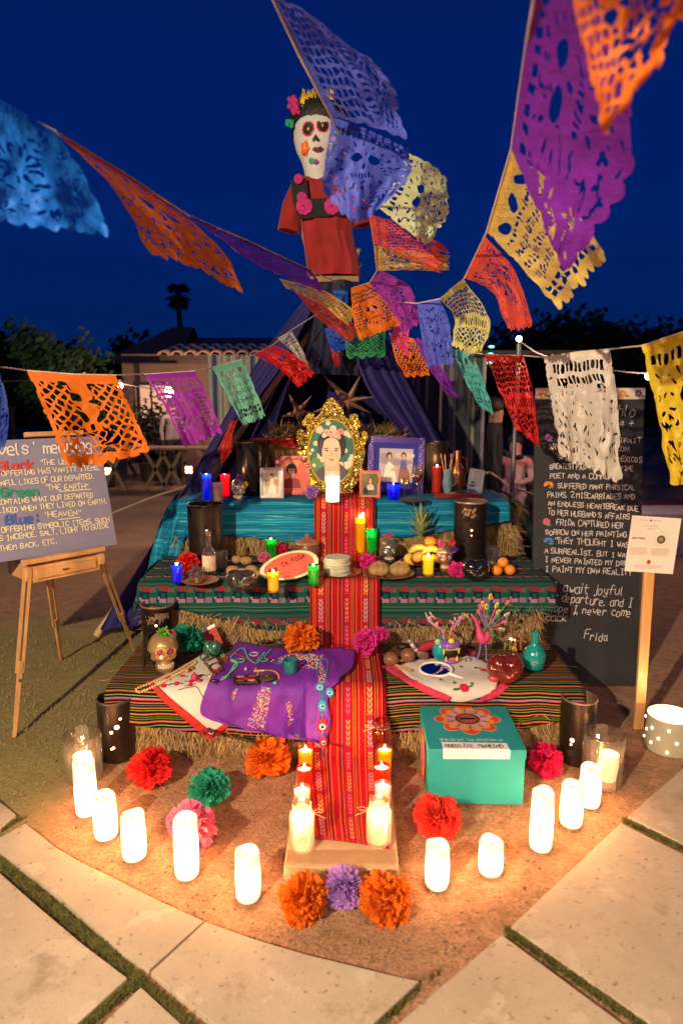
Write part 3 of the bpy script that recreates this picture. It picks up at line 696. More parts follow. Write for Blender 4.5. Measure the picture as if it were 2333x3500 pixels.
plate('strap', [(992, 618), (1046, 608), (1058, 690), (1055, 730), (1020, 745), (1000, 690)], .125, BLK); plate('strap', [(1185, 606), (1230, 620), (1228, 690), (1222, 740), (1192, 735), (1182, 680)], .125, BLK)
plate('yoke', [(1018, 680), (1226, 676), (1228, 735), (1130, 738), (1020, 748)], .133, BLK)
for k, (fx, fy, fr) in enumerate([(1040, 705, 27), (1032, 675, 17), (1135, 705, 26), (1205, 700, 25), (1020, 612, 15)]):
    b = MB(); c = wl(fx, fy, -.142); rr = fr * .0018
    for q in range(9):
        a = q * .7; b.ball(c + Vector((math.cos(a) * rr * .55, -.004, math.sin(a) * rr * .55)), (rr * .5, .007, rr * .5), 10, 6)
    b.build('flower', PNKF, fig)
# head
HC = wl(1088, 480); MASK = M('white_mask', (.62, .60, .62), .7, var=.12, vscale=10, bmp=.25, bscale=40)
b = MB(); hr = []
for (py, xa, xb, dp) in [(372, 1070, 1105, .02), (382, 1030, 1150, .08), (400, 1012, 1168, .11), (440, 1003, 1166, .125), (485, 1004, 1166, .13), (520, 1013, 1155, .12), (550, 1028, 1140, .105), (580, 1038, 1130, .095), (605, 1042, 1126, .09), (625, 1044, 1140, .075), (650, 1060, 1140, .07)]:
    a, c_ = wl(xa, py), wl(xb, py); cx_, rx = (a.x + c_.x) / 2, (c_.x - a.x) / 2
    hr.append([Vector((cx_ + rx * math.cos(q), dp * math.sin(q), a.z)) for q in [2 * math.pi * k / 32 for k in range(32)]])
b.add([p for r in hr for p in r], [(j * 32 + i, (j + 1) * 32 + i, (j + 1) * 32 + (i + 1) % 32, j * 32 + (i + 1) % 32) for j in range(len(hr) - 1) for i in range(32)] + [tuple(reversed(range(32)))])
head = b.build('head', MASK, fig)
def facey(px, py):                        # y of the mask's front at that photo pixel
    p = wl(px, py); 
    best = None
    for j in range(len(hr) - 1):
        if hr[j][0].z >= p.z >= hr[j + 1][0].z: best = j
    if best is None: best = 3
    r = hr[best]; cx_ = sum(q.x for q in r) / 32; rx = max(q.x for q in r) - cx_; dp = max(q.y for q in r); k = max(0, 1 - ((p.x - cx_) / rx) ** 2)
    return -dp * math.sqrt(k)
def facepiece(name, poly, m, lift=.004, relief=0.0):
    b = MB(); P = []
    for x, y in poly: p = wl(x, y); P.append(Vector((p.x, facey(x, y) - lift, p.z)))
    c = sum(P, Vector()) / len(P); cx_, cy_ = sum(x for x, y in poly) / len(poly), sum(y for x, y in poly) / len(poly); c.y = facey(cx_, cy_) - lift - relief; k = len(P)
    b.add(P + [c], [(i, (i + 1) % k, k) for i in range(k)]); return b.build(name, m, head, smooth=False)
REDP = M('paint_red', (.55, .01, .05), .6); BLKP = M('paint_black', (.012, .012, .01), .6); BLUP = M('paint_blue', (.02, .08, .26), .6); ORP = M('paint_orange', (.85, .16, .02), .6); GRP = M('paint_green', (.02, .34, .16), .6); PUP = M('paint_purple', (.22, .04, .30), .6); YEP = M('paint_yellow', (.7, .45, .03), .6)
def ell(cx_, cy_, a, b_, n=28, sc=0, k=12): return [(cx_ + a * (1 + sc * math.cos(k * t)) * math.cos(t), cy_ + b_ * (1 + sc * math.cos(k * t)) * math.sin(t)) for t in [2 * math.pi * i / n for i in range(n)]]
for ex, ey in ((1056, 466), (1104, 455)):
    facepiece('eye_ring', ell(ex, ey, 21, 26, 96, .07, 16), REDP, .004); facepiece('eye_socket', ell(ex, ey, 16, 21), BLKP, .007); facepiece('eye_star', ell(ex, ey + 2, 3, 5, 16, .4, 4), YEP, .010)
facepiece('nose', [(1081, 486), (1096, 508), (1086, 511), (1080, 505), (1072, 512), (1070, 502)], BLKP)
br = [(1024, 442), (1036, 424), (1052, 418), (1066, 424), (1075, 430), (1083, 424), (1096, 412), (1112, 410), (1124, 418)]
for i in range(len(br) - 1):
    (x0, y0), (x1, y1) = br[i], br[i + 1]; facepiece('brow', [(x0, y0 - 3), (x1, y1 - 3), (x1, y1 + 3), (x0, y0 + 3)], BLKP, .006)
facepiece('lips', [(1068, 536), (1078, 526), (1086, 529), (1098, 524), (1108, 532), (1096, 542), (1082, 544)], M('paint_dark_red', (.12, .015, .03), .6))
facepiece('painted_flower', ell(1044, 528, 13, 22, 40, .18, 5), ORP); facepiece('flower_eye', ell(1044, 528, 4, 6), YEP, .008)
facepiece('green_dot', ell(1066, 569, 9, 10), GRP); facepiece('purple_dot', ell(1082, 573, 8, 9), PUP)
for x_, y_ in ((1052, 398), (1072, 395), (1092, 398), (1112, 402)): facepiece('forehead_petal', ell(x_, y_, 7, 13), BLUP if x_ != 1052 else BLKP)
# hair and flower crown
HAIR = M('black_hair', (.012, .011, .012), .5, bmp=.5, bscale=80)
b = MB(); b.ball(HC + Vector((.01, .03, .12)), (.185, .15, .16), 24, 14, fn=lambda u: 1 + .06 * nz(u.x * 5, u.y * 5, u.z * 5)); b.ball(HC + Vector((-.105, .06, .06)), (.06, .08, .11), 14, 10); b.build('hair', HAIR, head)
for px_, py_, r_, m_, nm in ((1005, 352, .042, PNKF, 'pink_flower'), (1012, 375, .035, PNKF, 'pink_flower'), (1040, 378, .03, GRP, 'green_leaf'), (990, 423, .028, GRP, 'green_leaf')):
    b = MB(); c = wl(px_, py_, -.07)
    for q in range(14): b.ball(c + Vector((rnd(-1, 1), rnd(-.6, .2), rnd(-1, 1))) * r_ * .6, r_ * .42, 8, 5)
    b.build(nm, m_, head)
b = MB()
for q in range(240):
    c = wl(rnd(1030, 1140), rnd(345, 362), -.09 + rnd(0, .07)); d = Vector((rnd(-.25, .25), rnd(-.4, .1), 1)).normalized() * rnd(.04, .075); s_ = Vector((.006, 0, 0)); b.add([c - s_, c + s_, c + d], [(0, 1, 2)])
b.build('yellow_ruffle', M('yellow_petals', (.75, .5, .03), .7, var=.3), head, smooth=False)
# wooden shelf and post that carry the figure
b = MB(); b.box(wl(1142, 962, .02), (.30, .20, .035)); b.build('shelf', M('rough_wood', (.33, .21, .12), .8, bmp=.4), fig, bevel=.004)
b = MB(); b.tube([wl(1165, 1100, .1), wl(1130, 965, .05)], .028, 8); b.build('support_post', POLE, fig)
# ------------------------------------------------------------------ straw bales
HAYC = M('straw_core', (.20, .125, .055), .9, var=.5, vscale=25, bmp=1.0, bscale=60, stretch=(1, 1, .25))
HAY = [M('straw_gold', (.44, .28, .115), .75, var=.35, vscale=9, transl=.15), M('straw_brown', (.24, .14, .055), .8, var=.4, vscale=9, transl=.15), M('straw_pale', (.46, .33, .16), .75, var=.3, vscale=9)]
TWINE = M('twine', (.05, .05, .045), .7)
def bale(x0, x1, y0, y1, z0, z1, rz, n, label, ends=(1, 1), top=.25, hem=None):
    W, D, H = x1 - x0, y1 - y0, z1 - z0
    o = thing('straw_bale', label, 'straw bale', ((x0 + x1) / 2, (y0 + y1) / 2, z0), rz)
    b = MB(); P = []
    b.ball((0, 0, H / 2), (1, 1, 1), 48, 30)
    def sq(p):
        u = Vector(p) - Vector((0, 0, H / 2)); m = max(abs(u.x), abs(u.y), abs(u.z), 1e-6)
        k = .55 / m + .45 * (abs(u.x) ** 8 + abs(u.y) ** 8 + abs(u.z) ** 8) ** (-1 / 8) if m > 0 else 1
        q = Vector((u.x * k * W / 2, u.y * k * D / 2, u.z * k * H / 2)) * .97
        q *= 1 + .03 * nz(q.x * 9 + x0, q.y * 9, q.z * 9)
        return (q.x, q.y, q.z + H / 2)
    b.v = [sq(p) for p in b.v]; b.build('core', HAYC, o)
    sb = MB(); v, f, mi = [], [], []
    for i in range(n):
        r = random.random(); droop = Vector((rnd(-.6, .6), rnd(-.35, .1), -1))
        if r < 1 - top - .1 * sum(ends): p = Vector((rnd(-W, W) / 2 * .99, -D / 2 + rnd(-.004, .012), rnd(0.004, H))); out = Vector((0, -1, 0))
        elif r < 1 - .1 * sum(ends): p = Vector((rnd(-W, W) / 2, rnd(-D, D * .5) / 2, H - rnd(0, .012))); out = Vector((0, 0, 1)); droop = Vector((rnd(-1, 1), rnd(-1, .6), rnd(-.05, .55)))
        else:
            s_ = -1 if (random.random() < .5 and ends[0]) or not ends[1] else 1
            p = Vector((s_ * W / 2, rnd(-D, D) / 2, rnd(0.004, H))); out = Vector((s_, 0, 0)); droop = Vector((s_ * rnd(0, .4), rnd(-.6, .3), -1))
        k = .5 + .5 * nz(p.x * 6 + x0 * 3, p.z * 7 + p.y * 3, 2)
        d = (droop.normalized() + out * rnd(-.02, .45)).normalized() * rnd(.02, .10)
        if random.random() < .12: d = Vector((rnd(-1, 1), rnd(-.4, 0), rnd(-.7, .7))).normalized() * rnd(.03, .09) + out * .015
        if hem is not None:
            if out.z > .5: continue
            hz_ = hem(p.x + (x0 + x1) / 2) - z0 + .03
            if out.y < 0 and p.z > hz_: continue
            if d.z > 0: d.z *= -1
        if p.z + d.z < .002: d.z = .003 - p.z
        wd = rnd(.0009, .0024); a = d.cross(out); a = (a.normalized() if a.length > 1e-6 else Vector((1, 0, 0))) * wd
        q = p + out * (rnd(-.006, .016) + .012 * k); e_ = out * (rnd(-.006, .012))
        j = len(v); v += [q - a, q + a, q + d * .5 + a + e_, q + d * .5 - a + e_, q + d]
        f += [(j, j + 1, j + 2, j + 3), (j + 3, j + 2, j + 4)]; m_ = random.choice((0, 0, 1, 1, 2)); mi += [m_, m_]
    sb.add(v, f); sb.m = mi; sb.build('straw', HAY, o, smooth=False, kind='stuff')
    for tx in (-.28, .28):
        t_ = MB(); t_.tube([(tx * W, -D / 2 - .004, 0.01), (tx * W, -D / 2 - .008, H * .5), (tx * W, -D / 2 - .004, H), (tx * W, 0, H + .004), (tx * W, D / 2, H)], .0022, 5); t_.build('twine', TWINE, o)
    return o
Z1, Z2, Z3 = .30, .60, .905
bale(-.95, -.005, 2.66, 3.14, 0, Z1 - .008, -.05, 15000, 'bottom tier straw bale at left under the striped blanket', (1, 0), 0, hem=lambda x: .17 - .1 * (x + .95) / .95)
bale(.005, .97, 2.66, 3.14, 0, Z1 - .008, .03, 15000, 'bottom tier straw bale at right behind the teal box', (0, 1), 0, hem=lambda x: .08 + .11 * x)
for i, (a, b_) in enumerate(((-.93, -.005), (.005, .95))):
    bale(a, b_, 3.18, 3.64, 0, .29, 0, 900, ('hidden lower straw bale behind the bottom tier at left', 'lower straw bale behind the bottom tier at right')[i], (1 - i, i), 0)
    bale(a, b_, 3.16, 3.64, .29, Z2 - .008, 0, 11000, ('second tier straw bale at left under the green cloth', 'second tier straw bale at right under the green cloth')[i], (1 - i, i), 0, hem=lambda x: .40 + .09 * abs(x) ** 1.5)
for i, (a, b_) in enumerate(((-.92, -.005), (.005, .97))):
    for k, (za, zb) in enumerate(((0, .30), (.30, .60), (.60, Z3 - .008))):
        bale(a, b_, 3.70, 4.12, za, zb, 0, (500, 900, 9000)[k], [['floor bale at left under the third tier', 'floor bale at right under the third tier'], ['middle bale at left under the third tier', 'middle bale at right under the third tier, beside the black lantern'],
             ['top tier straw bale at left under the turquoise cloth', 'top tier straw bale at right under the turquoise cloth']][k][i], (1 - i, i), 0, hem=lambda x: .70 + .05 * max(0, x))
bale(-.43, .38, 4.02, 4.40, Z3 - .005, 1.255, 0, 4800, 'rear straw bale behind the gold oval frame', (1, 1), .4)

# ------------------------------------------------------------------ woven cloths
def uvx(t):
    uv = t.nodes.new('ShaderNodeUVMap'); s = t.nodes.new('ShaderNodeSeparateXYZ'); L(t, uv.outputs[0], s.inputs[0]); return E(t, s.outputs['X']), E(t, s.outputs['Y'])
def weave_nrm(t, sc=420): return bump(t, tnoise(t, sc, 2), .35, .002)
# runner
m, t, o = newmat('runner_weave'); x, y = uvx(t)
sg = tnoise(t, 200, 2)
c = mix(t, 0.0, (.41, .008, .016), (.41, .008, .016))
def stripes(c, arr, coord):
    for a, b_, col in arr: c = mix(t, coord.band(a, b_), c, col)
    return c
u = x / .325
c = stripes(c, [(.02, .045, (.16, .008, .03)), (.24, .30, (.17, .008, .03)), (.43, .47, (.16, .008, .03)), (.60, .63, (.17, .008, .03)), (.84, .90, (.18, .01, .03)), (.965, .985, (.15, .01, .03))], u)
for k in (.045, .075, .235, .265, .315, .40, .455, .595, .62, .665, .74, .865, .895, .95): c = mix(t, u.band(k - .0042, k + .0042), c, (.70, .20, .035))
for uc, wd, ca_, cb2, cc in ((.155, .055, (.80, .38, .10), (.55, .35, .40), (.45, .02, .05)), (.53, .040, (.80, .12, .25), (.70, .30, .10), (.4, .01, .05)), (.80, .052, (.80, .40, .10), (.50, .38, .42), (.45, .02, .05))):
    du = (u - uc).abs(); chev = ((y * 46) + du * 26).fract(); big = (y * 7.5).fract()
    band_ = du.lt(wd / 2 * 1.15); leaf = chev.gt(.42) * big.gt(.16) * du.gt(.003)
    c = mix(t, band_, c, cc); c = mix(t, band_ * leaf, c, ca_); c = mix(t, band_ * leaf * (y * 3.75).fract().gt(.55), c, cb2)
c = mix(t, sg * .35, c, (.12, .0, .01))
principled(t, o, c, .85, nrm=weave_nrm(t), spec=.1); RUNM = m
# green cloth
m, t, o = newmat('green_weave'); x, y = uvx(t)
c = mix(t, 0.0, (.008, .088, .072), (.008, .088, .072)); per = .158; v = (y / per).fract(); hu = (x / .088).fract(); hx = hu * 8
c = mix(t, v.band(.02, .05) + v.band(.12, .145), c, (.09, .16, .045)); c = mix(t, v.band(.30, .33), c, (.16, .02, .05)); c = mix(t, v.band(.06, .08) + v.band(.20, .23), c, (.01, .02, .05))
c = mix(t, v.band(.40, .56) * hu.lt(.62) * (v * 6.2 - 2.5 + 0.0).gt(0) * (hu * 1.0).gt(0).min(1) * ((v - .4) * 3.0 + .0).lt(hu + .08), c, (.26, .02, .035))
c = mix(t, v.band(.44, .58) * hu.gt(.66) * (hu * 16).fract().lt(.5), c, (.36, .03, .045))
c = mix(t, v.band(.56, .88) * hu.band(.12, .62), c, (.006, .022, .05)); c = mix(t, v.band(.62, .76) * hu.band(.30, .50), c, (.008, .09, .08))
c = mix(t, v.band(.78, .90) * hu.band(.18, .56), c, (.42, .18, .29)); c = mix(t, v.band(.72, .80) * hu.band(.10, .22), c, (.42, .18, .29)); c = mix(t, v.band(.74, .90) * hu.gt(.62) * (hu * 15).fract().lt(.55), c, (.42, .18, .29))
c = mix(t, sg_ if False else tnoise(t, 260, 2) * .35, c, (.0, .015, .02))
principled(t, o, c, .9, nrm=weave_nrm(t), spec=.08); GRNM = m
# striped blanket
m, t, o = newmat('sarape_weave'); x, y = uvx(t); n0 = tnoise(t, 3, 3)
v = (y / .125 + (n0 - .5) * .10).fract()
c = mix(t, 0.0, (.010, .009, .012), (.010, .009, .012))
for a, b_, col in [(.03, .075, (.50, .14, .03)), (.13, .15, (.12, .22, .05)), (.19, .225, (.10, .16, .03)), (.28, .33, (.48, .13, .03)), (.33, .345, (.2, .03, .03)), (.42, .455, (.20, .30, .06)), (.52, .57, (.30, .20, .30)), (.57, .60, (.45, .03, .09)),
                   (.66, .70, (.42, .13, .03)), (.75, .775, (.10, .18, .12)), (.83, .87, (.38, .14, .03)), (.92, .945, (.2, .3, .07))]: c = mix(t, v.band(a, b_), c, col)
c = mix(t, tnoise(t, 240, 2) * .3, c, (.0, .0, .0)); principled(t, o, c, .92, nrm=weave_nrm(t, 300), spec=.06); SARM = m
# turquoise cloth
m, t, o = newmat('turquoise_weave'); x, y = uvx(t); n0 = tnoise(t, 8, 4, stretch=(.25, 1, 4)); n1 = tnoise(t, 40, 3, .6, stretch=(.06, 1, 3))
v = (y / .05).fract(); c = mix(t, (n0 - .3) * 2.2, (.002, .085, .22), (.004, .24, .42)); c = mix(t, v.band(.2, .32) * .55, c, (.05, .42, .55)); c = mix(t, ((n1 - .55) * 5).max(0).min(1), c, (.10, .50, .60)); c = mix(t, v.band(.70, .75) * .6, c, (.0, .05, .14))
principled(t, o, c, .8, nrm=weave_nrm(t), spec=.12); TURM = m

def drape(name, label, cat, xs_, yb, yf, ztop, hem, m, nu=110, nv=46, wave=.01, k=30, bulge=.022, solid=.006, yoff=None, topw=.0):
    """cloth lying on a tier (yb -> yf) and hanging over its front; xs_ = left/right x, hem = list of hem heights, yoff = front y at each x"""
    P, UV = [], []; nh = len(hem)
    for j in range(nv + 1):
        s = j / nv; row, ur = [], []
        for i in range(nu + 1):
            u = i / nu; x = xs_[0] + (xs_[1] - xs_[0]) * u; hz = float(catmull([np.array(h) for h in hem], u)); f = yf + (float(catmull([np.array(q) for q in yoff], u)) if yoff else 0)
            top = f and (yb - f); Lt, Lh = yb - f, ztop - hz; tot = Lt + Lh; d = s * tot; r_ = .035
            if d < Lt - r_: p = Vector((x, yb - d, ztop))
            elif d < Lt + r_:
                a = (d - Lt + r_) / (2 * r_) * math.pi / 2; p = Vector((x, f + r_ - math.sin(a) * (r_ + bulge), ztop - (1 - math.cos(a)) * r_))
            else: p = Vector((x, f - bulge, ztop - (d - Lt)))
            h = max(0, (d - Lt)) / max(Lh, .01)
            p.y -= wave * (1 + math.sin(x * k + 2 * math.sin(x * 7))) * h + .012 * nz(x * 5, d * 6, ztop) * (1 if h > 0 else 0) + .006 * h
            p.z += .004 * nz(x * 9, p.y * 9, 3) + .006 + (topw * max(0, nz(x * 7, p.y * 7, 1)) if h == 0 else 0)
            p.x += .010 * nz(x * 6, d * 5, 8) * h
            row.append(p); ur.append((x, d))
        P.append(row); UV.append(ur)
    b = MB(); b.grid(P, uvs=UV); return tag(b.build(name, m, sharp=80, solid=solid), label, cat)
drape('blanket', 'black striped blanket with orange and green lines over the bottom tier', 'blanket', (-.965, 1.0), 3.17, 2.655, Z1, [.17, .135, .10, .075, .07, .09, .11, .15, .13, .19], SARM, wave=.008, yoff=[-.015, -.01, 0, .01, .01, .01, 0, 0, 0, .01])
drape('tablecloth', 'dark green woven tablecloth with pink motif rows on the second tier', 'tablecloth', (-.97, 1.02), 3.68, 3.16, Z2, [.50, .47, .42, .375, .37, .37, .38, .39, .395, .42, .47], GRNM, wave=.006)
drape('tablecloth', 'turquoise striped cloth draped over the top tier', 'tablecloth', (-.90, .92), 4.10, 3.70, Z3, [.70, .72, .705, .69, .675, .68, .70, .71, .74, .76, .80], TURM, wave=.008, k=14)
# turquoise side fall at left and same cloth at right, shade put into its colour
P, UV = patch([[(-.97, 4.08, Z3 + .004), (-.93, 3.75, Z3 + .008), (-.80, 3.70, Z3 + .004)], [(-1.02, 4.05, .80), (-.985, 3.72, .80), (-.83, 3.665, .80)], [(-1.06, 4.0, .62), (-1.04, 3.69, .61), (-.86, 3.66, .66)], [(-1.13, 4.0, .36), (-1.09, 3.70, .37), (-.90, 3.67, .50)]], 30, 30, fold(22, .016))
b = MB(); b.grid(P, uvs=[[(q[1], q[0]) for q in r] for r in UV]); tag(b.build('cloth_fall', TURM, sharp=80, solid=.005), 'turquoise cloth corner falling down the left side of the tiers', 'cloth')
TURM_SHADED = M('shaded_turquoise_cloth', (.004, .035, .055), .85, bmp=.2, bscale=300)
P, UV = patch([[(.93, 4.1, Z3 + .012), (.97, 3.98, Z3 + .012)], [(1.03, 4.1, .85), (1.05, 3.86, .84)], [(1.10, 4.08, .6), (1.13, 3.75, .58)], [(1.17, 4.05, .37), (1.20, 3.62, .36)]], 20, 26, fold(16, .012))
b = MB(); b.grid(P, uvs=UV); tag(b.build('cloth_fall', TURM_SHADED, sharp=80, solid=.005), 'turquoise cloth with shade painted in falling down the right side of the tiers', 'cloth')
# green cloth's left corner fall
P, UV = patch([[(-.99, 3.62, Z2), (-.99, 3.40, Z2 + .004), (-.95, 3.16, Z2 + .004)], [(-1.03, 3.6, .5), (-1.03, 3.38, .5), (-.97, 3.12, .52)], [(-1.06, 3.58, .40), (-1.06, 3.36, .42), (-.985, 3.12, .45)]], 24, 16, fold(14, .008))
b = MB(); b.grid(P, uvs=UV); tag(b.build('cloth_fall', GRNM, sharp=80, solid=.005), 'green woven cloth corner hanging off the left end of the second tier', 'cloth')
# runner: stepped band from the top tier to the boards in front
prof = [(4.02, Z3 + .016), (3.85, Z3 + .017), (3.68, Z3 + .016), (3.645, Z3 - .02), (3.635, .78), (3.625, .66), (3.60, Z2 + .022), (3.4, Z2 + .020), (3.13, Z2 + .018), (3.105, Z2 - .02), (3.10, .46), (3.095, .36), (3.07, Z1 + .022), (2.9, Z1 + .018), (2.64, Z1 + .018), (2.605, Z1 - .02), (2.585, .2), (2.56, .11), (2.50, .075), (2.3, .068), (2.1, .066), (1.985, .066)]
rows = []
xl = lambda y: -.145 + (.03 * max(0, (2.5 - y)) if y < 2.5 else 0) if False else (-.148 if y > 2.5 else -.148 + .05 * (2.5 - y) / .5)
xr = lambda y: .180 if y > 2.5 else .180 - .03 * (2.5 - y) / .5
for (y_, z_) in prof: rows.append([(xl(y_), y_, z_), ((xl(y_) + xr(y_)) / 2, y_ - .002, z_ + .002), (xr(y_), y_, z_)])
rows[-1] = [(-.098, 2.01, .066), (.03, 1.985, .067), (.152, 1.955, .066)]
# the runner must not overshoot at the steps: insert linear sampling
def polyrows(rows, per):
    out = []
    for j in range(len(rows) - 1):
        n_ = max(1, int(math.dist(rows[j][1], rows[j + 1][1]) / per))
        for k in range(n_):
            f = k / n_; out.append([tuple(a + (b2 - a) * f for a, b2 in zip(p, q)) for p, q in zip(rows[j], rows[j + 1])])
    out.append(rows[-1]); return out
RR = polyrows(rows, .018); nu = 14; b = MB(); P, UV = [], []; dist = 0
for j, r in enumerate(RR):
    if j: dist += math.dist(r[1], RR[j - 1][1])
    row = []
    for i in range(nu + 1):
        q = Vector(catmull([np.array(z) for z in r], i / nu)); q += Vector((.002 * nz(dist * 6, 1), .004 * nz(i * .35, dist * 5) - .002, .005 * nz(i * .3, dist * 6, 4) + .002)); row.append(q)
    P.append(row); UV.append([(.325 * i / nu, dist) for i in range(nu + 1)])
b.grid(P, uvs=UV); tag(b.build('runner', RUNM, sharp=80, solid=.004), 'long red woven runner with orange stripes running down the middle of the altar', 'table runner')
# low platform wrapped in ribbed beige paper
KRAFT = M('kraft_board', (.56, .36, .20), .8, var=.15, vscale=5, bmp=.3)
o = thing('platform', 'low beige corrugated board platform under the end of the red runner', 'platform', (0, 2.2, 0))
b = MB(); b.prism([(-.178, -.315), (.176, -.325), (.190, .30), (-.170, .30)], .008, .056); b.build('board', KRAFT, o, bevel=.006)
b = MB()
for i in range(64):
    x = -.172 + .344 * i / 63; b.tube([(x, -.322, .014), (x, -.325, .05), (x, -.30, .058), (x + .002, -.24, .0585)], .0016, 5)
b.build('ribbing', KRAFT, o, kind='stuff')
# ------------------------------------------------------------------ small builders
def H_(px, pyb, z, pyt):
    """base point on the plane z under photo pixel (px, pyb) and the height that reaches pixel row pyt"""
    g = G(px, pyb, z); return g, max(.01, at(px, pyt, g.y).z - z)
WICK = M('wick', (.03, .02, .015), .8)
FLAME = Memit('flame', (1.0, .72, .36), 55)
WAXW = None
def wax_mat(name, col, glow):
    m, t, o = newmat(name); principled(t, o, col, .5, emit=tuple(c for c in (col[0], col[1] * .8, col[2] * .5)), estr=glow, transl=.3); MATS[name] = m; return m
WAXLIT = wax_mat('lit_wax', (.95, .86, .66), 3.2)
WAXDIM = wax_mat('plain_wax', (.82, .70, .52), .25)
def plight(parent, z, e, col=(1, .52, .22), name='candle_light'):
    d = bpy.data.lights.new(name, 'POINT'); d.energy = e; d.color = col; d.shadow_soft_size = .008
    o = bpy.data.objects.new(name, d); COL.objects.link(o); o.parent = parent; o.location = (0, 0, z)
def flame(parent, z, s=1.0):
    b = MB(); b.lathe([(.0003, z), (.0030 * s, z + .003 * s), (.0036 * s, z + .006 * s), (.0020 * s, z + .011 * s), (.0003, z + .015 * s)], 10, mi=0); b.build('flame', FLAME, parent)
    b = MB(); b.tube([(0, 0, z - .008), (0, 0, z + .003)], .0008, 5); b.build('wick', WICK, parent)
def votive(label, px, pyb, z, pyt, wpx, gcol, wcol=None, fill=.8, e=.35, lit=True, name='votive_candle', flare=1.05, glow=1.3, clear=.55, group=None):
    g, h = H_(px, pyb, z, pyt); s = mpp(px, pyb, g.y); r = wpx * s / 2; g.y += r
    o = thing(name, label, 'candle', g, 0, group)
    b = MB(); b.lathe([(r * .88, 0), (r * .93, .003), (r * flare, h), (r * flare * .96, h + .001), (r * flare * .93, h), (r * .86, .008)], 28, cap1=True); b.build('glass', Mglass('glass_%.2f_%.2f_%.2f_%.1f' % (gcol + (clear,)), gcol, clear), o)
    hw = h * fill; wm = wax_mat('wax_' + label[:24], wcol, glow if lit else .02) if wcol else WAXLIT
    b = MB(); b.lathe([(r * .80, .009), (r * .84 * (1 + (flare - 1) * fill), hw), (r * .5, hw - .004), (.001, hw - .005)], 24, cap1=False); b.build('wax', wm, o)
    if lit: flame(o, hw + .004, min(1.4, r / .022)); plight(o, hw + .03, e)
    return o
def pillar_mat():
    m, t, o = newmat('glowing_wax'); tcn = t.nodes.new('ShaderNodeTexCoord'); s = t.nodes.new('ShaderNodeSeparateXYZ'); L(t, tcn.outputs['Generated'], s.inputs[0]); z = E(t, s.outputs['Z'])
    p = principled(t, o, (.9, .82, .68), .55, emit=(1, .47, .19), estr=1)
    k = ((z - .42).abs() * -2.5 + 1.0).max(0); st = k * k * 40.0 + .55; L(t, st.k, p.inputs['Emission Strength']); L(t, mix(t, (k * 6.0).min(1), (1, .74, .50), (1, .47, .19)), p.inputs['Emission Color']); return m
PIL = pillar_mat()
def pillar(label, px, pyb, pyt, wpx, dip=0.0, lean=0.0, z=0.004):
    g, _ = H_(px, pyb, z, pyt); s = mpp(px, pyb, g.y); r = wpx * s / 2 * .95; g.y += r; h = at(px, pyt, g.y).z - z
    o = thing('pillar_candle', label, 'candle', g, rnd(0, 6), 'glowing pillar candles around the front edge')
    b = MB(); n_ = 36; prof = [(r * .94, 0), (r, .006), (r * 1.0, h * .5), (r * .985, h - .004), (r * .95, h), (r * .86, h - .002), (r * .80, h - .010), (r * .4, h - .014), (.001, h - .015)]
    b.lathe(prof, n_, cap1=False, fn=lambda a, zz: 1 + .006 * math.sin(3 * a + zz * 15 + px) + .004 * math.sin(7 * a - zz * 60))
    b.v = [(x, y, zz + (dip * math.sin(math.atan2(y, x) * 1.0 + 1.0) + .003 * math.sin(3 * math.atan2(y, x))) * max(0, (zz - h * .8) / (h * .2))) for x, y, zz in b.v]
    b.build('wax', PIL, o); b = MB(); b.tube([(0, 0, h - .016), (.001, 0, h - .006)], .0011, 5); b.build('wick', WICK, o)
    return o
def petals(b, c, r, n, jag=True, squash=1.0, mi=0, up=None):
    """tissue-paper ruffle: many crumpled petals round a centre"""
    c = Vector(c)
    for i in range(n):
        zz = 1 - 2 * (i + .5) / n; a = i * 2.39996; q = math.sqrt(max(0, 1 - zz * zz)); d = Vector((q * math.cos(a), q * math.sin(a), zz)) + Vector((rnd(-.2, .2), rnd(-.2, .2), rnd(-.2, .2))); d.normalize()
        if up is not None and d.dot(up) < -.35: continue
        t1 = d.orthogonal().normalized(); t1 = Matrix.Rotation(rnd(0, 6.28), 3, d) @ t1; t2 = d.cross(t1); L_ = r * rnd(.80, 1.06); w0, w1 = r * .05, r * rnd(.15, .26); fold_ = r * rnd(.03, .10); curl = r * rnd(-.16, .16)
        vs = []
        for (k, wd, cu) in ((.18, w0, 0), (.55, w1 * .7, curl * .2), (.84, w1, curl * .6)):
            p = d * (L_ * k) + t2 * cu
            for m_ in (-1, 0, 1): vs.append(p + t1 * wd * m_ + t2 * (fold_ * (1 if m_ == 0 else -.3)) * k)
        p = d * L_ + t2 * curl
        vs += [p - t1 * w1 * .75 - d * rnd(0, .08) * r, p - t1 * w1 * .35 + t2 * rnd(-.03, .05) * r - d * r * rnd(.03, .1) , p + t2 * fold_, p + t1 * w1 * .4 - d * r * rnd(.04, .12), p + t1 * w1 * .8 - d * rnd(0, .06) * r]
        fs = [(0, 1, 4, 3), (1, 2, 5, 4), (3, 4, 7, 6), (4, 5, 8, 7), (6, 7, 10, 9), (7, 11, 10), (7, 8, 12, 11), (8, 13, 12)]
        for q_ in vs: q_.z *= squash
        b.add([c + q_ for q_ in vs], fs, mi)
PM = {}
def tissue(name, col):
    if name in PM: return PM[name]
    PM[name] = M('tissue_' + name, col, .8, var=.22, vscale=40, transl=.38, spec=.2); return PM[name]
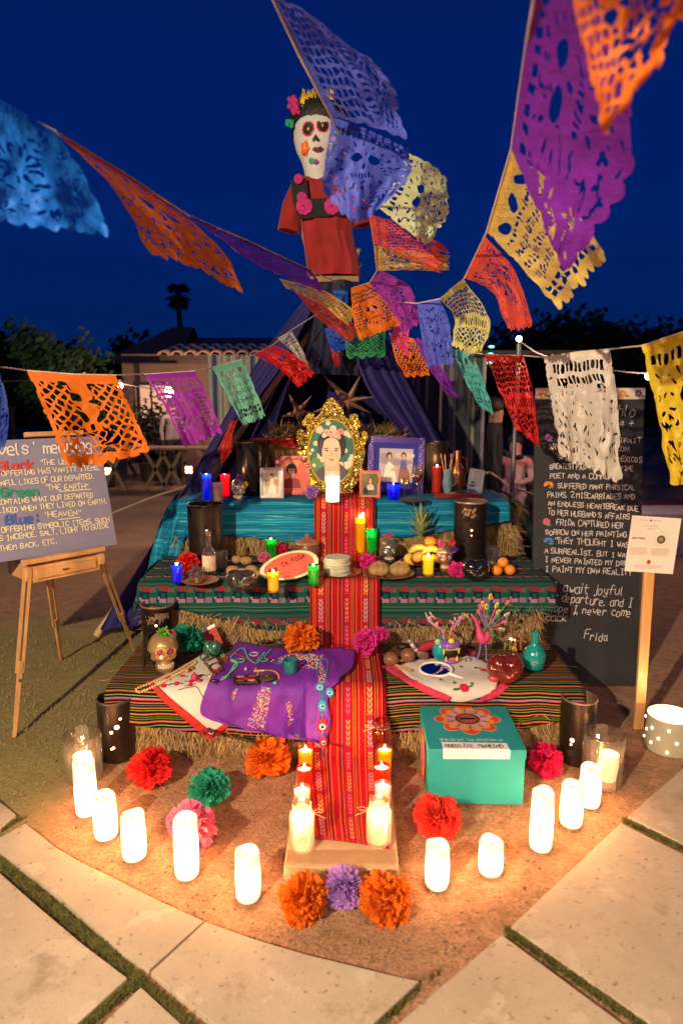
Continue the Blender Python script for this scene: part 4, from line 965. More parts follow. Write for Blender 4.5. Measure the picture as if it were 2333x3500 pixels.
def pompom(label, px, py, rpx, z, m, n=230, squash=.92, name='paper_pompom', group='tissue paper flowers', Y=None, lift=.80):
    r = .05; Yc = Y or 2.5
    for _ in range(6):
        s = mpp(px, py, Yc); r = rpx * s
        if Y is None: g = G(px, py, z + r * squash * lift); Yc = g.y
        else: g = at(px, py, Y)
    o = thing(name, label, 'paper flower', (g.x, g.y, g.z - (0 if Y else 0)), rnd(0, 6), group)
    b = MB(); petals(b, (0, 0, 0), r, int(n * rnd(.75, 1.1)), squash=squash); ax, ay, ph_ = rnd(.86, 1.12), rnd(.86, 1.1), rnd(0, 6); b.v = [(x * ax * (1 + .10 * math.sin(3 * math.atan2(y, x) + ph_)), y * ay * (1 + .08 * math.sin(2 * math.atan2(z_, x) + ph_)), z_ * (1 + .10 * math.sin(2 * math.atan2(y, x)))) for x, y, z_ in b.v]; low = min(v[2] for v in b.v); fl = z - g.z + .002
    b.v = [(x, y, max(zz, fl) if Y is None else zz) for x, y, zz in b.v]
    b.build('petals', m, o, smooth=False); b = MB(); b.ball((0, 0, 0), r * .38, 10, 8); b.build('core', m, o); return o

# ------------------------------------------------------------------ ring of pillar candles
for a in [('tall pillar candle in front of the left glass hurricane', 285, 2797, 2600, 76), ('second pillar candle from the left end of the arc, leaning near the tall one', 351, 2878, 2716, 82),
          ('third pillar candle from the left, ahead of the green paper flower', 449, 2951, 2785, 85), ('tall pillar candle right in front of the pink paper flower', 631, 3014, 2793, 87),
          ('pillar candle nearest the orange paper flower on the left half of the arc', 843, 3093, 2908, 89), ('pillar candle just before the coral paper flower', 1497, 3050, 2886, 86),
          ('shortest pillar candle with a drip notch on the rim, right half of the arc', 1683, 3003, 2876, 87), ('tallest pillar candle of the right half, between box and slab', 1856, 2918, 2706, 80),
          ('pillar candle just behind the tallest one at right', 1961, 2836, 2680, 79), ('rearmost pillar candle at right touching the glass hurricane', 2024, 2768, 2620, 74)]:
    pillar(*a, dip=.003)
# ------------------------------------------------------------------ paper flowers on the ground
T_RED, T_ORG, T_GRN, T_PNK, T_COR, T_HPK, T_LIL, T_MAG = tissue('red', (.72, .025, .02)), tissue('orange', (.85, .19, .012)), tissue('green', (.03, .36, .24)), tissue('pink', (.85, .20, .36)), tissue('coral', (.80, .06, .04)), tissue('hot_pink', (.78, .02, .14)), tissue('lilac', (.48, .26, .72)), tissue('magenta', (.80, .05, .36))
for a in [('red tissue paper flower lying on the dirt at left', 517, 2625, 76, 0, T_RED), ('big orange tissue paper flower against the left bale', 915, 2590, 78, 0, T_ORG), ('sea-green tissue paper flower on the dirt', 715, 2690, 74, 0, T_GRN),
          ('light pink tissue paper flower behind a tall pillar candle', 655, 2822, 90, 0, T_PNK), ('coral red tissue paper flower in front of the teal box', 1497, 2795, 90, 0, T_COR), ('hot pink tissue paper flower at the right corner of the teal box', 1866, 2600, 67, 0, T_HPK),
          ('large orange tissue paper flower left of the lilac one', 1035, 3072, 96, 0, T_ORG), ('lilac tissue paper flower between two orange ones', 1172, 3030, 74, 0.01, T_LIL), ('large orange tissue paper flower right of the lilac one', 1318, 3072, 94, 0, T_ORG)]:
    pompom(*a)
# ------------------------------------------------------------------ glass hurricanes and tin lanterns
CLEAR = Mglass('clear_glass', (.97, .93, .88), .93, .03)
def hurricane(label, px, pyb, pyt, wpx, cpx, cpyt, taper, strength, wm):
    g = G(px, pyb, 0.004); s = mpp(px, pyb, g.y); r = wpx * s / 2; g.y += r; h = at(px, pyt, g.y).z
    o = thing('hurricane_glass', label, 'glass vase', g); b = MB(); b.lathe([(r * .97, 0), (r, .01), (r, h), (r * .985, h + .002), (r * .965, h), (r * .96, .012)], 36); b.build('glass', CLEAR, o)
    c = thing('pillar_candle', 'glowing candle standing inside the ' + label.split(',')[0], 'candle', g + Vector(((cpx - px) * s, -r * .1, .014)))
    hc = at(cpx, cpyt, g.y).z - .02; rc = .036
    b = MB(); b.lathe([(rc * (1 - taper), 0), (rc, hc * .55), (rc * .98, hc), (rc * .7, hc - .006), (.001, hc - .012)], 28, cap1=False, fn=lambda a_, zz: 1 + .03 * math.sin(2 * a_ + zz * 30) * taper * 3); b.build('wax', wm, c); flame(c, hc - .008, .9); plight(c, hc + .03, .5)
hurricane('tall clear hurricane vase at left, half behind the leftmost candle', 266, 2690, 2512, 128, 267, 2575, .0, 8, Memit('glow_wax_soft', (1, .66, .38), 2.0))
hurricane('clear hurricane vase at right, behind the pillar candles', 2078, 2708, 2510, 138, 2098, 2570, .18, 3, Memit('glow_wax_cone', (1, .55, .27), 1.6))
TIN = M('dark_tin', (.045, .032, .028), .38, .75, var=.4, vscale=8, bmp=.25, bscale=50)
TINR = M('copper_tin', (.42, .26, .18), .42, .6, var=.3, vscale=20)
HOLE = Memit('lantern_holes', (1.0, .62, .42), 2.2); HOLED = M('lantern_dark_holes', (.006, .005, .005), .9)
def lantern(label, px, pyb, pyt, wpx, z, holes, rim=TIN, m=TIN, flare=1.0, inner=HOLED, Y=None, hot=()):
    g = G(px, pyb, z) if Y is None else Vector((at(px, pyb, Y).x, Y, z)); s = mpp(px, pyb, g.y); r = wpx * s / 2; g.y += r if Y is None else 0; h = at(px, pyt, g.y).z - z
    o = thing('tin_lantern', label, 'lantern', g); b = MB()
    b.lathe([(r * .96, 0), (r, .004), (r * flare, h)], 40, cap1=False); b.build('shell', m, o)
    b = MB(); b.lathe([(r * flare * .955, h * .999), (r * .93, .01), (.001, .01)], 40, cap0=False, cap1=False); b.build('lining', rim, o)
    b = MB(); b.lathe([(r * flare * 1.0, h - .006), (r * flare * 1.03, h - .002), (r * flare * 1.02, h + .003), (r * flare * .95, h + .003), (r * flare * .94, h - .003)], 40, cap0=False, cap1=False); b.build('rim', rim, o)
    k = 0
    def onc(a_, zz, lift): rr = (r + (r * flare - r) * zz / h) + lift; return Vector((rr * math.sin(a_), -rr * math.cos(a_), zz))
    for (hx, hy, kind, sz) in holes:       # punched openings: angle round the shell, height share, shape, size
        if kind == 'dots':
            b = MB()
            for q in range(40):
                aa = hx + rnd(-1, 1) * sz * 8; zz = h * hy + rnd(-1, 1) * sz * h * 1.2; w_ = rnd(.0016, .004)
                p = [onc(aa + dx * w_ / r, zz + dz * w_ * 1.8, .0015) for dx, dz in ((-1, -1), (1, -1), (1, 1), (-1, 1))]; b.add(p, [(0, 1, 2, 3)])
            b.build('punched_dots', rim, o, smooth=False, kind='stuff'); continue
        n_ = 20; pts = []
        for q in range(n_):
            t_ = 2 * math.pi * q / n_; rad = sz * (1 + (.35 * math.cos(5 * t_) if kind == 'flower' else .15 * math.cos(2 * t_) if kind == 'oval' else 0)); pts.append(onc(hx + rad * math.cos(t_) / r, h * hy + rad * math.sin(t_) * (1.25 if kind == 'oval' else 1), .002))
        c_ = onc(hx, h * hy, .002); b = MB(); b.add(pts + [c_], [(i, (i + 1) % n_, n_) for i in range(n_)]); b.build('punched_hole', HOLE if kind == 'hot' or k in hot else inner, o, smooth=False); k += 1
    return o, r, h
lantern('shiny dark tin lantern on the dirt at left beside the bale', 385, 2612, 2382, 124, .004, [(.35, .62, 'hot', .010), (.05, .54, 'hot', .007), (.12, .28, 'hot', .006), (.02, .26, 'hot', .005), (.55, .75, 'hot', .006)], rim=M('tin_inside', (.10, .075, .07), .45, .6))
lantern('dark punched tin lantern on the dirt right of the bale, behind the glass vase', 1985, 2625, 2382, 118, .004, [(-.6, .42, 'hot', .009), (-.65, .35, 'hot', .005), (.6, .78, 'flower', .018), (-.62, .22, 'oval', .014)], rim=M('tin_inside2', (.30, .20, .15), .45, .6))
_, r_, h_ = lantern('black tin lantern standing in front of the turquoise cloth at left', 706, 1890, 1722, 118, Z2 + .008, [(.25, .60, 'hot', .006), (.2, .66, 'flower', .012), (.05, .62, 'dots', .02)], Y=3.52)
lantern('large black tin lantern with skull cutouts at the right end of the second tier', 1612, 1938, 1712, 112, Z2 + .008, [(-.35, .75, 'oval', .016), (.25, .78, 'oval', .014), (-.1, .68, 'oval', .010), (-.1, .58, 'hot', .006), (-.1, .5, 'hot', .004), (-.2, .85, 'dots', .06)], rim=TINR)
lantern('copper-rimmed lantern with flower cutouts behind the golden skull', 532, 2225, 2062, 106, Z1 + .012, [(.1, .62, 'flower', .022), (-.3, .40, 'flower', .014), (.6, .40, 'flower', .013), (.12, .60, 'hot', .006), (.0, .72, 'dots', .07), (.5, .8, 'dots', .05)], rim=TINR, flare=1.08)
lantern('tall plain black drum behind the frames on the top tier at left', 868, 1705, 1508, 112, Z3 + .01, [], Y=3.93, m=M('black_gloss', (.012, .012, .014), .25, .3))
lantern('tall dark lantern behind the brushes at the right of the top tier', 1478, 1700, 1512, 96, Z3 + .01, [(-.1, .26, 'hot', .005), (-.08, .22, 'hot', .004)], Y=4.0)
# white punched lantern at the right edge
g = G(2318, 2592, .004); s = mpp(2318, 2592, g.y); r = 78 * s; g.y += r; h = at(2318, 2445, g.y).z
o = thing('punched_lantern', 'cream punched lantern glowing at the right edge of the picture', 'lantern', g)
b = MB(); b.lathe([(r, 0), (r, h), (r * .97, h + .002)], 40, cap1=False); b.build('shell', M('cream_enamel', (.42, .38, .27), .5, var=.1), o)
b = MB(); b.lathe([(r * .96, h * .99), (r * .96, .01), (.001, .01)], 40, cap0=False, cap1=False); b.build('lining', Memit('lantern_lining', (1, .75, .45), 3), o)
for i in range(6):
    for j in range(3):
        a_ = -2.0 + i * .75 + (.35 if j % 2 else 0); zz = h * (.20 + .28 * j) + .01 * math.sin(i * 2.3 + j); b = MB(); c_ = Vector((r * 1.01 * math.sin(a_), -r * 1.01 * math.cos(a_), zz)); b.ball(c_, (.005, .005, .006), 8, 6); b.build('light_hole', Memit('hole_glow', (1, .8, .6), 6), o)
plight(o, h + .03, 1.6)
# ------------------------------------------------------------------ mason jars and glass votives on the platform
def jar(label, px, pyb, pyt, wpx, lit, z=.058, glow=2.6, tint=(.98, .86, .74)):
    g, h = H_(px, pyb, z, pyt); s = mpp(px, pyb, g.y); r = wpx * s / 2; g.y += r
    h = at(px, pyt, g.y).z - z
    o = thing('mason_jar', label, 'jar', g); b = MB()
    b.lathe([(r * .80, 0), (r * .96, .008), (r, .02), (r, h * .68), (r * .93, h * .79), (r * .74, h * .86), (r * .74, h), (r * .69, h), (r * .69, h * .86), (r * .88, h * .77), (r * .94, .02)], 32, fn=lambda a_, zz: 1 + .012 * math.sin(8 * a_) * (zz < h * .7)); b.build('glass', Mglass('jar_glass' + ('' if lit else '_pink'), tint, .55 if lit else .75), o)
    b = MB(); 
    for k in (h * .86, h * .905, h * .95): b.lathe([(r * .745, k), (r * .775, k + .003), (r * .745, k + .006)], 28, cap0=False, cap1=False)
    b.build('screw_ring', Mglass('jar_glass_ring', tint, .6), o)
    b = MB(); pts = [(r * .78 * math.cos(t_), r * .78 * math.sin(t_), h * .83) for t_ in [6.283 * k / 24 for k in range(25)]]; b.tube(pts, .0016, 5)
    sd = 1 if px < 1100 else -1
    b.tube([(sd * r * .75, -r * .3, h * .83), (sd * (r + .02), -r * .5, h * .86), (sd * (r + .03), -r * .55, h * .92), (sd * (r + .012), -r * .45, h * .93), (sd * r * .78, -r * .3, h * .84)], .0013, 5); b.tube([(sd * r * .75, -r * .3, h * .83), (sd * (r + .035), -r * .5, h * .74)], .0013, 5); b.build('twine_bow', M('jute', (.62, .42, .22), .9), o)
    b = MB()
    for k in range(40):       # moulded rose relief on the front
        t_ = k * .45; rr = r * .075 * math.sqrt(k); a_ = rr * math.cos(t_) / r + (.1 if px < 1200 else -.2); zz = h * .34 + rr * math.sin(t_); b.ball((r * 1.0 * math.sin(a_), -r * 1.0 * math.cos(a_), zz), (.0016, .0012, .0016), 6, 4)
    b.build('moulded_rose', Mglass('jar_glass_rose', (.8, .5, .36), .5), o)
    if lit:
        b = MB(); rc = r * .62; hc = h * .5; b.lathe([(rc, .006), (rc, hc), (rc * .4, hc - .006), (.001, hc - .006)], 24, cap1=False); b.build('candle', Memit('jar_wax', (1, .62, .34), glow), o); plight(o, hc + .05, .9)
jar('mason jar with twine bow and glowing candle at the front left of the runner', 1030, 2925, 2742, 88, True); jar('mason jar with twine and glowing candle at the front right of the runner', 1296, 2912, 2734, 90, True, glow=4.5)
jar('unlit pinkish mason jar behind the amber candle at the right of the runner', 1305, 2592, 2462, 70, False, z=.06, tint=(.85, .45, .36))
AMB, RDG, PKG = (1.0, .42, .05), (1.0, .10, .04), (1.0, .62, .60)
for a in [('amber glass candle rearmost on the left side of the runner', 1043, 2652, 2572, 50, AMB), ('red glass candle in the middle of the left row', 1039, 2716, 2636, 50, RDG), ('clear pink ribbed candle cup behind the left jar', 1031, 2800, 2708, 56, PKG),
          ('amber glass candle rearmost on the right side of the runner', 1314, 2652, 2570, 50, AMB), ('red glass candle in the middle of the right row', 1304, 2716, 2632, 54, RDG), ('clear pink ribbed candle cup behind the right jar', 1308, 2790, 2696, 56, PKG)]:
    votive(a[0], a[1], a[2], .058 if a[2] > 2560 else .07, a[3], a[4], a[5], None, .88, e=.55, glow=2)
# ------------------------------------------------------------------ donation box
TEAL = M('teal_card', (.015, .30, .32), .7, var=.12, vscale=6, bmp=.1, bscale=300)
zt = .28
pa, pb_, pc, pd = G(1792, 2755, 0.003), G(1466, 2757, 0.003), G(1425, 2650, .003), None
Yf = G(1500, 2752, .004).y; s_ = mpp(1630, 2700, Yf)
fx0, fx1 = at(1466, 2752, Yf).x, at(1788, 2752, Yf).x
ztop = at(1630, 2562, Yf).z; Yb = G(1560, 2396, ztop).y
bx0, bx1 = fx0 + .012, fx1 + .012
o = thing('donation_box', 'teal cardboard donation box with orange flower medallion on top', 'box', ((fx0 + fx1) / 2, (Yf + Yb) / 2, 0.002), -.02)
W2, D2 = (fx1 - fx0), (Yb - Yf)
b = MB(); b.box((0, 0, ztop / 2), (W2, D2, ztop - .012)); b.build('body', TEAL, o, bevel=.002)
b = MB(); b.box((0, 0, ztop - .018), (W2 + .006, D2 + .006, .036)); b.build('lid', TEAL, o, bevel=.002)
OR1, OR2, BL1, DK, WHT = M('print_red_orange', (.62, .07, .025), .7), M('print_orange', (.85, .26, .02), .7), M('print_blue', (.16, .16, .50), .7), M('print_dark', (.10, .015, .012), .7), M('print_white', (.82, .80, .76), .7)
def flat(name, poly, z, m, par, c=None):
    b = MB(); c_ = c or (sum(p[0] for p in poly) / len(poly), sum(p[1] for p in poly) / len(poly)); n_ = len(poly); b.add([(p[0], p[1], z) for p in poly] + [(c_[0], c_[1], z)], [(i, (i + 1) % n_, n_) for i in range(n_)]); return b.build(name, m, par, smooth=False)
mx_, my_ = 0.0, .03; rx_, ry_ = W2 * .36, D2 * .30
def pet(rad, k, dp, ph=0, n_=96, pw=1): return [(mx_ + rx_ * rad * (1 - dp + dp * abs(math.cos(k * (t + ph) / 2)) ** pw) * math.cos(t), my_ + ry_ * rad * (1 - dp + dp * abs(math.cos(k * (t + ph) / 2)) ** pw) * math.sin(t)) for t in [2 * math.pi * i / n_ for i in range(n_)]]
z = ztop + .0012
flat('medallion_rim', pet(1.06, 8, .26, 0, 96, 1), z, M('print_pale', (.6, .5, .4), .7), o); flat('medallion_petals', pet(1.03, 8, .26, 0, 96, 1), z + .0005, OR1, o); flat('medallion_ring', pet(.84, 12, .16, .26), z + .001, OR2, o)
for i in range(20):
    a = 2 * math.pi * i / 20; cx_, cy_ = mx_ + rx_ * .56 * math.cos(a), my_ + ry_ * .56 * math.sin(a); flat('medallion_petal', [(cx_ + rx_ * (.15 * math.cos(a) * math.cos(t) - .045 * math.sin(a) * math.sin(t)), cy_ + ry_ * (.15 * math.sin(a) * math.cos(t) + .055 * math.cos(a) * math.sin(t))) for t in [6.283 * k / 12 for k in range(12)]], z + .0015, BL1 if i % 2 else M('print_lilac', (.45, .33, .55), .7), o)
flat('medallion_heart', pet(.40, 24, .08), z + .002, DK, o); flat('medallion_beads', pet(.33, 26, .25), z + .0025, M('print_brown', (.34, .08, .05), .7), o)
b = MB(); b.box((mx_, my_, ztop + .0015), (rx_ * .5, ry_ * .12, .006)); b.build('coin_slot', HOLED, o, smooth=False)
b = MB(); letter(b, 'serendipity', -W2 * .17, 0, .024, .0022, shear=.25); b.xf(Matrix.Translation((0, D2 * .40, ztop + .0015)) @ Matrix.Rotation(R(-90), 4, 'X')); b.build('lettering', WHT, o, smooth=False)
b = MB(); letter(b, 'gracias por tus donativos a:', -W2 * .37, 0, .018, .0016, xs=.80); b.xf(Matrix.Translation((0, -D2 * .355, ztop + .0015)) @ Matrix.Rotation(R(-90), 4, 'X')); b.build('lettering', WHT, o, smooth=False)
b = MB(); th = R(-3)
P = [[(-W2 * .36, -D2 * .385, ztop + .002), (W2 * .33, -D2 * .395, ztop + .002)], [(-W2 * .36, -D2 / 2 - .003, ztop + .002), (W2 * .33, -D2 / 2 - .003, ztop + .002)], [(-W2 * .36, -D2 / 2 - .0055, ztop - .002), (W2 * .34, -D2 / 2 - .0055, ztop - .002)], [(-W2 * .355, -D2 / 2 - .007, ztop - .036), (W2 * .335, -D2 / 2 - .007, ztop - .034)]]
b.grid([[Vector(p) for p in r] for r in P]); lab = b.build('paper_label', M('label_paper', (.80, .76, .78), .8, var=.08), o, smooth=False)
b = MB(); letter(b, 'MOBILIZE  MANKIND', -W2 * .33, 0, .022, .0028, xs=.80, jit=.1); b.xf(Matrix.Translation((0, -D2 * .485, ztop + .0035)) @ Matrix.Rotation(R(-90), 4, 'X')); b.build('lettering', M('marker', (.02, .02, .06), .7), lab, smooth=False)
b = MB()
for k, (rr, m_) in enumerate(((.095, OR1), (.07, OR2), (.045, BL1), (.022, OR1))):
    flat_ = [(0, rr * math.cos(t) * 1.0, rr * math.sin(t) * (1.25)) for t in [6.283 * q / 20 for q in range(20)]]
    bb = MB(); bb.add([(-W2 / 2 - .0045 - k * .0006, y_ * .9 - .02, ztop * .45 + z_ * .9) for _, y_, z_ in flat_], [tuple(range(20))]); bb.build('side_medallion', m_, o, smooth=False)

# ------------------------------------------------------------------ generic pieces for the altar
def Bs(px, py, z, ymax=99):
    g = G(px, py, z)
    if g.y > ymax: q = at(px, py, ymax); g = Vector((q.x, ymax, z))
    return g
def MP(c): return M('print_%.2f_%.2f_%.2f' % c, c, .55, var=.08, vscale=40)
def polymesh(shapes, mp_, y0, dy=.0004):
    """flat print: list of (polygon, colour) drawn one above another toward the viewer"""
    b = MB(); mats = []; y = y0
    for poly, col in shapes:
        if col not in mats: mats.append(col)
        P = [mp_(px, py) for px, py in poly]; P = [Vector((p[0], y, p[1])) for p in P]; n_ = len(P); c = sum(P, Vector()) / n_
        b.add(P + [c], [(i, (i + 1) % n_, n_) for i in range(n_)], mats.index(col)); y -= dy
    return b, [MP(c) for c in mats]
def el(cx, cy, a, b_=None, rot=0, n=20):
    b_ = b_ or a; return [(cx + a * math.cos(t) * math.cos(rot) - b_ * math.sin(t) * math.sin(rot), cy + a * math.cos(t) * math.sin(rot) + b_ * math.sin(t) * math.cos(rot)) for t in [2 * math.pi * i / n for i in range(n)]]
def photo_frame(label, x0, y0, x1, y1, z, Y, fcol, fw, shapes, matt=None, tilt=0.0, roll=0.0, rough=.4, metal=.3, mw=0.0, dots=None):
    """x0.. in photo px; shapes drawn in 0..1 x 0..1 (y down) inside the opening"""
    s = mpp((x0 + x1) / 2, y1, Y); Wd = (x1 - x0) * s; q = at((x0 + x1) / 2, y1, Y); Hh = at((x0 + x1) / 2, y0, Y).z - at((x0 + x1) / 2, y1, Y).z
    o = thing('picture_frame', label, 'picture frame', (q.x, Y, z), rot=(tilt, roll, 0)); f = fw * s
    fm = M('frame_%.2f_%.2f_%.2f' % fcol, fcol, rough, metal, var=.2, vscale=60, bmp=.2)
    for (cx_, cz_, w_, h_) in ((0, f / 2, Wd, f), (0, Hh - f / 2, Wd, f), (-Wd / 2 + f / 2, Hh / 2, f, Hh - 2 * f), (Wd / 2 - f / 2, Hh / 2, f, Hh - 2 * f)):
        b = MB(); b.box((cx_, 0, cz_), (w_, .018, h_)); b.build('frame_rail', fm, o, bevel=.002)
    b = MB(); b.box((0, .005, Hh / 2), (Wd - f, .006, Hh - f)); b.build('backing', M('backing_card', (.1, .08, .06), .8), o, smooth=False)
    if matt:
        b = MB(); b.box((0, 0, Hh / 2), (Wd - 2 * f, .004, Hh - 2 * f)); b.build('mount', M('mount_%.2f' % matt[0], matt, .8), o, smooth=False)
    iw, ih = Wd - 2 * f - 2 * mw * s, Hh - 2 * f - 2 * mw * s
    b, mats = polymesh(shapes, lambda px, py: (-iw / 2 + px * iw, Hh / 2 + ih / 2 - py * ih), -.0026); b.build('photograph', mats, o, smooth=False)
    if dots:
        for side in (-1, 1):
            for k in range(26):
                b = MB(); b.ball((side * (Wd / 2 - f * rnd(.25, .75)), -.0105, Hh * (k + .5) / 26), (.0022, .001, .003), 6, 4); b.build('dot', MP((.75, .72, .45)), o)
    b = MB(); b.box((0, .05, Hh * .3), (.03, .004, Hh * .62), rot=Matrix.Rotation(R(-12), 3, 'X')); b.build('stand', M('backing_card', (.1, .08, .06), .8), o, smooth=False)
    return o
SQ = [(0, 0), (1, 0), (1, 1), (0, 1)]
SKIN, HAIRC, DRK = (.62, .36, .24), (.015, .012, .02), (.03, .03, .05)
def bust(cx, cy, r, dress, hair=HAIRC, skin=SKIN):
    return [(el(cx, cy - .1 * r, r * 1.25, r * 1.3), hair), ([(cx - .35 * r, cy + .6 * r), (cx + .35 * r, cy + .6 * r), (cx + .45 * r, cy + 1.9 * r), (cx - .45 * r, cy + 1.9 * r)], (.50, .28, .18)), ([(cx - 2.1 * r, cy + 3.6 * r), (cx - 1.7 * r, cy + 1.9 * r), (cx - .4 * r, cy + 1.45 * r), (cx, cy + 1.9 * r), (cx + .4 * r, cy + 1.45 * r), (cx + 1.7 * r, cy + 1.9 * r), (cx + 2.1 * r, cy + 3.6 * r)], dress),
            (el(cx, cy + .15 * r, r * .82, r * 1.1), skin), (el(cx - .32 * r, cy + .05 * r, r * .17, r * .08), DRK), (el(cx + .32 * r, cy + .05 * r, r * .17, r * .08), DRK), (el(cx - .33 * r, cy - .18 * r, r * .24, r * .05, .15), HAIRC), (el(cx + .33 * r, cy - .18 * r, r * .24, r * .05, -.15), HAIRC),
            ([(cx - .05 * r, cy + .1 * r), (cx + .05 * r, cy + .1 * r), (cx + .12 * r, cy + .45 * r), (cx - .12 * r, cy + .45 * r)], (.52, .28, .18)), (el(cx, cy + .72 * r, r * .22, r * .09), (.55, .08, .08))]
T3 = Z3 + .013
photo_frame('small silver frame with a photo of a woman in a white dress', 890, 1607, 970, 1711, T3, 3.74, (.42, .38, .44), 9, [(SQ, (.62, .58, .50)), ([(0, .35), (1, .3), (1, .65), (0, .7)], (.40, .28, .12)), ([(0, .65), (1, .62), (1, 1), (0, 1)], (.55, .45, .25)), ([(.2, 1), (.35, .55), (.5, .45), (.68, .55), (.85, 1)], (.80, .75, .70)), ([(.42, .3), (.6, .3), (.62, .62), (.38, .62)], (.75, .66, .62)), (el(.5, .17, .11, .13), HAIRC), (el(.5, .20, .07, .09), SKIN), ([(.25, .5), (.4, .36), (.42, .42), (.3, .6)], SKIN)], matt=(.7, .68, .68), mw=8, tilt=-.08)
photo_frame('rose-red frame with a painted portrait of a dark-haired woman', 944, 1575, 1062, 1708, T3, 3.86, (.42, .10, .13), 14, [(SQ, (.62, .12, .08)), ([(0, .2), (.3, 0), (.8, 0), (.5, .5), (.3, .9), (0, 1)], (.72, .26, .14))] + bust(.45, .33, .16, (.24, .025, .04)) + [(el(.45, .20, .17, .08), HAIRC)], tilt=-.1, roll=-.01)
photo_frame('small orange-red frame with a photo of a woman with clasped hands', 1228, 1614, 1299, 1708, T3, 3.74, (.62, .13, .05), 7, [(SQ, (.12, .10, .05)), (el(.25, .2, .25, .2), (.16, .17, .06)), (el(.8, .3, .3, .25), (.10, .12, .04))] + bust(.52, .32, .12, (.62, .60, .60)) + [(el(.2, .8, .18, .16), (.02, .02, .02)), (el(.5, .62, .07, .05), SKIN)], tilt=-.08, matt=(.5, .42, .5), mw=3)
photo_frame('large blue-violet frame with gold dots and a photo of two women sitting outdoors', 1252, 1508, 1444, 1700, T3, 3.92, (.07, .04, .30), 22, [(SQ, (.42, .40, .46)), (el(.2, .25, .2, .12), (.30, .26, .34)), (el(.75, .2, .3, .1), (.55, .5, .55)), (el(.5, .4, .5, .1), (.28, .25, .32)), ([(.12, 1), (.2, .5), (.3, .38), (.42, .5), (.55, 1)], (.80, .74, .66)), (el(.29, .22, .085, .11), HAIRC), (el(.30, .25, .055, .08), SKIN), ([(.57, 1), (.6, .62), (.68, .5), (.8, .5), (.9, .7), (.95, 1)], (.28, .12, .07)), ([(.62, .62), (.65, .35), (.78, .35), (.84, .62)], (.10, .09, .35)), (el(.72, .2, .08, .10), HAIRC), (el(.72, .23, .055, .08), SKIN), ([(.36, .6), (.6, .55), (.6, .62), (.36, .67)], SKIN)], matt=(.02, .025, .30), mw=17, tilt=-.1, roll=.035, dots=True)
# painted leaflet on the right
photo_frame('leaning printed leaflet with green and blue marks at the right end of the top tier', 1590, 1602, 1642, 1697, T3, 3.80, (.45, .47, .55), 2, [(SQ, (.50, .53, .62))] + [([(.3, .06 + k * .075), (.9, .06 + k * .075), (.9, .09 + k * .075), (.3, .09 + k * .075)], (.22, .22, .28)) for k in range(8)] + [(el(.3, .5, .14, .06), (.05, .3, .1)), ([(.1, .58), (.5, .58), (.5, .66), (.1, .66)], (.05, .08, .35)), ([(.0, .78), (.5, .75), (.6, .85), (0, .85)], (.02, .08, .3)), ([(0, .88), (.7, .80), (.7, .97), (0, .97)], (.5, .04, .03))], tilt=-.2, roll=.16)

# gold glitter frame with oval portrait
Yg = 3.88; sg_ = mpp(1133, 1560, Yg); g0 = at(1133, 1560, Yg)
gf = thing('oval_frame', 'large gold glitter frame around an oval portrait of a woman wearing flowers', 'picture frame', (g0.x, Yg, T3), rot=(-.05, 0, 0))
tr = [(850, -60), (790, 0), (750, 60), (720, 160), (650, 240), (600, 270), (590, 190), (500, 180), (430, 260), (375, 350), (390, 415), (470, 395), (470, 480), (440, 520), (400, 465), (340, 455), (280, 490), (270, 570), (300, 680), (310, 780), (262, 820), (300, 900), (330, 1010), (420, 1060), (470, 1180), (520, 1300), (600, 1400), (560, 1500), (600, 1620), (700, 1700), (930, 1740), (1160, 1700), (1280, 1600), (1260, 1520), (1330, 1440), (1390, 1350), (1350, 1300), (1490, 1210), (1440, 1120), (1500, 900), (1480, 760), (1540, 620), (1535, 520), (1480, 485), (1430, 520), (1450, 590), (1400, 620), (1390, 520), (1340, 420), (1400, 445), (1435, 370), (1375, 290), (1365, 210), (1310, 185), (1230, 210), (1225, 290), (1160, 260), (1110, 200), (1115, 130), (1050, 50), (1000, 0), (960, -60), (905, -100)]
def gp_(x, y): return ((x / 5.227 + 960 - 1133) * sg_, g0.z - T3 - ((y / 5.227 + 1380) - 1560) * sg_)
tr2 = [gp_(*p) for p in tr]
GOLD = M('gold', (.55, .38, .07), .35, .9, var=.3, vscale=60); GLIT = [M('sequin', (.80, .58, .10), .22, .95), M('sequin_pale', (.90, .78, .28), .18, .95), M('sequin_dark', (.40, .26, .04), .3, .9)]
b = MB(); n_ = len(tr2); cc = (0, g0.z - T3)
b.prism([(x, z_) for x, z_ in tr2], -.010, .010); b.v = [(x, z2, y) for x, y, z2 in b.v]; b.build('plate', GOLD, gf, smooth=False)
def inside(x, y, poly):
    c = False; j = len(poly) - 1
    for i in range(len(poly)):
        if (poly[i][1] > y) != (poly[j][1] > y) and x < (poly[j][0] - poly[i][0]) * (y - poly[i][1]) / (poly[j][1] - poly[i][1]) + poly[i][0]: c = not c
        j = i
    return c
oc = gp_(900, 860); orx, ory = 405 / 5.227 * sg_, 565 / 5.227 * sg_
b = MB(); v, f, mi = [], [], []
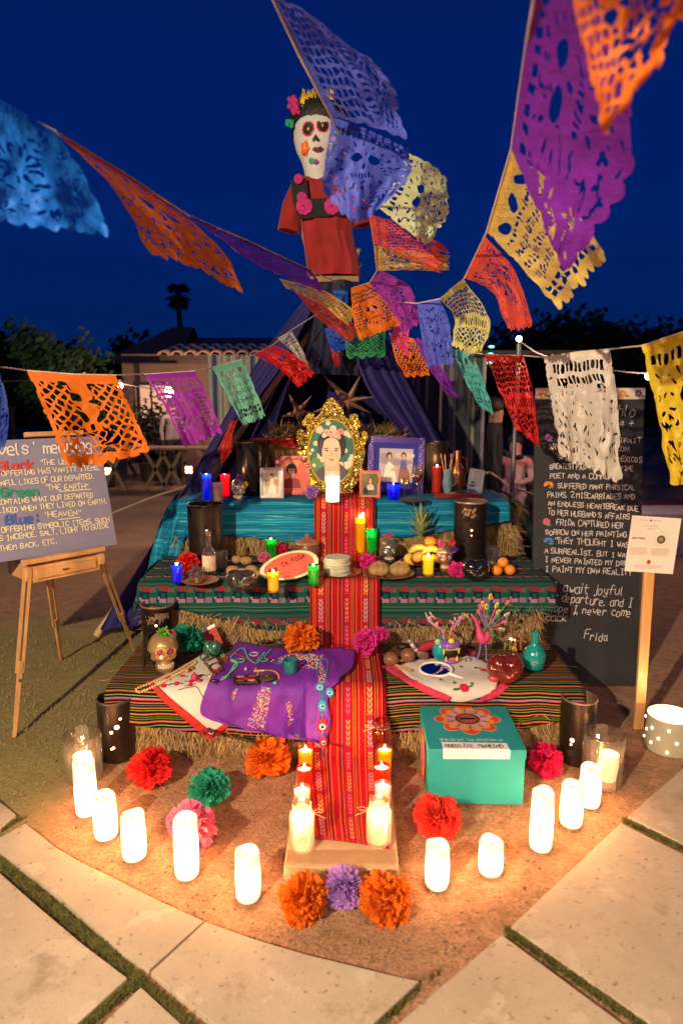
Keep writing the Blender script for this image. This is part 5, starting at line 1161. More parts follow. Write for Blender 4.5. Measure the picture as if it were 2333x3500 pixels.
for i in range(9000):
    x, y = rnd(250, 1560), rnd(-100, 1740); X, Z = gp_(x, y)
    if ((X - oc[0]) / orx) ** 2 + ((Z - oc[1]) / ory) ** 2 < 1.0 or not inside(X, Z, tr2): continue
    e_ = ((X - oc[0]) / (orx * 1.28)) ** 2 + ((Z - oc[1]) / (ory * 1.28)) ** 2; dep = .012 + .010 * math.exp(-((e_ - .8) / .25) ** 2)
    nrm = Vector((rnd(-.55, .55), -1, rnd(-.55, .55))).normalized(); a = nrm.orthogonal().normalized(); a = Matrix.Rotation(rnd(0, 3), 3, nrm) @ a; c_ = nrm.cross(a); s2 = rnd(.0022, .0044); p = Vector((X, -dep, Z)); j = len(v)
    v += [p + (a * math.cos(t) + c_ * math.sin(t)) * s2 for t in (0, 1.047, 2.094, 3.14, 4.19, 5.236)]; f.append(tuple(range(j, j + 6))); mi.append(random.choice((0, 0, 1, 2)))
b.add(v, f); b.m = mi; b.build('sequins', GLIT, gf, smooth=False, kind='stuff')
b = MB(); pts = [(oc[0] + orx * 1.02 * math.cos(t), -.017, oc[1] + ory * 1.02 * math.sin(t)) for t in [6.2832 * k / 48 for k in range(49)]]; b.tube(pts, .006, 6); b.build('inner_rim', GOLD, gf)
GB, FLW, PK, SK2 = (.03, .17, .12), (.72, .60, .50), (.72, .36, .36), (.76, .50, .36)
sh = [(el(900, 860, 405, 565, 0, 40), GB), (el(1100, 800, 180, 300), (.02, .13, .11)), (el(650, 1150, 150, 200), (.10, .24, .10))]
for (x, y, r) in [(690, 470, 70), (840, 350, 45), (620, 710, 45), (560, 830, 30), (700, 930, 60), (740, 1010, 40), (1150, 840, 40), (1190, 1090, 70), (1250, 1010, 60), (1160, 530, 50), (1220, 570, 45), (590, 1100, 35), (1070, 1080, 45), (520, 890, 30), (1260, 940, 40), (1160, 1160, 30)]:
    for k in range(5): sh.append((el(x + r * .55 * math.cos(k * 1.257), y + r * .55 * math.sin(k * 1.257), r * .5), (.70, .62, .46) if k % 2 else FLW))
sh += [(el(900, 700, 250, 230), HAIRC), (el(740, 800, 85, 150), (.05, .04, .09)), (el(1090, 760, 60, 190), HAIRC), ([(770, 1050), (1040, 1030), (1060, 1420), (740, 1420)], (.62, .40, .28)), ([(640, 1330), (640, 1180), (780, 1110), (790, 1410)], (.07, .06, .10)), ([(1040, 1060), (1190, 1190), (1150, 1330), (1060, 1390)], (.07, .06, .10)), ([(790, 1200), (1030, 1200), (1045, 1420), (770, 1420)], (.72, .58, .50)),
       (el(900, 870, 168, 250), SK2), (el(900, 1010, 120, 110), SK2), (el(900, 720, 140, 110), (.80, .56, .42)), (el(815, 835, 34, 15), (.22, .10, .06)), (el(985, 835, 34, 15), (.22, .10, .06)), (el(815, 834, 11), DRK), (el(985, 834, 11), DRK), (el(812, 797, 48, 9, -.12), (.06, .03, .03)), (el(988, 797, 48, 9, .12), (.06, .03, .03)),
       ([(888, 830), (912, 830), (935, 930), (900, 950), (865, 930)], (.66, .38, .27)), (el(900, 1000, 48, 20), (.60, .16, .14)), (el(800, 940, 30, 40), (.74, .42, .30)), (el(1000, 940, 30, 40), (.74, .42, .30))]
for (x, y, r, cc_) in [(820, 520, 68, PK), (930, 450, 60, FLW), (980, 540, 72, (.74, .44, .40)), (1065, 500, 55, (.68, .20, .26)), (900, 570, 40, PK), (1030, 600, 38, PK), (770, 570, 40, FLW)]:
    for k in range(7): sh.append((el(x + r * .5 * math.cos(k * .9), y + r * .5 * math.sin(k * .9), r * .52), cc_ if k % 2 else tuple(min(1, q * 1.15) for q in cc_)))
    sh.append((el(x, y, r * .3), tuple(q * .7 for q in cc_)))
b, mats = polymesh(sh, gp_, -.0125, .00009); b.build('portrait', mats, gf, smooth=False)

# star lanterns
STAR = M('punched_copper', (.55, .30, .19), .6, .15, var=.5, vscale=90, bmp=.4, bscale=150)
def star(label, cx, cy, Y, tips, thick=.05):
    s = mpp(cx, cy, Y); c = at(cx, cy, Y); o = thing('star_lantern', label, 'star lantern', c); n_ = len(tips)
    ang = sorted([(math.atan2(-(ty - cy), tx - cx), math.hypot(tx - cx, ty - cy) * s) for tx, ty in tips])
    for i, (a, r) in enumerate(ang):
        a0 = (a + ang[i - 1][0] + (0 if i else -2 * math.pi)) / 2; a1 = (a + ang[(i + 1) % n_][0] + (0 if i < n_ - 1 else 2 * math.pi)) / 2; ri = .036 * max(1, r / .15) * .9
        P = [Vector((r * math.cos(a), 0, r * math.sin(a))), Vector((ri * math.cos(a0), 0, ri * math.sin(a0))), Vector((ri * math.cos(a1), 0, ri * math.sin(a1))), Vector((0, -thick, 0)), Vector((0, thick, 0))]
        b = MB(); b.add(P, [(0, 3, 1), (0, 2, 3), (0, 1, 4), (0, 4, 2)]); p_ = b.build('ray', STAR, o, smooth=False)
        b = MB()
        for k in range(6):
            for sd, e_ in ((1, P[1]), (2, P[2])):
                q = P[0] * (.18 + k * .12) + (e_ * .45 + P[3] * .55) * (.82 - k * .12); nn = (P[3] - P[0]).cross(e_ - P[0]).normalized(); nn = nn if nn.y < 0 else -nn; a_ = nn.orthogonal().normalized() * .0035 * (1.3 - k * .12) * (1 + (5 - k) * .0); c2 = nn.cross(a_); b.add([q + nn * .001 + a_ * math.cos(t) + c2 * math.sin(t) for t in (0, 1.57, 3.14, 4.71)], [(0, 1, 2, 3)])
        b.build('punched_holes', M('hole_dark', (.05, .02, .015), .9), p_, smooth=False)
    b = MB(); b.tube([(0, 0, .02), (0, .02, .5)], .001, 4); b.build('hanging_thread', DARKW, o)
star('larger copper star lantern hanging above the gold oval frame', 1190, 1372, 4.2, [(1103, 1282), (1232, 1282), (1290, 1355), (1268, 1412), (1190, 1440), (1066, 1410)])
star('smaller copper star lantern hanging left of the gold oval frame', 1020, 1408, 4.15, [(988, 1348), (1066, 1352), (1080, 1418), (1030, 1470), (962, 1424)])
b = MB(); P, UV = patch([[at(862, 1500, 3.99), at(940, 1497, 3.97), at(1025, 1490, 3.97)], [at(862, 1506, 3.97), at(945, 1520, 3.95), at(1030, 1535, 3.95)]], 24, 8, lambda u, v, p: (0, .012 * math.sin(v * 14 + u * 3), 0)); b.grid(P); SCF = M('scarf_red', (.42, .03, .02), .45, var=.6, vscale=18, stretch=(1, 1, 6))
tag(b.build('scarf', SCF, solid=.003), 'sheer red striped scarf draped over the straw left of the gold frame', 'scarf')
b = MB(); P, UV = patch([[at(790, 1432, 4.05), at(812, 1440, 4.02)], [at(762, 1500, 4.0), at(795, 1495, 3.96)], [at(745, 1540, 3.99), at(795, 1535, 3.95)], [at(760, 1582, 3.97), at(766, 1580, 3.95)]], 14, 20, lambda u, v, p: (0, .012 * math.sin(u * 12 + v * 2), 0)); b.grid(P)
tag(b.build('scarf', SCF, solid=.003), 'red striped scarf tied to the tent pole left of the top tier', 'scarf')

# skulls
def skull(label, px, pyb, pyt, wpx, z, m, tilt=0.0, rz=0.0, eyec=(.30, .02, .10), Y=None, teeth=(.6, .5, .42), ymax=99):
    g = Bs(px, pyb, z, ymax) if Y is None else Vector((at(px, pyb, Y).x, Y, z)); s = mpp(px, pyb, g.y); h = at(px, pyt, g.y).z - z; w2 = wpx * s / 2; g.y += w2
    o = thing('skull_ornament', label, 'skull', g, rz)
    sock = [Vector((-.36, -.90, .02)).normalized(), Vector((.36, -.90, .02)).normalized()]; nosev = Vector((0, -1, -.34)).normalized()
    def f(u):
        k = 1.0
        for q in sock:
            d = (u - q).length
            if d < .34: k -= .22 * (1 - (d / .34) ** 2)
        d = (u - nosev).length
        if d < .17: k -= .12 * (1 - (d / .17) ** 2)
        if u.z < -.45: k *= 1 - .10 * min(1, (-.45 - u.z) * 3)
        if abs(u.x) > .75 and -.45 < u.z < -.1: k *= .90
        return k
    b = MB(); b.ball((0, 0, h * .60), (w2, w2 * 1.15, h * .43), 44, 30, fn=f); b.build('cranium', m, o)
    b = MB(); b.ball((0, -w2 * .38, h * .20), (w2 * .62, w2 * .68, h * .22), 24, 14); b.build('jaw', m, o)
    b = MB()
    for q in range(8):
        a = (q - 3.5) * .17
        for zz in (.275, .225): b.box((w2 * .62 * math.sin(a * 1.4), -w2 * .38 - w2 * .66 * math.cos(a * 1.4), h * zz), (w2 * .13, w2 * .08, h * .045), rz=a * 1.4)
    b.build('teeth', MP(teeth), o, smooth=False)
    for sx_ in (-1, 1): b = MB(); b.ball((sx_ * w2 * .34, -w2 * .82, h * .60), (w2 * .20, w2 * .12, h * .085), 12, 8); b.build('jewel_eye', M('jewel_%.2f' % eyec[0], eyec, .15, .2, coat=.6), o)
    return o, w2, h
GLDSK = M('gold_skull', (.42, .25, .10), .35, .45, var=.25, vscale=15, coat=.5); SILSK = M('silver_skull', (.40, .36, .30), .25, .75, var=.4, vscale=25); BRZ = M('bronze_skull', (.34, .20, .13), .3, .55, var=.4, vscale=20)
o, w2, h = skull('golden skull with black hair, ruby eyes and a leaf crown on the striped blanket', 548, 2312, 2182, 104, Z1 + .012, GLDSK, rz=.45)
b = MB(); v, f = [], []
for i in range(500):
    a = rnd(.2, 2.9); q = Vector((math.cos(a) * w2 * .95, abs(math.sin(a)) * w2 * .9, h * rnd(.55, .98))); d = Vector((q.x * .5 + rnd(-.01, .01), q.y * .8, -h * rnd(.3, .8))); wv = Vector((.0014, 0, 0)); j = len(v); v += [q - wv, q + wv, q + d]; f.append((j, j + 1, j + 2))
b.add(v, f); b.build('hair', HAIR, o, smooth=False, kind='stuff')
for dx, dz, mm, nm in ((-.1, .30, tissue('leaf', (.20, .50, .05)), 'leaf_bunch'), (.12, .34, tissue('leaf', (.20, .50, .05)), 'leaf_bunch'), (.55, .16, T_COR, 'flower'), (.25, .05, tissue('aqua', (.05, .45, .60)), 'ribbon'), (.62, .0, tissue('aqua', (.05, .45, .60)), 'ribbon')):
    b = MB(); petals(b, (dx * w2, -w2 * .35, h * (.95 + dz * .35)), w2 * (.42 if nm == 'leaf_bunch' else .28), 26); b.build(nm, mm, o, smooth=False)
o, w2, h = skull('mirrored skull with purple eyes and a violet flower on the top tier', 812, 1716, 1642, 52, T3, SILSK, eyec=(.35, .08, .60), rz=-.1)
for k, (mm, c) in enumerate(((tissue('violet', (.20, .06, .45)), (.5, .2, 1.08)), (tissue('violet', (.20, .06, .45)), (.1, .2, 1.12)), (tissue('yellow', (.75, .55, .03)), (.95, -.3, .80)))):
    b = MB(); petals(b, (c[0] * w2, c[1] * w2, c[2] * h), w2 * .45, 24); b.build('flower', mm, o, smooth=False)
o, w2, h = skull('mirrored glass skull wearing two pink roses behind the bread plate', 1330, 1928, 1852, 60, Z2 + .012, SILSK, eyec=(.45, .5, .4), ymax=3.52)
for c in ((-.45, 0, 1.18), (.15, 0, 1.25)): b = MB(); petals(b, (c[0] * w2, c[1] * w2, c[2] * h), w2 * .36, 26); b.build('rose', tissue('rose', (.75, .10, .25)), o, smooth=False)
o, w2, h = skull('jewelled skull with orange rose and beaded band right of the fruit', 1522, 1962, 1868, 58, Z2 + .012, BRZ, eyec=(.4, .35, .7), ymax=3.4)
for c, mm in (((.75, -.2, 1.1), T_COR), ((1.0, -.3, .85), tissue('violet', (.20, .06, .45))), ((-.5, 0, 1.05), T_MAG)): b = MB(); petals(b, (c[0] * w2, c[1] * w2, c[2] * h), w2 * .5, 28); b.build('rose', mm, o, smooth=False)
b = MB()
for k in range(14): a = -1.1 + k * .17; b.ball((w2 * 1.02 * math.sin(a), -w2 * 1.12 * math.cos(a), h * .74), .004, 6, 4)
b.build('bead_band', M('bead_mirror', (.5, .45, .8), .15, .8), o)
# heart/skull shaped dark glass pieces
def heart(label, px, pyb, pyt, wpx, z, m, name='glass_heart', ymax=99):
    g = Bs(px, pyb, z, ymax); s = mpp(px, pyb, g.y); h = at(px, pyt, g.y).z - z; w2 = wpx * s / 2; g.y += w2 * .5
    b = MB()
    def f(u):
        a = math.atan2(u.z, u.x); k = 1 - .28 * max(0, math.sin(a)) ** 8 + .18 * max(0, -math.sin(a)) ** 6; return k * (1 + .015 * math.sin(14 * a) + .015 * math.sin(9 * u.y * 3))
    b.ball((0, 0, h * .52), (w2, w2 * .62, h * .52), 40, 24, fn=f); mz = min(v[2] for v in b.v); b.v = [(x, y, max(.001, zz - mz * .0)) for x, y, zz in b.v]
    return tag(b.build(name, m, loc=g), label, 'heart')
heart('dark amber glass heart on the white doily at right', 1730, 2342, 2242, 128, Z1 + .012, M('amber_glass', (.16, .018, .008), .08, .1, var=.6, vscale=10, bmp=.3, bscale=25, coat=1))
heart('faceted clear dark glass heart beside the watermelon', 822, 2022, 1950, 112, Z2 + .012, M('smoky_mirror', (.12, .11, .10), .1, .7, var=.7, vscale=25, bmp=.6, bscale=40))
heart('black glass heart in front of the large black lantern', 1628, 1988, 1912, 92, Z2 + .012, M('black_glass', (.012, .012, .014), .08, .2, bmp=.4, bscale=25, coat=1))
heart('small tin heart painted green and rose behind the necklace', 722, 2248, 2192, 66, Z1 + .012, M('milagro', (.08, .22, .17), .3, .5, var=.9, vscale=45), name='tin_heart', ymax=3.1)

# ------------------------------------------------------------------ top tier candles and objects
for a in [('tall blue glass candle at the left end of the top tier', 705, 1716, T3, 1622, 33, (.02, .16, .9), (.05, .25, .85), .86, .5), ('red glass candle behind the frosted cup at left', 768, 1700, T3, 1622, 33, (.9, .05, .12), (.9, .2, .25), .82, .5),
          ('yellow glass candle glowing before the red portrait frame', 1062, 1690, T3, 1610, 40, (1, .62, .1), None, .8, .8), ('blue glass votive with a painted yellow figure before the blue frame', 1345, 1708, T3, 1655, 46, (.03, .10, .95), (.1, .25, .9), .7, .5),
          ('green glass votive behind the yellow candle on the runner', 1268, 1850, Z2 + .02, 1808, 38, (.02, .65, .25), (.1, .8, .35), .7, .4), ('tall yellow glass candle on the runner before the top tier', 1231, 1882, Z2 + .02, 1772, 34, (.9, .65, .08), (.8, .7, .15), .88, .8),
          ('tall green glass candle with white top at left of centre', 926, 1925, Z2 + .012, 1845, 36, (.03, .42, .12), (.5, .8, .5), .8, .5), ('blue glass votive at the left end of the second tier', 602, 1998, Z2 + .012, 1932, 38, (.02, .12, .9), (.2, .5, .9), .8, .45),
          ('green glass votive in front of the watermelon tip', 1070, 2005, Z2 + .012, 1936, 39, (.02, .55, .16), (.3, .9, .4), .8, .4), ('yellow glass votive in front of the watermelon', 932, 2028, Z2 + .012, 1958, 40, (.95, .70, .08), (.9, .75, .3), .86, .6),
          ('yellow-green glass votive in front of the fruit', 1464, 1970, Z2 + .012, 1902, 40, (.85, .75, .15), (.95, .85, .4), .85, .7)]:
    lb, px, pyb, z, pyt, wp, gc, wc, fl, e_ = a
    ym = 3.94 if z > .85 else 3.60
    g = G(px, pyb, z)
    if g.y > ym:
        q = at(px, pyb, ym)            # stands farther back than its visible foot: keep it on the tier
        from_px = None
        # find the pixel row where the tier meets that depth
        lo, hi = pyb, pyb + 120
        for _ in range(30):
            mid = (lo + hi) / 2
            if G(px, mid, z).y > ym: lo = mid
            else: hi = mid
        pyb = hi
    votive(lb, px, pyb, z, pyt, wp, gc, wc, fl, e=e_, flare=1.03, name='glass_candle')
def cup(label, px, pyb, pyt, wpx, z, m, liquid=None, fill=.5, flare=1.15, name='glass_cup', foot=False, ymax=99):
    g = Bs(px, pyb, z, ymax); s = mpp(px, pyb, g.y); r = wpx * s / 2; g.y += r; h = at(px, pyt, g.y).z - z
    o = thing(name, label, 'glass' if 'glass' in label else 'cup', g); b = MB()
    if foot: b.lathe([(r * .7, 0), (r * .7, .002), (r * .12, .006), (r * .10, h * .42), (r * .6, h * .5), (r, h * .7), (r * .9, h), (r * .87, h), (r * .95, h * .7), (r * .5, h * .52), (.001, h * .48)], 28, cap1=False)
    else: b.lathe([(r / flare, 0), (r, h), (r * .95, h), (r / flare * .93, .006)], 28)
    b.build('glass', m, o)
    if liquid:
        b = MB()
        if foot: b.lathe([(r * .3, h * .5), (r * .88, h * .66), (r * .90, h * .74), (.001, h * .74)], 24, cap1=False)
        else: b.lathe([(r / flare * .9, .007), (r * (.9 / flare + (.94 - .9 / flare) * fill), h * fill), (.001, h * fill)], 24, cap1=False)
        b.build('content', liquid, o)
    return o
SALT = M('salt', (.72, .66, .64), .9, bmp=.6, bscale=200); WINE = M('wine', (.16, .008, .015), .1); TEQ = M('tequila', (.55, .45, .15), .1, transl=.5)
cup('frosted glass cup of salt between the blue and red candles', 742, 1720, 1650, 38, T3, Mglass('frost', (.9, .8, .8), .5), SALT, .7, 1.25)
cup('wine glass of red wine before the blue frame, taller one', 1428, 1708, 1590, 44, T3, CLEAR, WINE, foot=True); cup('empty stemmed glass beside the red wine', 1383, 1706, 1630, 30, T3, CLEAR, None, foot=True)
b = MB(); g = Bs(1412, 1716, T3); b.lathe([(.03, 0), (.075, .006), (.078, .008), (.03, .003)], 32); tag(b.build('plate', M('brown_plate', (.10, .05, .035), .4), loc=g + Vector((0, .03, .0005))), 'dark brown plate under the wine glasses', 'plate')
# white pillar candle before the gold frame
o = thing('pillar_candle', 'bright white candle standing before the gold oval frame', 'candle', Bs(1136, 1716, Z3 + .022) + Vector((0, .03, 0))); s = mpp(1136, 1700, 3.75); b = MB(); hh = 80 * s; b.lathe([(21 * s, 0), (22 * s, hh), (16 * s, hh - .005), (.001, hh - .006)], 28, cap1=False); b.build('wax', Memit('glow_wax_white', (1, .76, .54), 2.2), o); flame(o, hh - .004, 1.2); plight(o, hh + .03, .9)
pompom('small lilac tissue flower before the gold oval frame', 1066, 1682, 30, T3, T_LIL, 110)
# red candle, pitcher with brushes, copper vase, red case
g = Bs(1490, 1705, T3); g.y = 3.86; s = mpp(1490, 1700, 3.86); o = thing('red_candle', 'thick red candle burning beside the pitcher of brushes', 'candle', (at(1490, 1700, 3.86).x, 3.86, T3)); hh = at(1490, 1596, 3.86).z - T3; b = MB(); b.lathe([(16 * s, 0), (16 * s, hh), (11 * s, hh - .004), (.001, hh - .006)], 24, cap1=False); b.build('wax', M('red_wax', (.62, .03, .02), .4, transl=.4), o); flame(o, hh); plight(o, hh + .03, .4)
Yp = 3.84; s = mpp(1527, 1680, Yp); o = thing('pitcher', 'pale blue pitcher holding paint brushes on the top tier', 'pitcher', (at(1527, 1680, Yp).x, Yp, T3 + .02)); PB = M('pale_blue_glaze', (.13, .26, .32), .4, var=.3, vscale=30)
h = at(1527, 1605, Yp).z - T3 - .02; b = MB(); b.lathe([(.022, 0), (.030, h * .4), (.024, h * .75), (.027, h), (.024, h), (.02, h * .75)], 24); b.build('body', PB, o); b = MB(); b.tube([(.025, 0, h * .85), (.047, 0, h * .75), (.047, 0, h * .4), (.028, 0, h * .25)], .004, 6); b.build('handle', PB, o)
for k, (dx, hh, tp) in enumerate(((-.028, .115, (.40, .25, .18)), (-.012, .105, (.35, .16, .10)), (.012, .115, (.28, .1, .08)), (.022, .128, (.45, .32, .25)), (.02, .11, (.4, .3, .25)))):
    br_ = thing('paint_brush', ('paint brush leaning far left in the blue pitcher', 'shorter paint brush second from left in the blue pitcher', 'paint brush in the middle of the blue pitcher', 'tallest paint brush leaning right in the blue pitcher', 'paint brush just under the tallest one in the blue pitcher')[k], 'paint brush', (at(1527, 1680, Yp).x, Yp + .002 * k, T3 + .03)); b = MB(); tp_ = Vector((dx * 1.3, 0, h + hh * .5)); b.tube([(0, 0, .0), tp_], .0022, 6); b.build('handle', MP(tp), br_); b = MB(); b.ball(tp_ + Vector((dx * .1, 0, .012)), (.0045, .0045, .014), 8, 6); b.build('bristles', MP((.30, .2, .15)), br_)
Yp = 3.98; s = mpp(1562, 1600, Yp); o = thing('copper_vase', 'tall copper vase behind the pitcher of brushes', 'vase', (at(1560, 1690, Yp).x, Yp, T3)); h = at(1562, 1540, Yp).z - T3; b = MB(); b.lathe([(.03, 0), (.05, h * .3), (.04, h * .55), (.018, h * .7), (.016, h * .9), (.022, h), (.018, h)], 28); b.build('body', M('copper', (.55, .20, .09), .28, .8), o); b = MB(); b.tube([(.02, 0, h * .85), (.05, 0, h * .8), (.055, 0, h * .5), (.04, 0, h * .4)], .004, 6); b.build('handle', M('copper', (.55, .2, .09), .28, .8), o)
o = thing('paint_case', 'dark red lacquer case lying open before the brushes', 'case', (at(1560, 1700, 3.78).x, 3.78, T3)); b = MB(); b.box((0, 0, .012), (.26, .09, .024)); b.build('case', M('lacquer', (.20, .015, .02), .3, coat=.5), o, bevel=.004)
for k, (dx, c) in enumerate(((-.05, (.55, .5, .05)), (-.01, (.05, .4, .12)), (.06, (.02, .2, .3)), (-.03, (.55, .3, .45)))): b = MB(); b.lathe([(.011, .0245), (.011, .027), (.008, .027)], 14, c=(dx, .012 - .03 * (k == 3), 0)); b.build('paint_pan', MP(c), o)
# ------------------------------------------------------------------ second tier
T2 = Z2 + .012
CLAY = M('terracotta', (.38, .17, .085), .65, var=.25, vscale=14, bmp=.2); CLAYD = M('brown_clay', (.20, .085, .05), .35, var=.3, coat=.3)
def plate(label, px, py, wpx, z, m, d=.010):
    g = G(px, py, z); s = mpp(px, py, g.y); r = wpx * s / 2; g.y += 0; b = MB(); b.lathe([(r * .6, 0), (r * .97, d), (r, d * 1.25), (r * .95, d * 1.25), (r * .6, d * .35), (.001, d * .3)], 44, cap1=False); return tag(b.build('plate', m, loc=g), label, 'plate'), g, r
_, g, r = plate('terracotta plate carrying shot glasses and the bottle', 685, 1990, 126, T2, CLAY)
for k, (px, py) in enumerate(((652, 1992), (672, 2000), (688, 1984), (664, 1976))): cup(('left shot glass on the terracotta plate', 'front shot glass filled with yellow tequila on the plate', 'rear right shot glass on the terracotta plate', 'rear left shot glass on the terracotta plate')[k], px, py, py - 46, 22, T2 + .006, CLEAR, TEQ if k == 1 else None, .55, 1.2, name='shot_glass')
g = Bs(712, 1975, T2); s = mpp(712, 1975, g.y); r = 23 * s; h = at(712, 1828, g.y).z - T2; o = thing('bottle', 'clear liquor bottle with pale label in front of the black lantern', 'bottle', g + Vector((0, r, .006)))
b = MB(); b.lathe([(r * .95, 0), (r, .006), (r, h * .52), (r * .8, h * .6), (r * .36, h * .68), (r * .33, h * .94), (r * .42, h * .95), (r * .42, h), (.001, h)], 28, cap1=False); b.build('glass', Mglass('bottle_glass', (.9, .8, .72), .7), o)
b = MB(); b.lathe([(r * 1.02, h * .12), (r * 1.02, h * .48)], 28, cap0=False, cap1=False); b.build('paper_label', M('bottle_label', (.60, .45, .36), .7, var=.35, vscale=30), o)
b = MB(); b.lathe([(r * .46, h * .95), (r * .46, h * 1.02), (.001, h * 1.02)], 16, cap1=False); b.build('cap', CLAYD, o)
cup('clear glass of salt behind the liquor bottle', 755, 1950, 1884, 42, T2, Mglass('frost2', (.85, .82, .8), .6), M('salt_grey', (.35, .33, .32), .9), .7, 1.12, ymax=3.5)
pompom('red tissue flower between the blue votive and the bottle', 640, 1925, 42, T2, T_RED, 150); pompom('pink tissue flower behind the tall green candle', 905, 1905, 24, T2, T_PNK, 80, Y=3.45); pompom('hot pink tissue flower right of the tall green candle', 962, 1880, 26, T2, T_HPK, 80, Y=3.55)
pompom('magenta tissue flower lying before the runner edge', 1257, 1918, 34, T2 + .02, T_MAG, 110); pompom('magenta tissue flower drooping under the jewelled skull', 1560, 1948, 34, T2, T_MAG, 110)
# bread and roots pile
BRD = M('sweet_bread', (.40, .24, .10), .7, var=.4, vscale=18, bmp=.4, bscale=50); BAN = M('banana', (.62, .42, .07), .55, var=.3, vscale=14)
for k, (px, py, w_, h_) in enumerate([(795, 1952, 46, 30), (830, 1962, 50, 32), (860, 1950, 44, 30), (808, 1926, 40, 24), (842, 1930, 44, 26), (876, 1962, 34, 24)]):
    g = Bs(px, py + h_ * .4, T2, 3.5); s = mpp(px, py, g.y); b = MB(); b.ball((0, 0, h_ * s * .5 + (.018 if k > 2 and k < 5 else 0)), (w_ * s * .5, w_ * s * .42, h_ * s * .55), 18, 12, fn=lambda u: 1 + .10 * nz(u.x * 3 + k, u.y * 3, u.z * 3))
    tag(b.build('sweet_bread', BRD, loc=g), ('leftmost brown bread roll behind the glass heart', 'front middle brown bread roll touching the glass heart', 'brown bread roll behind the heart on the right', 'upper left bread roll of the pile beside the straw', 'upper right bread roll of the pile beside the straw', 'small bread roll next to the watermelon rind')[k], 'bread')
# watermelon
cxm, cym = 985, 1944; g = Bs(985, 1992, T2); s = mpp(985, 1960, g.y); o = thing('watermelon', 'halved watermelon with VIVA LA VIDA carved in its red flesh', 'watermelon', (g.x, g.y + .055, T2 + .002), rot=(0, 0, 0))
A_, B_ = 104 * s, 47 * s * 1.08; cz = B_ * .95; tiltm = Matrix.Rotation(R(13), 3, 'Y').inverted() if False else Matrix.Rotation(R(-14), 3, 'Y')
def wm_(a, rr, y): p = tiltm @ Vector((A_ * rr * math.cos(a), 0, B_ * rr * math.sin(a) * (1 + .12 * math.cos(a)))); back = Matrix.Rotation(R(-34), 3, 'X'); q = back @ Vector((p.x, y, p.z)); return q + Vector((0, 0, cz))
def ringm(name, r0, r1, y, m, sub=None):
    b = MB(); n_ = 48; P = [[wm_(2 * math.pi * i / n_, rr, y) for i in range(n_ + 1)] for rr in (r0, r1)]; b.grid(P); return b.build(name, m, o)
b = MB(); P = [[wm_(2 * math.pi * i / 48, math.cos(ph), B_ * .9 * math.sin(ph)) for i in range(49)] for ph in [math.pi / 2 * j / 10 for j in range(11)]]; b.grid(P); mn = min(p[2] for p in b.v); b.v = [(x, y, max(z_, 0.0)) for x, y, z_ in b.v]; b.build('rind', M('melon_rind', (.03, .12, .03), .4, var=.6, vscale=20, stretch=(.2, 1, 1)), o)
ringm('rind_edge', .93, 1.0, -.0006, M('melon_edge', (.45, .55, .22), .5)); ringm('white_pith', .84, .935, -.0008, M('melon_pith', (.80, .66, .48), .5)); b = MB(); P = [[wm_(2 * math.pi * i / 48, rr, -.001 - .002 * (1 - rr)) for i in range(49)] for rr in (.001, .3, .6, .85)]; b.grid(P); fl_ = b.build('flesh', M('melon_flesh', (.72, .10, .07), .35, var=.3, vscale=20, bmp=.3, coat=.3), o)
for txt, x_, y_, hh, ri in (('VIVA', -.78, -.30, .28, .28), ('LA', -.22, .06, .30, .2), ('VIDA', .12, .20, .34, .12)):
    b = MB(); letter(b, txt, x_ * A_, y_ * B_, hh * B_, .0034, off=.006, jit=.08, rise=ri); back = Matrix.Rotation(R(-34), 3, 'X'); b.v = [tuple(back @ (tiltm @ Vector(p)) + Vector((0, 0, cz))) for p in b.v]; b.build('carved_letters', M('carved_dark', (.10, .008, .01), .6), fl_, smooth=False)
b = MB(); back = Matrix.Rotation(R(-34), 3, 'X')
for k in range(26): a_ = rnd(0, 6.28); rr = rnd(.3, .75); p = wm_(a_, rr, -.004); b.ball(p, (.003, .0015, .002), 6, 4)
b.build('seeds', M('seed', (.02, .01, .008), .3), fl_)
# clay pot with lid
g = Vector((at(1050, 1895, 3.55).x, 3.56, T2)); s = mpp(1050, 1880, 3.5); o = thing('clay_pot', 'glazed clay pot with knobbed lid behind the watermelon', 'pot', g); r = 44 * s; b = MB(); b.lathe([(r * .6, 0), (r * .95, .03), (r, .06), (r * .88, .085), (r * .92, .09)], 32, cap1=False); b.build('body', CLAYD, o); b = MB(); b.lathe([(r * .98, .09), (r * .9, .102), (r * .35, .118), (r * .16, .122), (r * .2, .134), (r * .12, .142), (.001, .144)], 32, cap1=False); b.build('lid', M('lid_clay', (.40, .16, .08), .3, coat=.4), o)
for sx_ in (-1,): b = MB(); b.tube([(sx_ * r * .95, 0, .075), (sx_ * r * 1.25, 0, .08), (sx_ * r * 1.2, 0, .055), (sx_ * r * .97, 0, .05)], .006, 8); b.build('handle', CLAYD, o)
# tortilla stack
_, g, r = plate('brown clay plate under the tortilla stack', 1165, 1962, 140, T2 + .008, CLAYD); TOR = M('tortilla', (.62, .62, .50), .85, var=.15, vscale=20); o = thing('tortilla_stack', 'stack of pale tortillas on the clay plate beside the runner', 'tortillas', g + Vector((-.018, 0, .006)))
for k in range(15):
    b = MB(); rr = r * rnd(.60, .66); b.lathe([(rr, 0), (rr * 1.01, .002), (rr, .0042), (.001, .0042)], 36, cap1=False, fn=lambda a_, z_: 1 + .03 * math.sin(a_ * 3 + k)); t_ = b.build('tortilla', TOR, o, loc=(rnd(-.004, .004), rnd(-.004, .004), k * .0056), rot=(rnd(-.03, .03), rnd(-.03, .03), 0))
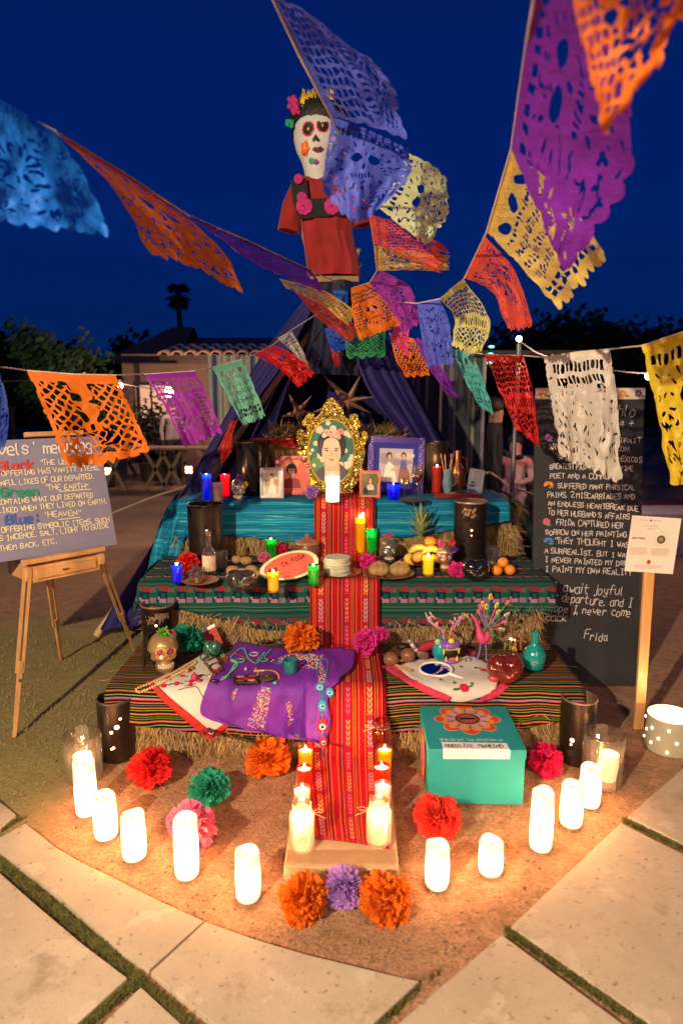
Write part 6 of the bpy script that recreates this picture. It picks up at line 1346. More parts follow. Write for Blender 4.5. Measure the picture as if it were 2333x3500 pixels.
# bread plate
_, g, r = plate('clay plate with two round breads right of the runner', 1330, 1966, 172, T2, CLAYD, .012)
for k, (dx, dy) in enumerate(((-.42, 0), (.40, .05))):
    b = MB(); b.ball((0, 0, .022), (r * .44, r * .42, .034), 28, 16, fn=lambda u: 1 + .06 * abs(math.sin(2 * math.atan2(u.y, u.x))) - .03); 
    for a_ in (0.4, 1.97): b.tube([(r * .40 * math.cos(a_) * t, r * .40 * math.sin(a_) * t, .022 + .034 * math.sqrt(max(0, 1 - t * t * .85))) for t in (-1, -.6, 0, .6, 1)], .006, 6)
    b.ball((0, 0, .058), .009, 8, 6); tag(b.build('round_bread', BRD, loc=g + Vector((dx * r, dy * r, .006))), ('left round bread with crossed ridges on the clay plate', 'right round bread with crossed ridges on the clay plate')[k], 'bread')
# fruit plate with pineapple
_, g, r = plate('clay plate heaped with fruit below the pineapple', 1428, 1925, 130, T2, CLAYD)
ORG = M('orange_peel', (.82, .26, .02), .45, var=.15, vscale=60, bmp=.15, bscale=220); 
def fruit(label, px, py, rp, Y, m=ORG, name='orange', cat='orange', sq=.92):
    q = at(px, py, Y); s = mpp(px, py, Y); b = MB(); b.ball((0, 0, 0), (rp * s, rp * s, rp * s * sq), 20, 14, fn=lambda u: 1 - .06 * max(0, u.z - .9) * 8); o = tag(b.build(name, m, loc=q), label, cat); return o
fruit('big orange on top of the bananas', 1470, 1852, 22, 3.40); fruit('red-orange mango low in the fruit heap', 1425, 1906, 18, 3.33, M('mango', (.75, .30, .08), .4, var=.3), 'mango', 'mango'); fruit('green lime at the left of the fruit heap', 1398, 1902, 14, 3.36, M('lime', (.35, .38, .05), .4), 'lime', 'lime')
for k, (p0, pm, p1, Y_) in enumerate(((((1396, 1888)), (1425, 1870), (1468, 1876), 3.36), ((1385, 1898), (1392, 1915), (1410, 1930), 3.33), ((1438, 1892), (1475, 1874), (1512, 1892), 3.35), ((1440, 1915), (1480, 1905), (1505, 1925), 3.32), ((1405, 1912), (1440, 1895), (1478, 1900), 3.38))):
    P = [np.array(at(*p, Y_)) for p in (p0, pm, p1)]; b = MB(); b.tube([Vector(catmull(P, i / 10)) for i in range(11)], [.004, .010, .014, .016, .0165, .017, .0165, .015, .012, .008, .004], 7); tag(b.build('banana', BAN), ('upper left banana under the orange', 'short banana at the left rim of the fruit plate', 'right banana arching beside the orange', 'lowest banana behind the yellow-green votive', 'middle banana in the heap')[k], 'banana')
q = at(1438, 1880, 3.50); s = mpp(1438, 1850, 3.5); o = thing('pineapple', 'pineapple with tall spiky crown behind the fruit plate', 'pineapple', (q.x, 3.54, T2)); hb = at(1438, 1828, 3.54).z - T2; PINE = M('pineapple_skin', (.25, .16, .05), .7, var=.4, vscale=30, bmp=.6); b = MB(); b.ball((0, 0, hb / 2), (.042, .042, hb / 2), 20, 14); b.build('fruit', PINE, o)
b = MB()
for j in range(7):
    for i in range(12):
        a = 2 * math.pi * (i + .5 * (j % 2)) / 12; zz = hb * (.12 + .125 * j); rr = .042 * math.sqrt(max(.05, 1 - ((zz - hb / 2) / (hb / 2)) ** 2)); b.ball((rr * math.cos(a), rr * math.sin(a), zz), (.010, .010, .009), 6, 4)
b.build('eyes', PINE, o, kind='stuff')
LEAFP = M('pineapple_leaf', (.20, .26, .09), .5, var=.3, vscale=30)
for j, (n_, el_, ln) in enumerate(((7, .75, .07), (7, 1.0, .10), (6, 1.22, .13), (4, 1.42, .15))):
    for i in range(n_):
        a = 2 * math.pi * i / n_ + j * .5 + rnd(-.1, .1); d = Vector((math.cos(a) * math.cos(el_), math.sin(a) * math.cos(el_), math.sin(el_))); sd = d.cross(Vector((0, 0, 1))).normalized(); up_ = sd.cross(d); b0 = Vector((0, 0, hb * .96 + j * .012)); P = []
        for k in range(6): t = k / 5; wd = .017 * (1 - t) ** .7 * (1 if k else .7); c_ = b0 + d * ln * t - up_ * .0 + Vector((math.cos(a), math.sin(a), -.2)) * .02 * t * t; P.append([c_ - sd * wd + up_ * .004 * (1 - t), c_, c_ + sd * wd + up_ * .004 * (1 - t)])
        b = MB(); b.grid(P); b.build('leaf', LEAFP, o, solid=.0015)
# three-and-one oranges at right
Yo = 3.28
for k, (px, py) in enumerate(((1696, 1976), (1740, 1974), (1712, 1966), (1717, 1944))):
    yy = (3.24, 3.25, 3.31, 3.26)[k]; s = mpp(px, py, yy); q = at(px, py, yy); 
    b = MB(); b.ball((0, 0, 0), (.027, .027, .0255), 20, 14); z_ = T2 + .026 + (.036 if k == 3 else 0); tag(b.build('tangerine', ORG, loc=(q.x, yy, z_)), ('front left tangerine of the small pile at the right end', 'front right tangerine of the small pile at the right end', 'rear tangerine hidden behind the pile front', 'top tangerine of the small pile at the right end')[k], 'tangerine')
cup('clear tumbler with a green print and white content before the black lantern', 1685, 1958, 1868, 44, T2, Mglass('tumbler', (.8, .8, .8), .75), M('salt_grey', (.35, .33, .32), .9), .45, 1.3)
from mathutils.bvhtree import BVHTree
def bvh(*obs):
    vs, fs = [], []
    for ob in obs:
        k = len(vs); vs += [ob.matrix_basis @ v.co for v in ob.data.vertices]; fs += [tuple(i + k for i in p.vertices) for p in ob.data.polygons]
    return BVHTree.FromPolygons(vs, fs)
def cast(tree, px, py, lift=.003):
    d = ray(px, py).normalized(); hit = tree.ray_cast(Vector((0, 0, CAMH)), d)
    if hit[0] is None: return G(px, py, Z1 + .02), Vector((0, 0, 1))
    n = hit[1] if hit[1].dot(d) < 0 else -hit[1]
    return hit[0] + n * lift, n
BL_ = [o for o in COL.objects if o.name.startswith('blanket')][0]; RU_ = [o for o in COL.objects if o.name.startswith('runner')][0]
T1 = Z1 + .014
def pxpatch(name, label, cat, rows, nu, nv, m, fn=None, solid=.003, base=None, lift=.006, seam=None):
    """cloth laid on what is under it: control points are photo pixels dropped onto the base surfaces"""
    R_ = [[cast(base, *p, lift=lift)[0] for p in r] for r in rows]; P, UV = patch(R_, nu, nv, fn); b = MB(); b.grid(P, uvs=UV); o = b.build(name, m, sharp=80, solid=solid); return tag(o, label, cat) if label else o
base1 = bvh(BL_, RU_)
PURB = M('violet_satin', (.17, .022, .38), .65, var=.25, vscale=5, bmp=.15, bscale=300)
def densify(rows, nu, nv):
    rows = [[np.array(q, float) for q in r] for r in rows]; cols = [[catmull(r, i / nu) for i in range(nu + 1)] for r in rows]
    return [[catmull([c[i] for c in cols], j / nv) for i in range(nu + 1)] for j in range(nv + 1)]
def lay(name, label, cat, rows, nu, nv, m, base, lift=.006, rip=.006, solid=.003, frq=7):
    D_ = densify(rows, nu, nv); P = []
    for j, r in enumerate(D_):
        P.append([])
        for i, q in enumerate(r):
            p, n = cast(base, q[0], q[1], lift); n.z = max(n.z, 0); P[-1].append(p + n.normalized() * (rip * (1 + nz(i / nu * frq, j / nv * frq * .6, lift * 99)) + .0))
    for _ in range(2):
        Q = [[p.copy() for p in r] for r in P]
        for j in range(1, nv):
            for i in range(1, nu): P[j][i] = (Q[j - 1][i] + Q[j + 1][i] + Q[j][i - 1] + Q[j][i + 1] + Q[j][i] * 2) / 6 + Vector((0, -.0006, .0008))
    b = MB(); b.grid(P, uvs=[[(i / nu * .3, j / nv * .3) for i in range(nu + 1)] for j in range(nv + 1)]); o = b.build(name, m, sharp=80, solid=solid)
    return tag(o, label, cat) if label else o
LIN = M('white_linen', (.66, .60, .56), .85, var=.10, vscale=10, bmp=.2, bscale=300); REDF = M('red_crochet', (.70, .03, .03), .9, var=.35, vscale=90, bmp=.8, bscale=200); PNF = M('pink_crochet', (.70, .04, .12), .9, var=.35, vscale=90, bmp=.8, bscale=200)
dl = lay('doily', 'white cloth with red crocheted edge and red roses at left of the bottom tier', 'doily', [[(512, 2338), (620, 2280), (720, 2225)], [(590, 2415), (700, 2370), (780, 2320)], [(722, 2512), (760, 2490), (800, 2462)]], 36, 36, LIN, base1, .004, .003)
base2 = bvh(BL_, RU_, dl)
f_ = lay('crochet_edge', None, None, [[(500, 2335), (590, 2420), (718, 2532)], [(520, 2333), (612, 2408), (724, 2500)]], 60, 5, REDF, base2, .004, .002); f_.parent = dl
f_ = lay('crochet_edge', None, None, [[(718, 2532), (760, 2500), (800, 2466)], [(724, 2500), (752, 2482), (786, 2458)]], 30, 5, REDF, base2, .004, .002); f_.parent = dl
dr = lay('doily', 'white flowered cloth with pink crocheted edge right of the runner', 'doily', [[(1345, 2285), (1440, 2258), (1620, 2248)], [(1420, 2335), (1540, 2320), (1700, 2300)], [(1525, 2392), (1590, 2396), (1690, 2365)]], 44, 36, LIN, base1, .004, .004)
base3 = bvh(BL_, RU_, dr)
for rw in ([[(1305, 2284), (1410, 2350), (1530, 2398)], [(1345, 2278), (1425, 2332), (1540, 2380)]], [[(1640, 2400), (1695, 2380), (1738, 2350)], [(1640, 2382), (1680, 2362), (1712, 2338)]]): f_ = lay('crochet_edge', None, None, rw, 50, 5, PNF, base3, .005, .003); f_.parent = dr
def rose(par, base, px, py, r, col, leaf=True, nm='embroidered_rose'):
    p, n = cast(base, px, py, .003); s = mpp(px, py, p.y) * r; rot = n.to_track_quat('Z', 'Y').to_matrix(); b = MB()
    for k in range(6): b.ball(p + rot @ Vector((math.cos(k * 1.047) * s * .5, math.sin(k * 1.047) * s * .5, 0)), (s * .48, s * .48, .002), 8, 5, rot=rot)
    o = b.build(nm, M('emb_%.2f_%.2f' % col[:2], col, .8, bmp=.5), par)
    if leaf:
        b = MB()
        for sd in (-1, 1): b.ball(p + rot @ Vector((sd * s * 1.5, s * .2 * sd, 0)), (s * .8, s * .28, .0015), 8, 5, rot=rot)
        b.build('embroidered_leaf', M('emb_green', (.04, .22, .05), .8), par)
for px, py, r in ((575, 2318, 12), (605, 2338, 11), (560, 2345, 12), (655, 2330, 11), (652, 2342, 9), (690, 2310, 10), (625, 2312, 10)): rose(dl, base2, px, py, r, (.55, .01, .03))
for px, py, r in ((1585, 2352, 19), (1650, 2292, 12), (1480, 2300, 7)): rose(dr, base3, px, py, r, (.62, .015, .06))
for px, py in ((1575, 2280), (1625, 2284), (1552, 2335), (1612, 2338), (1505, 2325)): rose(dr, base3, px, py, 7, (.04, .22, .05), False, 'embroidered_leaf')
bl = lay('blouse', 'violet embroidered blouse laid over the left of the bottom tier, hanging over its edge', 'blouse', [[(812, 2205), (950, 2228), (1110, 2225), (1215, 2240)], [(775, 2270), (940, 2290), (1110, 2300), (1200, 2300)], [(715, 2345), (900, 2370), (1050, 2380), (1125, 2370)], [(688, 2432), (870, 2452), (1030, 2470), (1130, 2470)], [(795, 2474), (905, 2500), (1040, 2540), (1105, 2555)]], 90, 70, PURB, base2, .010, .012, frq=9)
base4 = bvh(BL_, RU_, dl, bl)
COLS = [(.75, .08, .05), (.8, .35, .05), (.75, .65, .5), (.65, .15, .35), (.1, .35, .12), (.08, .25, .6), (.8, .55, .1), (.7, .3, .5)]
def dots(par, quad, n, r, name, cols=COLS):
    for c in cols:
        b = MB()
        for i in range(n // len(cols)):
            u, v = random.random(), random.random(); q = [(quad[0][k] * (1 - u) + quad[1][k] * u) * (1 - v) + (quad[3][k] * (1 - u) + quad[2][k] * u) * v for k in (0, 1)]; p, nn = cast(base4, q[0], q[1], .002); b.ball(p, (rnd(.6, 1.2) * r,) * 2 + (r * .7,), 6, 4)
        b.build(name, M('thread_%.2f_%.2f_%.2f' % c, c, .8), par, kind='stuff')
dots(bl, [(890, 2345), (928, 2350), (905, 2494), (845, 2482)], 300, .0038, 'embroidered_flowers'); dots(bl, [(978, 2398), (995, 2398), (1004, 2470), (985, 2482)], 64, .0034, 'embroidered_flowers'); dots(bl, [(920, 2262), (1000, 2232), (1105, 2240), (1085, 2290)], 380, .0034, 'embroidered_flowers'); dots(bl, [(1078, 2262), (1100, 2262), (1118, 2330), (1095, 2345)], 90, .0034, 'embroidered_flowers'); dots(bl, [(790, 2385), (805, 2352), (812, 2356), (800, 2392)], 40, .0032, 'embroidered_flowers')
# evil-eye garland of crochet hanging over the blouse
TQ = M('turquoise_yarn', (.02, .32, .55), .85, bmp=.5, bscale=200)
ga = thing('crochet_garland', 'turquoise and red crochet garland with eye discs hanging over the violet blouse', 'garland', (0, 0, 0))
pts = [cast(base4, x, y, .006)[0] for x, y in ((1090, 2262), (1112, 2256), (1122, 2268), (1118, 2300), (1108, 2330), (1104, 2380), (1103, 2440), (1102, 2500), (1100, 2560), (1099, 2585))]; b = MB(); b.tube(pts, .0022, 6); b.build('cord', TQ, ga)
pts = [cast(base4, x, y, .006)[0] for x, y in ((1090, 2262), (1084, 2300), (1088, 2335), (1093, 2350), (1096, 2390), (1103, 2425))]; b = MB(); b.tube(pts, .0022, 6); b.build('cord', TQ, ga)
for px, py, r, cc, st in ((1093, 2350, 15, TQ, 1.0), (1122, 2368, 14, TQ, 1.3), (1103, 2412, 15, TQ, 1.5), (1103, 2482, 19, REDF, 1.6), (1103, 2540, 13, REDF, 1.7)):
    p, n = cast(base4, px, py, .008); s = mpp(px, py, p.y) * r; b = MB(); b.ball((0, 0, 0), (s, .003, s * st), 24, 10); e_ = b.build('crochet_disc', cc, ga, loc=p)
    b = MB(); b.ball((0, -.003, 0), (s * .62, .0018, s * .62), 18, 8); b.build('iris', M('yarn_pale_blue', (.25, .50, .70), .8), e_); b = MB(); b.ball((0, -.0045, 0), (s * .28, .0016, s * .28), 14, 8); b.build('pupil', M('yarn_dark', (.015, .02, .08), .8), e_)
p, n = cast(base4, 1099, 2592, .006); b = MB()
for k in range(26): b.tube([p + Vector((0, 0, .01)), p + Vector((rnd(-.008, .008), rnd(-.004, .002), -.028))], .0009, 4)
b.build('tassel', M('blue_yarn', (.07, .20, .5), .8), ga, smooth=False)
# necklaces
def beads(label, pts, r, m, name='necklace', lift=.006, n=90):
    P = [np.array(cast(base4, x, y, lift)[0]) for x, y in pts]; b = MB(); last = None
    for i in range(2000):
        p = Vector(catmull(P, i / 1999))
        if last is None or (p - last).length > r * 1.9: b.ball(p, r, 8, 6); last = p
    return tag(b.build(name, m), label, 'necklace')
beads('long string of pale wooden beads beside the golden skull', [(665, 2262), (600, 2300), (540, 2330), (478, 2352), (468, 2360), (482, 2366), (545, 2342), (610, 2308), (668, 2272), (662, 2262)], .0058, M('wood_bead', (.62, .40, .17), .45, coat=.3))
beads('string of turquoise stone beads curling over the blouse collar', [(790, 2250), (815, 2225), (835, 2222), (850, 2255), (880, 2270), (905, 2235), (880, 2262), (915, 2262), (905, 2250), (925, 2225)], .0042, M('turquoise_bead', (.08, .28, .36), .3, coat=.4))
beads('string of mint green beads lying across the white cloth', [(760, 2228), (770, 2250), (800, 2262), (812, 2275), (790, 2300), (770, 2320), (752, 2328)], .0036, M('mint_bead', (.12, .55, .25), .35, coat=.4)); beads('double strand of mint green beads beside the turquoise necklace', [(750, 2222), (765, 2256), (805, 2268), (800, 2280), (778, 2310), (758, 2320)], .0034, M('mint_bead', (.12, .55, .25), .35, coat=.4))
beads('chunky brown and gold bead necklace on the white cloth', [(700, 2270), (730, 2300), (760, 2295), (745, 2270), (715, 2285), (735, 2310)], .0055, M('brown_bead', (.22, .10, .03), .25, .6, var=.8, vscale=80)); beads('dark beaded necklace above the white cloth', [(700, 2240), (740, 2232), (780, 2225), (810, 2205)], .0045, M('dark_bead', (.09, .03, .02), .3, .3, var=.8, vscale=80))
def on1(px, py, lift=0.0): return cast(base4, px, py, lift)[0]
# eyeshadow palette, cup, blue pot with orange flower, compact, bracelet, comb
q = on1(842, 2330, .004); s = mpp(842, 2330, q.y); o = thing('makeup_palette', 'open black makeup palette with rose pans on the violet blouse', 'palette', q, .08); b = MB(); b.box((0, 0, .007), (84 * s, .075, .012)); b.build('tray', M('black_plastic', (.015, .012, .014), .3), o, bevel=.002)
for dx, dy, rx__, ry__, c in ((-.024, .018, .019, .013, (.55, .16, .17)), (.024, .020, .019, .013, (.42, .02, .09)), (0, -.003, .015, .010, (.45, .02, .10)), (-.024, -.020, .018, .012, (.36, .03, .10)), (.024, -.021, .018, .013, (.60, .22, .20))): b = MB(); b.ball((dx, dy, .0125), (rx__, ry__, .003), 20, 6); b.build('makeup_pan', MP(c), o)
q = on1(915, 2325, .004); o = thing('sequin_pouch', 'small pouch of gold and brown sequins beside the makeup palette', 'pouch', q, .35); b = MB(); b.ball((0, 0, .008), (.038, .030, .012), 20, 10); b.build('pouch', M('pouch_dark', (.05, .03, .02), .8), o); b = MB()
for i in range(70): a = rnd(0, 6.28); rr = rnd(0, .9); b.box((.036 * rr * math.cos(a), .028 * rr * math.sin(a), .020 - .010 * rr * rr), (.003, .010, .0012), rz=rnd(-.4, .8), mi=i % 3)
b.build('sequins', GLIT, o, smooth=False, kind='stuff')
q = on1(991, 2306, .004); s = mpp(991, 2290, q.y); o = thing('teal_cup', 'small dark teal glazed cup on the violet blouse', 'cup', q + Vector((0, .02, 0))); b = MB(); r = 25 * s; hh = 46 * s; b.lathe([(r * .9, 0), (r, hh * .5), (r * .97, hh), (r * .85, hh), (r * .82, .01), (.001, .01)], 28, cap1=False); b.build('cup', M('teal_glaze', (.01, .16, .18), .35, var=.4, vscale=40, bmp=.4, bscale=80), o)
q = on1(1028, 2238, .004); o = thing('talavera_pot', 'dark blue painted pot under the orange tissue flower', 'pot', q + Vector((0, .02, 0))); b = MB(); b.lathe([(.022, 0), (.042, .014), (.045, .028), (.036, .042)], 28, cap1=True); b.build('pot', M('cobalt_glaze', (.012, .03, .18), .2, coat=.6), o)
for k in range(6): b = MB(); a = -1.2 + k * .5; b.ball((.045 * math.sin(a), -.045 * math.cos(a), .028), (.008, .003, .007), 8, 6); b.build('painted_petal', MP((.7, .45, .05) if k % 2 else (.7, .7, .7)), o)
pompom('large orange tissue flower in the blue pot against the straw', 1027, 2180, 62, T1 + .05, T_ORG, 210, Y=2.93); pompom('bright pink tissue flower on the runner at the foot of the second tier', 1248, 2195, 52, T1 + .02, T_MAG, 190, lift=.9); pompom('small pink tissue flower leaning right of the bright pink one', 1296, 2168, 32, T1 + .05, T_MAG, 100, Y=2.97)
pompom('dark green tissue flower behind the skull and necklace', 640, 2182, 56, T1, tissue('dark_green', (.015, .30, .19)), 190, Y=2.93)
q = Vector((at(740, 2190, 3.05).x, 3.03, T1)); b = MB(); b.box((0, 0, .055), (.085, .006, .11)); o = thing('booklet', 'red woven booklet with white spine leaning on the straw', 'booklet', q, rot=(-.35, -.45, .1)); b.build('cover', M('red_weave', (.42, .05, .05), .8, var=.5, vscale=60), o, smooth=False); b = MB(); b.box((0, -.001, .104), (.086, .009, .014)); b.build('spine', WHT, o, smooth=False)
q = on1(732, 2335, .004); o = thing('hair_clip', 'black hair clip on the white cloth', 'hair clip', q); b = MB(); b.ball((0, 0, .008), (.018, .008, .008), 16, 8); b.tube([(0, 0, .008), (.006, -.02, .006)], .003, 6); b.build('clip', M('black_plastic', (.015, .012, .014), .3), o)
q = on1(700, 2262, .004); o = thing('silver_cuff', 'dull silver cuff bracelet above the white cloth', 'bracelet', q + Vector((0, .01, .016)), rot=(R(70), 0, .4)); b = MB(); b.lathe([(.019, -.016), (.021, 0), (.019, .016)], 28, cap0=False, cap1=False); b.build('cuff', M('old_silver', (.25, .22, .19), .35, .8, var=.5, vscale=60), o, solid=.002)
for k, (px, py, c, lb) in enumerate(((840, 2292, (.6, .5, .4), 'pearl hairpin under the turquoise beads'), (665, 2325, (.65, .04, .16), 'pink glass ball on the white cloth'), (640, 2300, (.62, .26, .05), 'amber pendant on the white cloth'), (875, 2290, (.75, .15, .35), 'pink ring above the makeup palette'))):
    q = on1(px, py, .0); r = (.007, .015, .011, .006)[k]; b = MB(); b.ball((0, 0, r), (r, r, r), 14, 10); b.lathe([(r * .3, r * 1.9), (r * .3, r * 2.3)], 8); tag(b.build(('hairpin', 'glass_ball', 'pendant', 'ring')[k], M('gem_%d' % k, c, .2, .2, var=.5, vscale=120), loc=q), lb, ('hairpin', 'ornament', 'pendant', 'ring')[k])
b = MB(); q = on1(905, 2205, .0) + Vector((0, .02, .012)); b.lathe([(.030, 0), (.048, .008), (.050, .012), (.040, .006), (.001, .005)], 28, cap1=False); tag(b.build('bowl', M('dark_shell', (.05, .04, .03), .4), loc=q), 'small dark bowl at the foot of the straw behind the blouse', 'bowl')
# right side: maracas, dragon head, peacock, mirror, bottle
WOODM = M('gourd_brown', (.24, .10, .045), .4, var=.4, vscale=30, coat=.3)
def cast3(px, py, l=0.0): return cast(bvh3, px, py, l)[0]
bvh3 = base3
for k, (px, py, r, hx, hy, lb) in enumerate(((1335, 2262, 27, 1410, 2300, 'round brown maraca with pale handle beside the runner'), (1393, 2248, 26, 1345, 2268, 'darker maraca lying behind the first one'))):
    g_ = cast3(px, py + r * .7); s = mpp(px, py, g_.y); rr = r * s; c = g_ + Vector((0, .01, rr * .95)); h_ = cast3(hx, hy); b = MB(); b.ball((0, 0, 0), (rr, rr, rr * .95), 20, 14); o = thing('maraca', lb, 'maraca', c); b.build('gourd', WOODM, o); b = MB(); b.tube([Vector((0, 0, -rr * .4)) + (h_ - c) * .2, (h_ - c) * .95 + Vector((0, 0, .009))], .007, 8); b.build('handle', M('handle_wood', (.50, .26, .10), .5), o)
g_ = cast3(1527, 2272); s = mpp(1527, 2240, g_.y); o = thing('beast_carving', 'painted wooden beast head with open fanged mouth and antlers on the white cloth', 'carving', g_ + Vector((.0, .03, 0)), .15)
PL, TL_, YL = M('paint_violet', (.26, .10, .52), .3, coat=.6), M('paint_teal', (.01, .30, .38), .3, coat=.6), M('paint_lemon', (.75, .65, .03), .35, coat=.5)
b = MB(); b.ball((-.022, .02, .055), (.038, .045, .055), 24, 16); b.build('skull_back', TL_, o); b = MB(); b.ball((.012, -.012, .088), (.046, .038, .022), 24, 12); b.build('upper_jaw', PL, o); b = MB(); b.ball((.014, -.010, .014), (.036, .034, .014), 24, 12); b.build('lower_jaw', PL, o); b = MB(); b.ball((.012, -.006, .050), (.036, .030, .032), 20, 12); b.build('mouth', BLKP, o); b = MB(); b.ball((.022, -.028, .026), (.018, .014, .006), 14, 8); b.build('tongue', ORP, o)
b = MB(); b.ball((.012, -.030, .108), (.016, .012, .014), 12, 8); b.build('snout', YL, o)
for x, z0, z1, yy in ((-.022, .076, .046, -.034), (.046, .076, .046, -.030), (-.012, .020, .042, -.036), (.038, .020, .042, -.034)): b = MB(); b.tube([(x, yy, z0), (x, yy - .002, (z0 + z1) / 2), (x, yy, z1)], [.006, .0045, .0006], 8); b.build('fang', YL, o)
for k in range(5): b = MB(); b.box((-.010 + k * .011, -.038, .074), (.008, .005, .010)); b.build('tooth', YL, o, bevel=.001)
b = MB(); b.ball((-.040, .0, .096), (.014, .010, .016), 12, 8); b.build('ear', M('paint_mint', (.4, .5, .2), .4), o)
for pts, c in ((((-.012, 0, .108), (-.02, 0, .15), (-.07, 0, .19)), (.4, .2, .4)), (((.01, 0, .108), (.02, 0, .15), (.05, 0, .185)), (.45, .15, .08)), (((-.05, 0, .17), (-.085, 0, .20), (-.10, 0, .235)), (.5, .3, .4)), (((.04, 0, .175), (.06, 0, .195), (.07, 0, .225)), (.3, .2, .5))): b = MB(); b.tube(pts, [.006, .005, .003], 7); b.build('antler', MP(c), o)
b = MB()
for k in range(34): t_ = random.random(); sd = -1 if k % 2 else 1; p = Vector((sd * (.02 + .07 * t_), 0, .15 + .075 * t_)) if k < 24 else Vector((rnd(.02, .07), 0, rnd(.17, .20))); b.ball(p + Vector((rnd(-.01, .01), rnd(-.008, .004), rnd(-.012, .012))), (.004, .003, .009), 6, 4, rot=Matrix.Rotation(rnd(-1, 1), 3, 'Y'), mi=k % 4)
b.build('antler_leaves', [MP((.35, .12, .4)), MP((.65, .45, .55)), MP((.6, .3, .05)), MP((.7, .2, .1))], o)
b = MB(); b.ball((-.075, .03, .07), (.05, .02, .02), 14, 8, rot=Matrix.Rotation(-.35, 3, 'Y')); b.build('mane', M('mane_red', (.32, .015, .04), .8), o)
g_ = cast3(1435, 2262); o = thing('carved_bird', 'small painted bird carving with striped raised wing left of the beast head', 'carving', g_ + Vector((0, .02, 0))); b = MB(); b.ball((.01, 0, .028), (.034, .018, .022), 16, 10, rot=Matrix.Rotation(.4, 3, 'Y')); b.build('body', M('bird_brown', (.18, .09, .07), .5, var=.5, vscale=60), o)
for k in range(6): b = MB(); b.ball((-.018 - k * .006, 0, .045 + k * .009), (.011 - k * .0008, .004, .008), 10, 6, rot=Matrix.Rotation(-.7, 3, 'Y')); b.build('wing_feather', MP([(.7, .68, .6), (.2, .15, .25), (.55, .3, .5)][k % 3]), o)
# peacock
g_ = cast3(1645, 2262); Yp = g_.y + .02; g_.y = Yp; o = thing('carved_peacock', 'painted wooden peacock with fanned spoon-shaped tail feathers', 'carving', g_)
def pk(px, py): q = at(px, py, Yp); return q - Vector(g_)
PKB = M('peacock_pink', (.65, .06, .20), .4, var=.35, vscale=80, coat=.3)
b = MB(); P = [np.array(pk(*p)) for p in ((1612, 2104), (1622, 2115), (1632, 2138), (1638, 2165), (1648, 2185), (1662, 2178), (1668, 2160))]; b.tube([Vector(catmull(P, i / 18)) for i in range(19)], [.004, .006, .007, .007, .007, .008, .009, .011, .014, .018, .021, .023, .024, .022, .020, .018, .015, .010, .004], 12); b.build('body', PKB, o)
b = MB(); b.tube([pk(1618, 2108), pk(1606, 2098)], [.004, .001], 6); b.build('beak', MP((.5, .45, .7)), o)
for x0, y0, x1, y1 in ((1643, 2185, 1630, 2252), (1655, 2185, 1660, 2254)): b = MB(); b.tube([pk(x0, y0), pk((x0 + x1) / 2 + 3, (y0 + y1) / 2), pk(x1, y1)], .0032, 8); b.build('leg', M('peacock_leg', (.22, .20, .62), .5, var=.5, vscale=200), o); b = MB(); b.ball(pk(x1, y1) + Vector((0, -.006, .001)), (.008, .012, .003), 8, 5); b.build('foot', MP((.2, .2, .6)), o)
SC_ = [(.05, .12, .45), (.6, .1, .1), (.03, .35, .10), (.25, .2, .55)]; TP = [((.65, .05, .12), (.1, .3, .4)), ((.75, .45, .03), (.6, .08, .1)), ((.65, .55, .15), (.02, .25, .3))]
for k, (x, y) in enumerate(((1643, 2080), (1653, 2070), (1666, 2080), (1640, 2100), (1680, 2048), (1702, 2078), (1741, 2068), (1708, 2102), (1738, 2112), (1730, 2138), (1765, 2231), (1722, 2165))):
    rt, tp = pk(1664, 2158) + Vector((0, .01 + .002 * k, 0)), pk(x, y) + Vector((0, .02 + .003 * k, 0)); d = (tp - rt).normalized(); f_ = MB(); f_.tube([rt, tp], [.0022, .0028], 6); ft = f_.build('tail_feather', MP(SC_[k % 4]), o); c1, c2 = TP[k % 3]; ang = math.atan2(d.x, d.z)
    rot = Matrix.Rotation(ang, 3, 'Y'); b = MB(); b.ball(tp, (.0085, .0035, .0165), 12, 8, rot=rot); b.build('feather_tip', MP(c1), ft); b = MB(); b.ball(tp + d * .002 + Vector((0, -.0025, 0)), (.005, .0025, .008), 10, 6, rot=rot); b.build('feather_eye', MP(c2), ft)
# hand mirror
q = cast3(1487, 2296, .012); s = mpp(1487, 2296, q.y); o = thing('hand_mirror', 'white-rimmed oval hand mirror lying before the beast head', 'mirror', q, rot=(R(14), 0, -.12)); a_, b_ = 54 * s, .048
b = MB(); b.tube([(a_ * math.cos(t), b_ * math.sin(t), 0) for t in [6.2832 * k / 40 for k in range(41)]], .0052, 8); b.build('rim', WHT, o); b = MB(); n_ = 40; b.add([(a_ * math.cos(6.2832 * k / n_), b_ * math.sin(6.2832 * k / n_), .001) for k in range(n_)], [tuple(range(n_))]); b.build('mirror_glass', M('mirror_silver', (.8, .8, .8), .03, 1.0, var=0), o, smooth=False); b = MB(); b.tube([(a_ * .85, -b_ * .5, 0), (a_ * 2.1, -b_ * 1.6, 0)], [.007, .005], 8); b.build('handle', WHT, o)
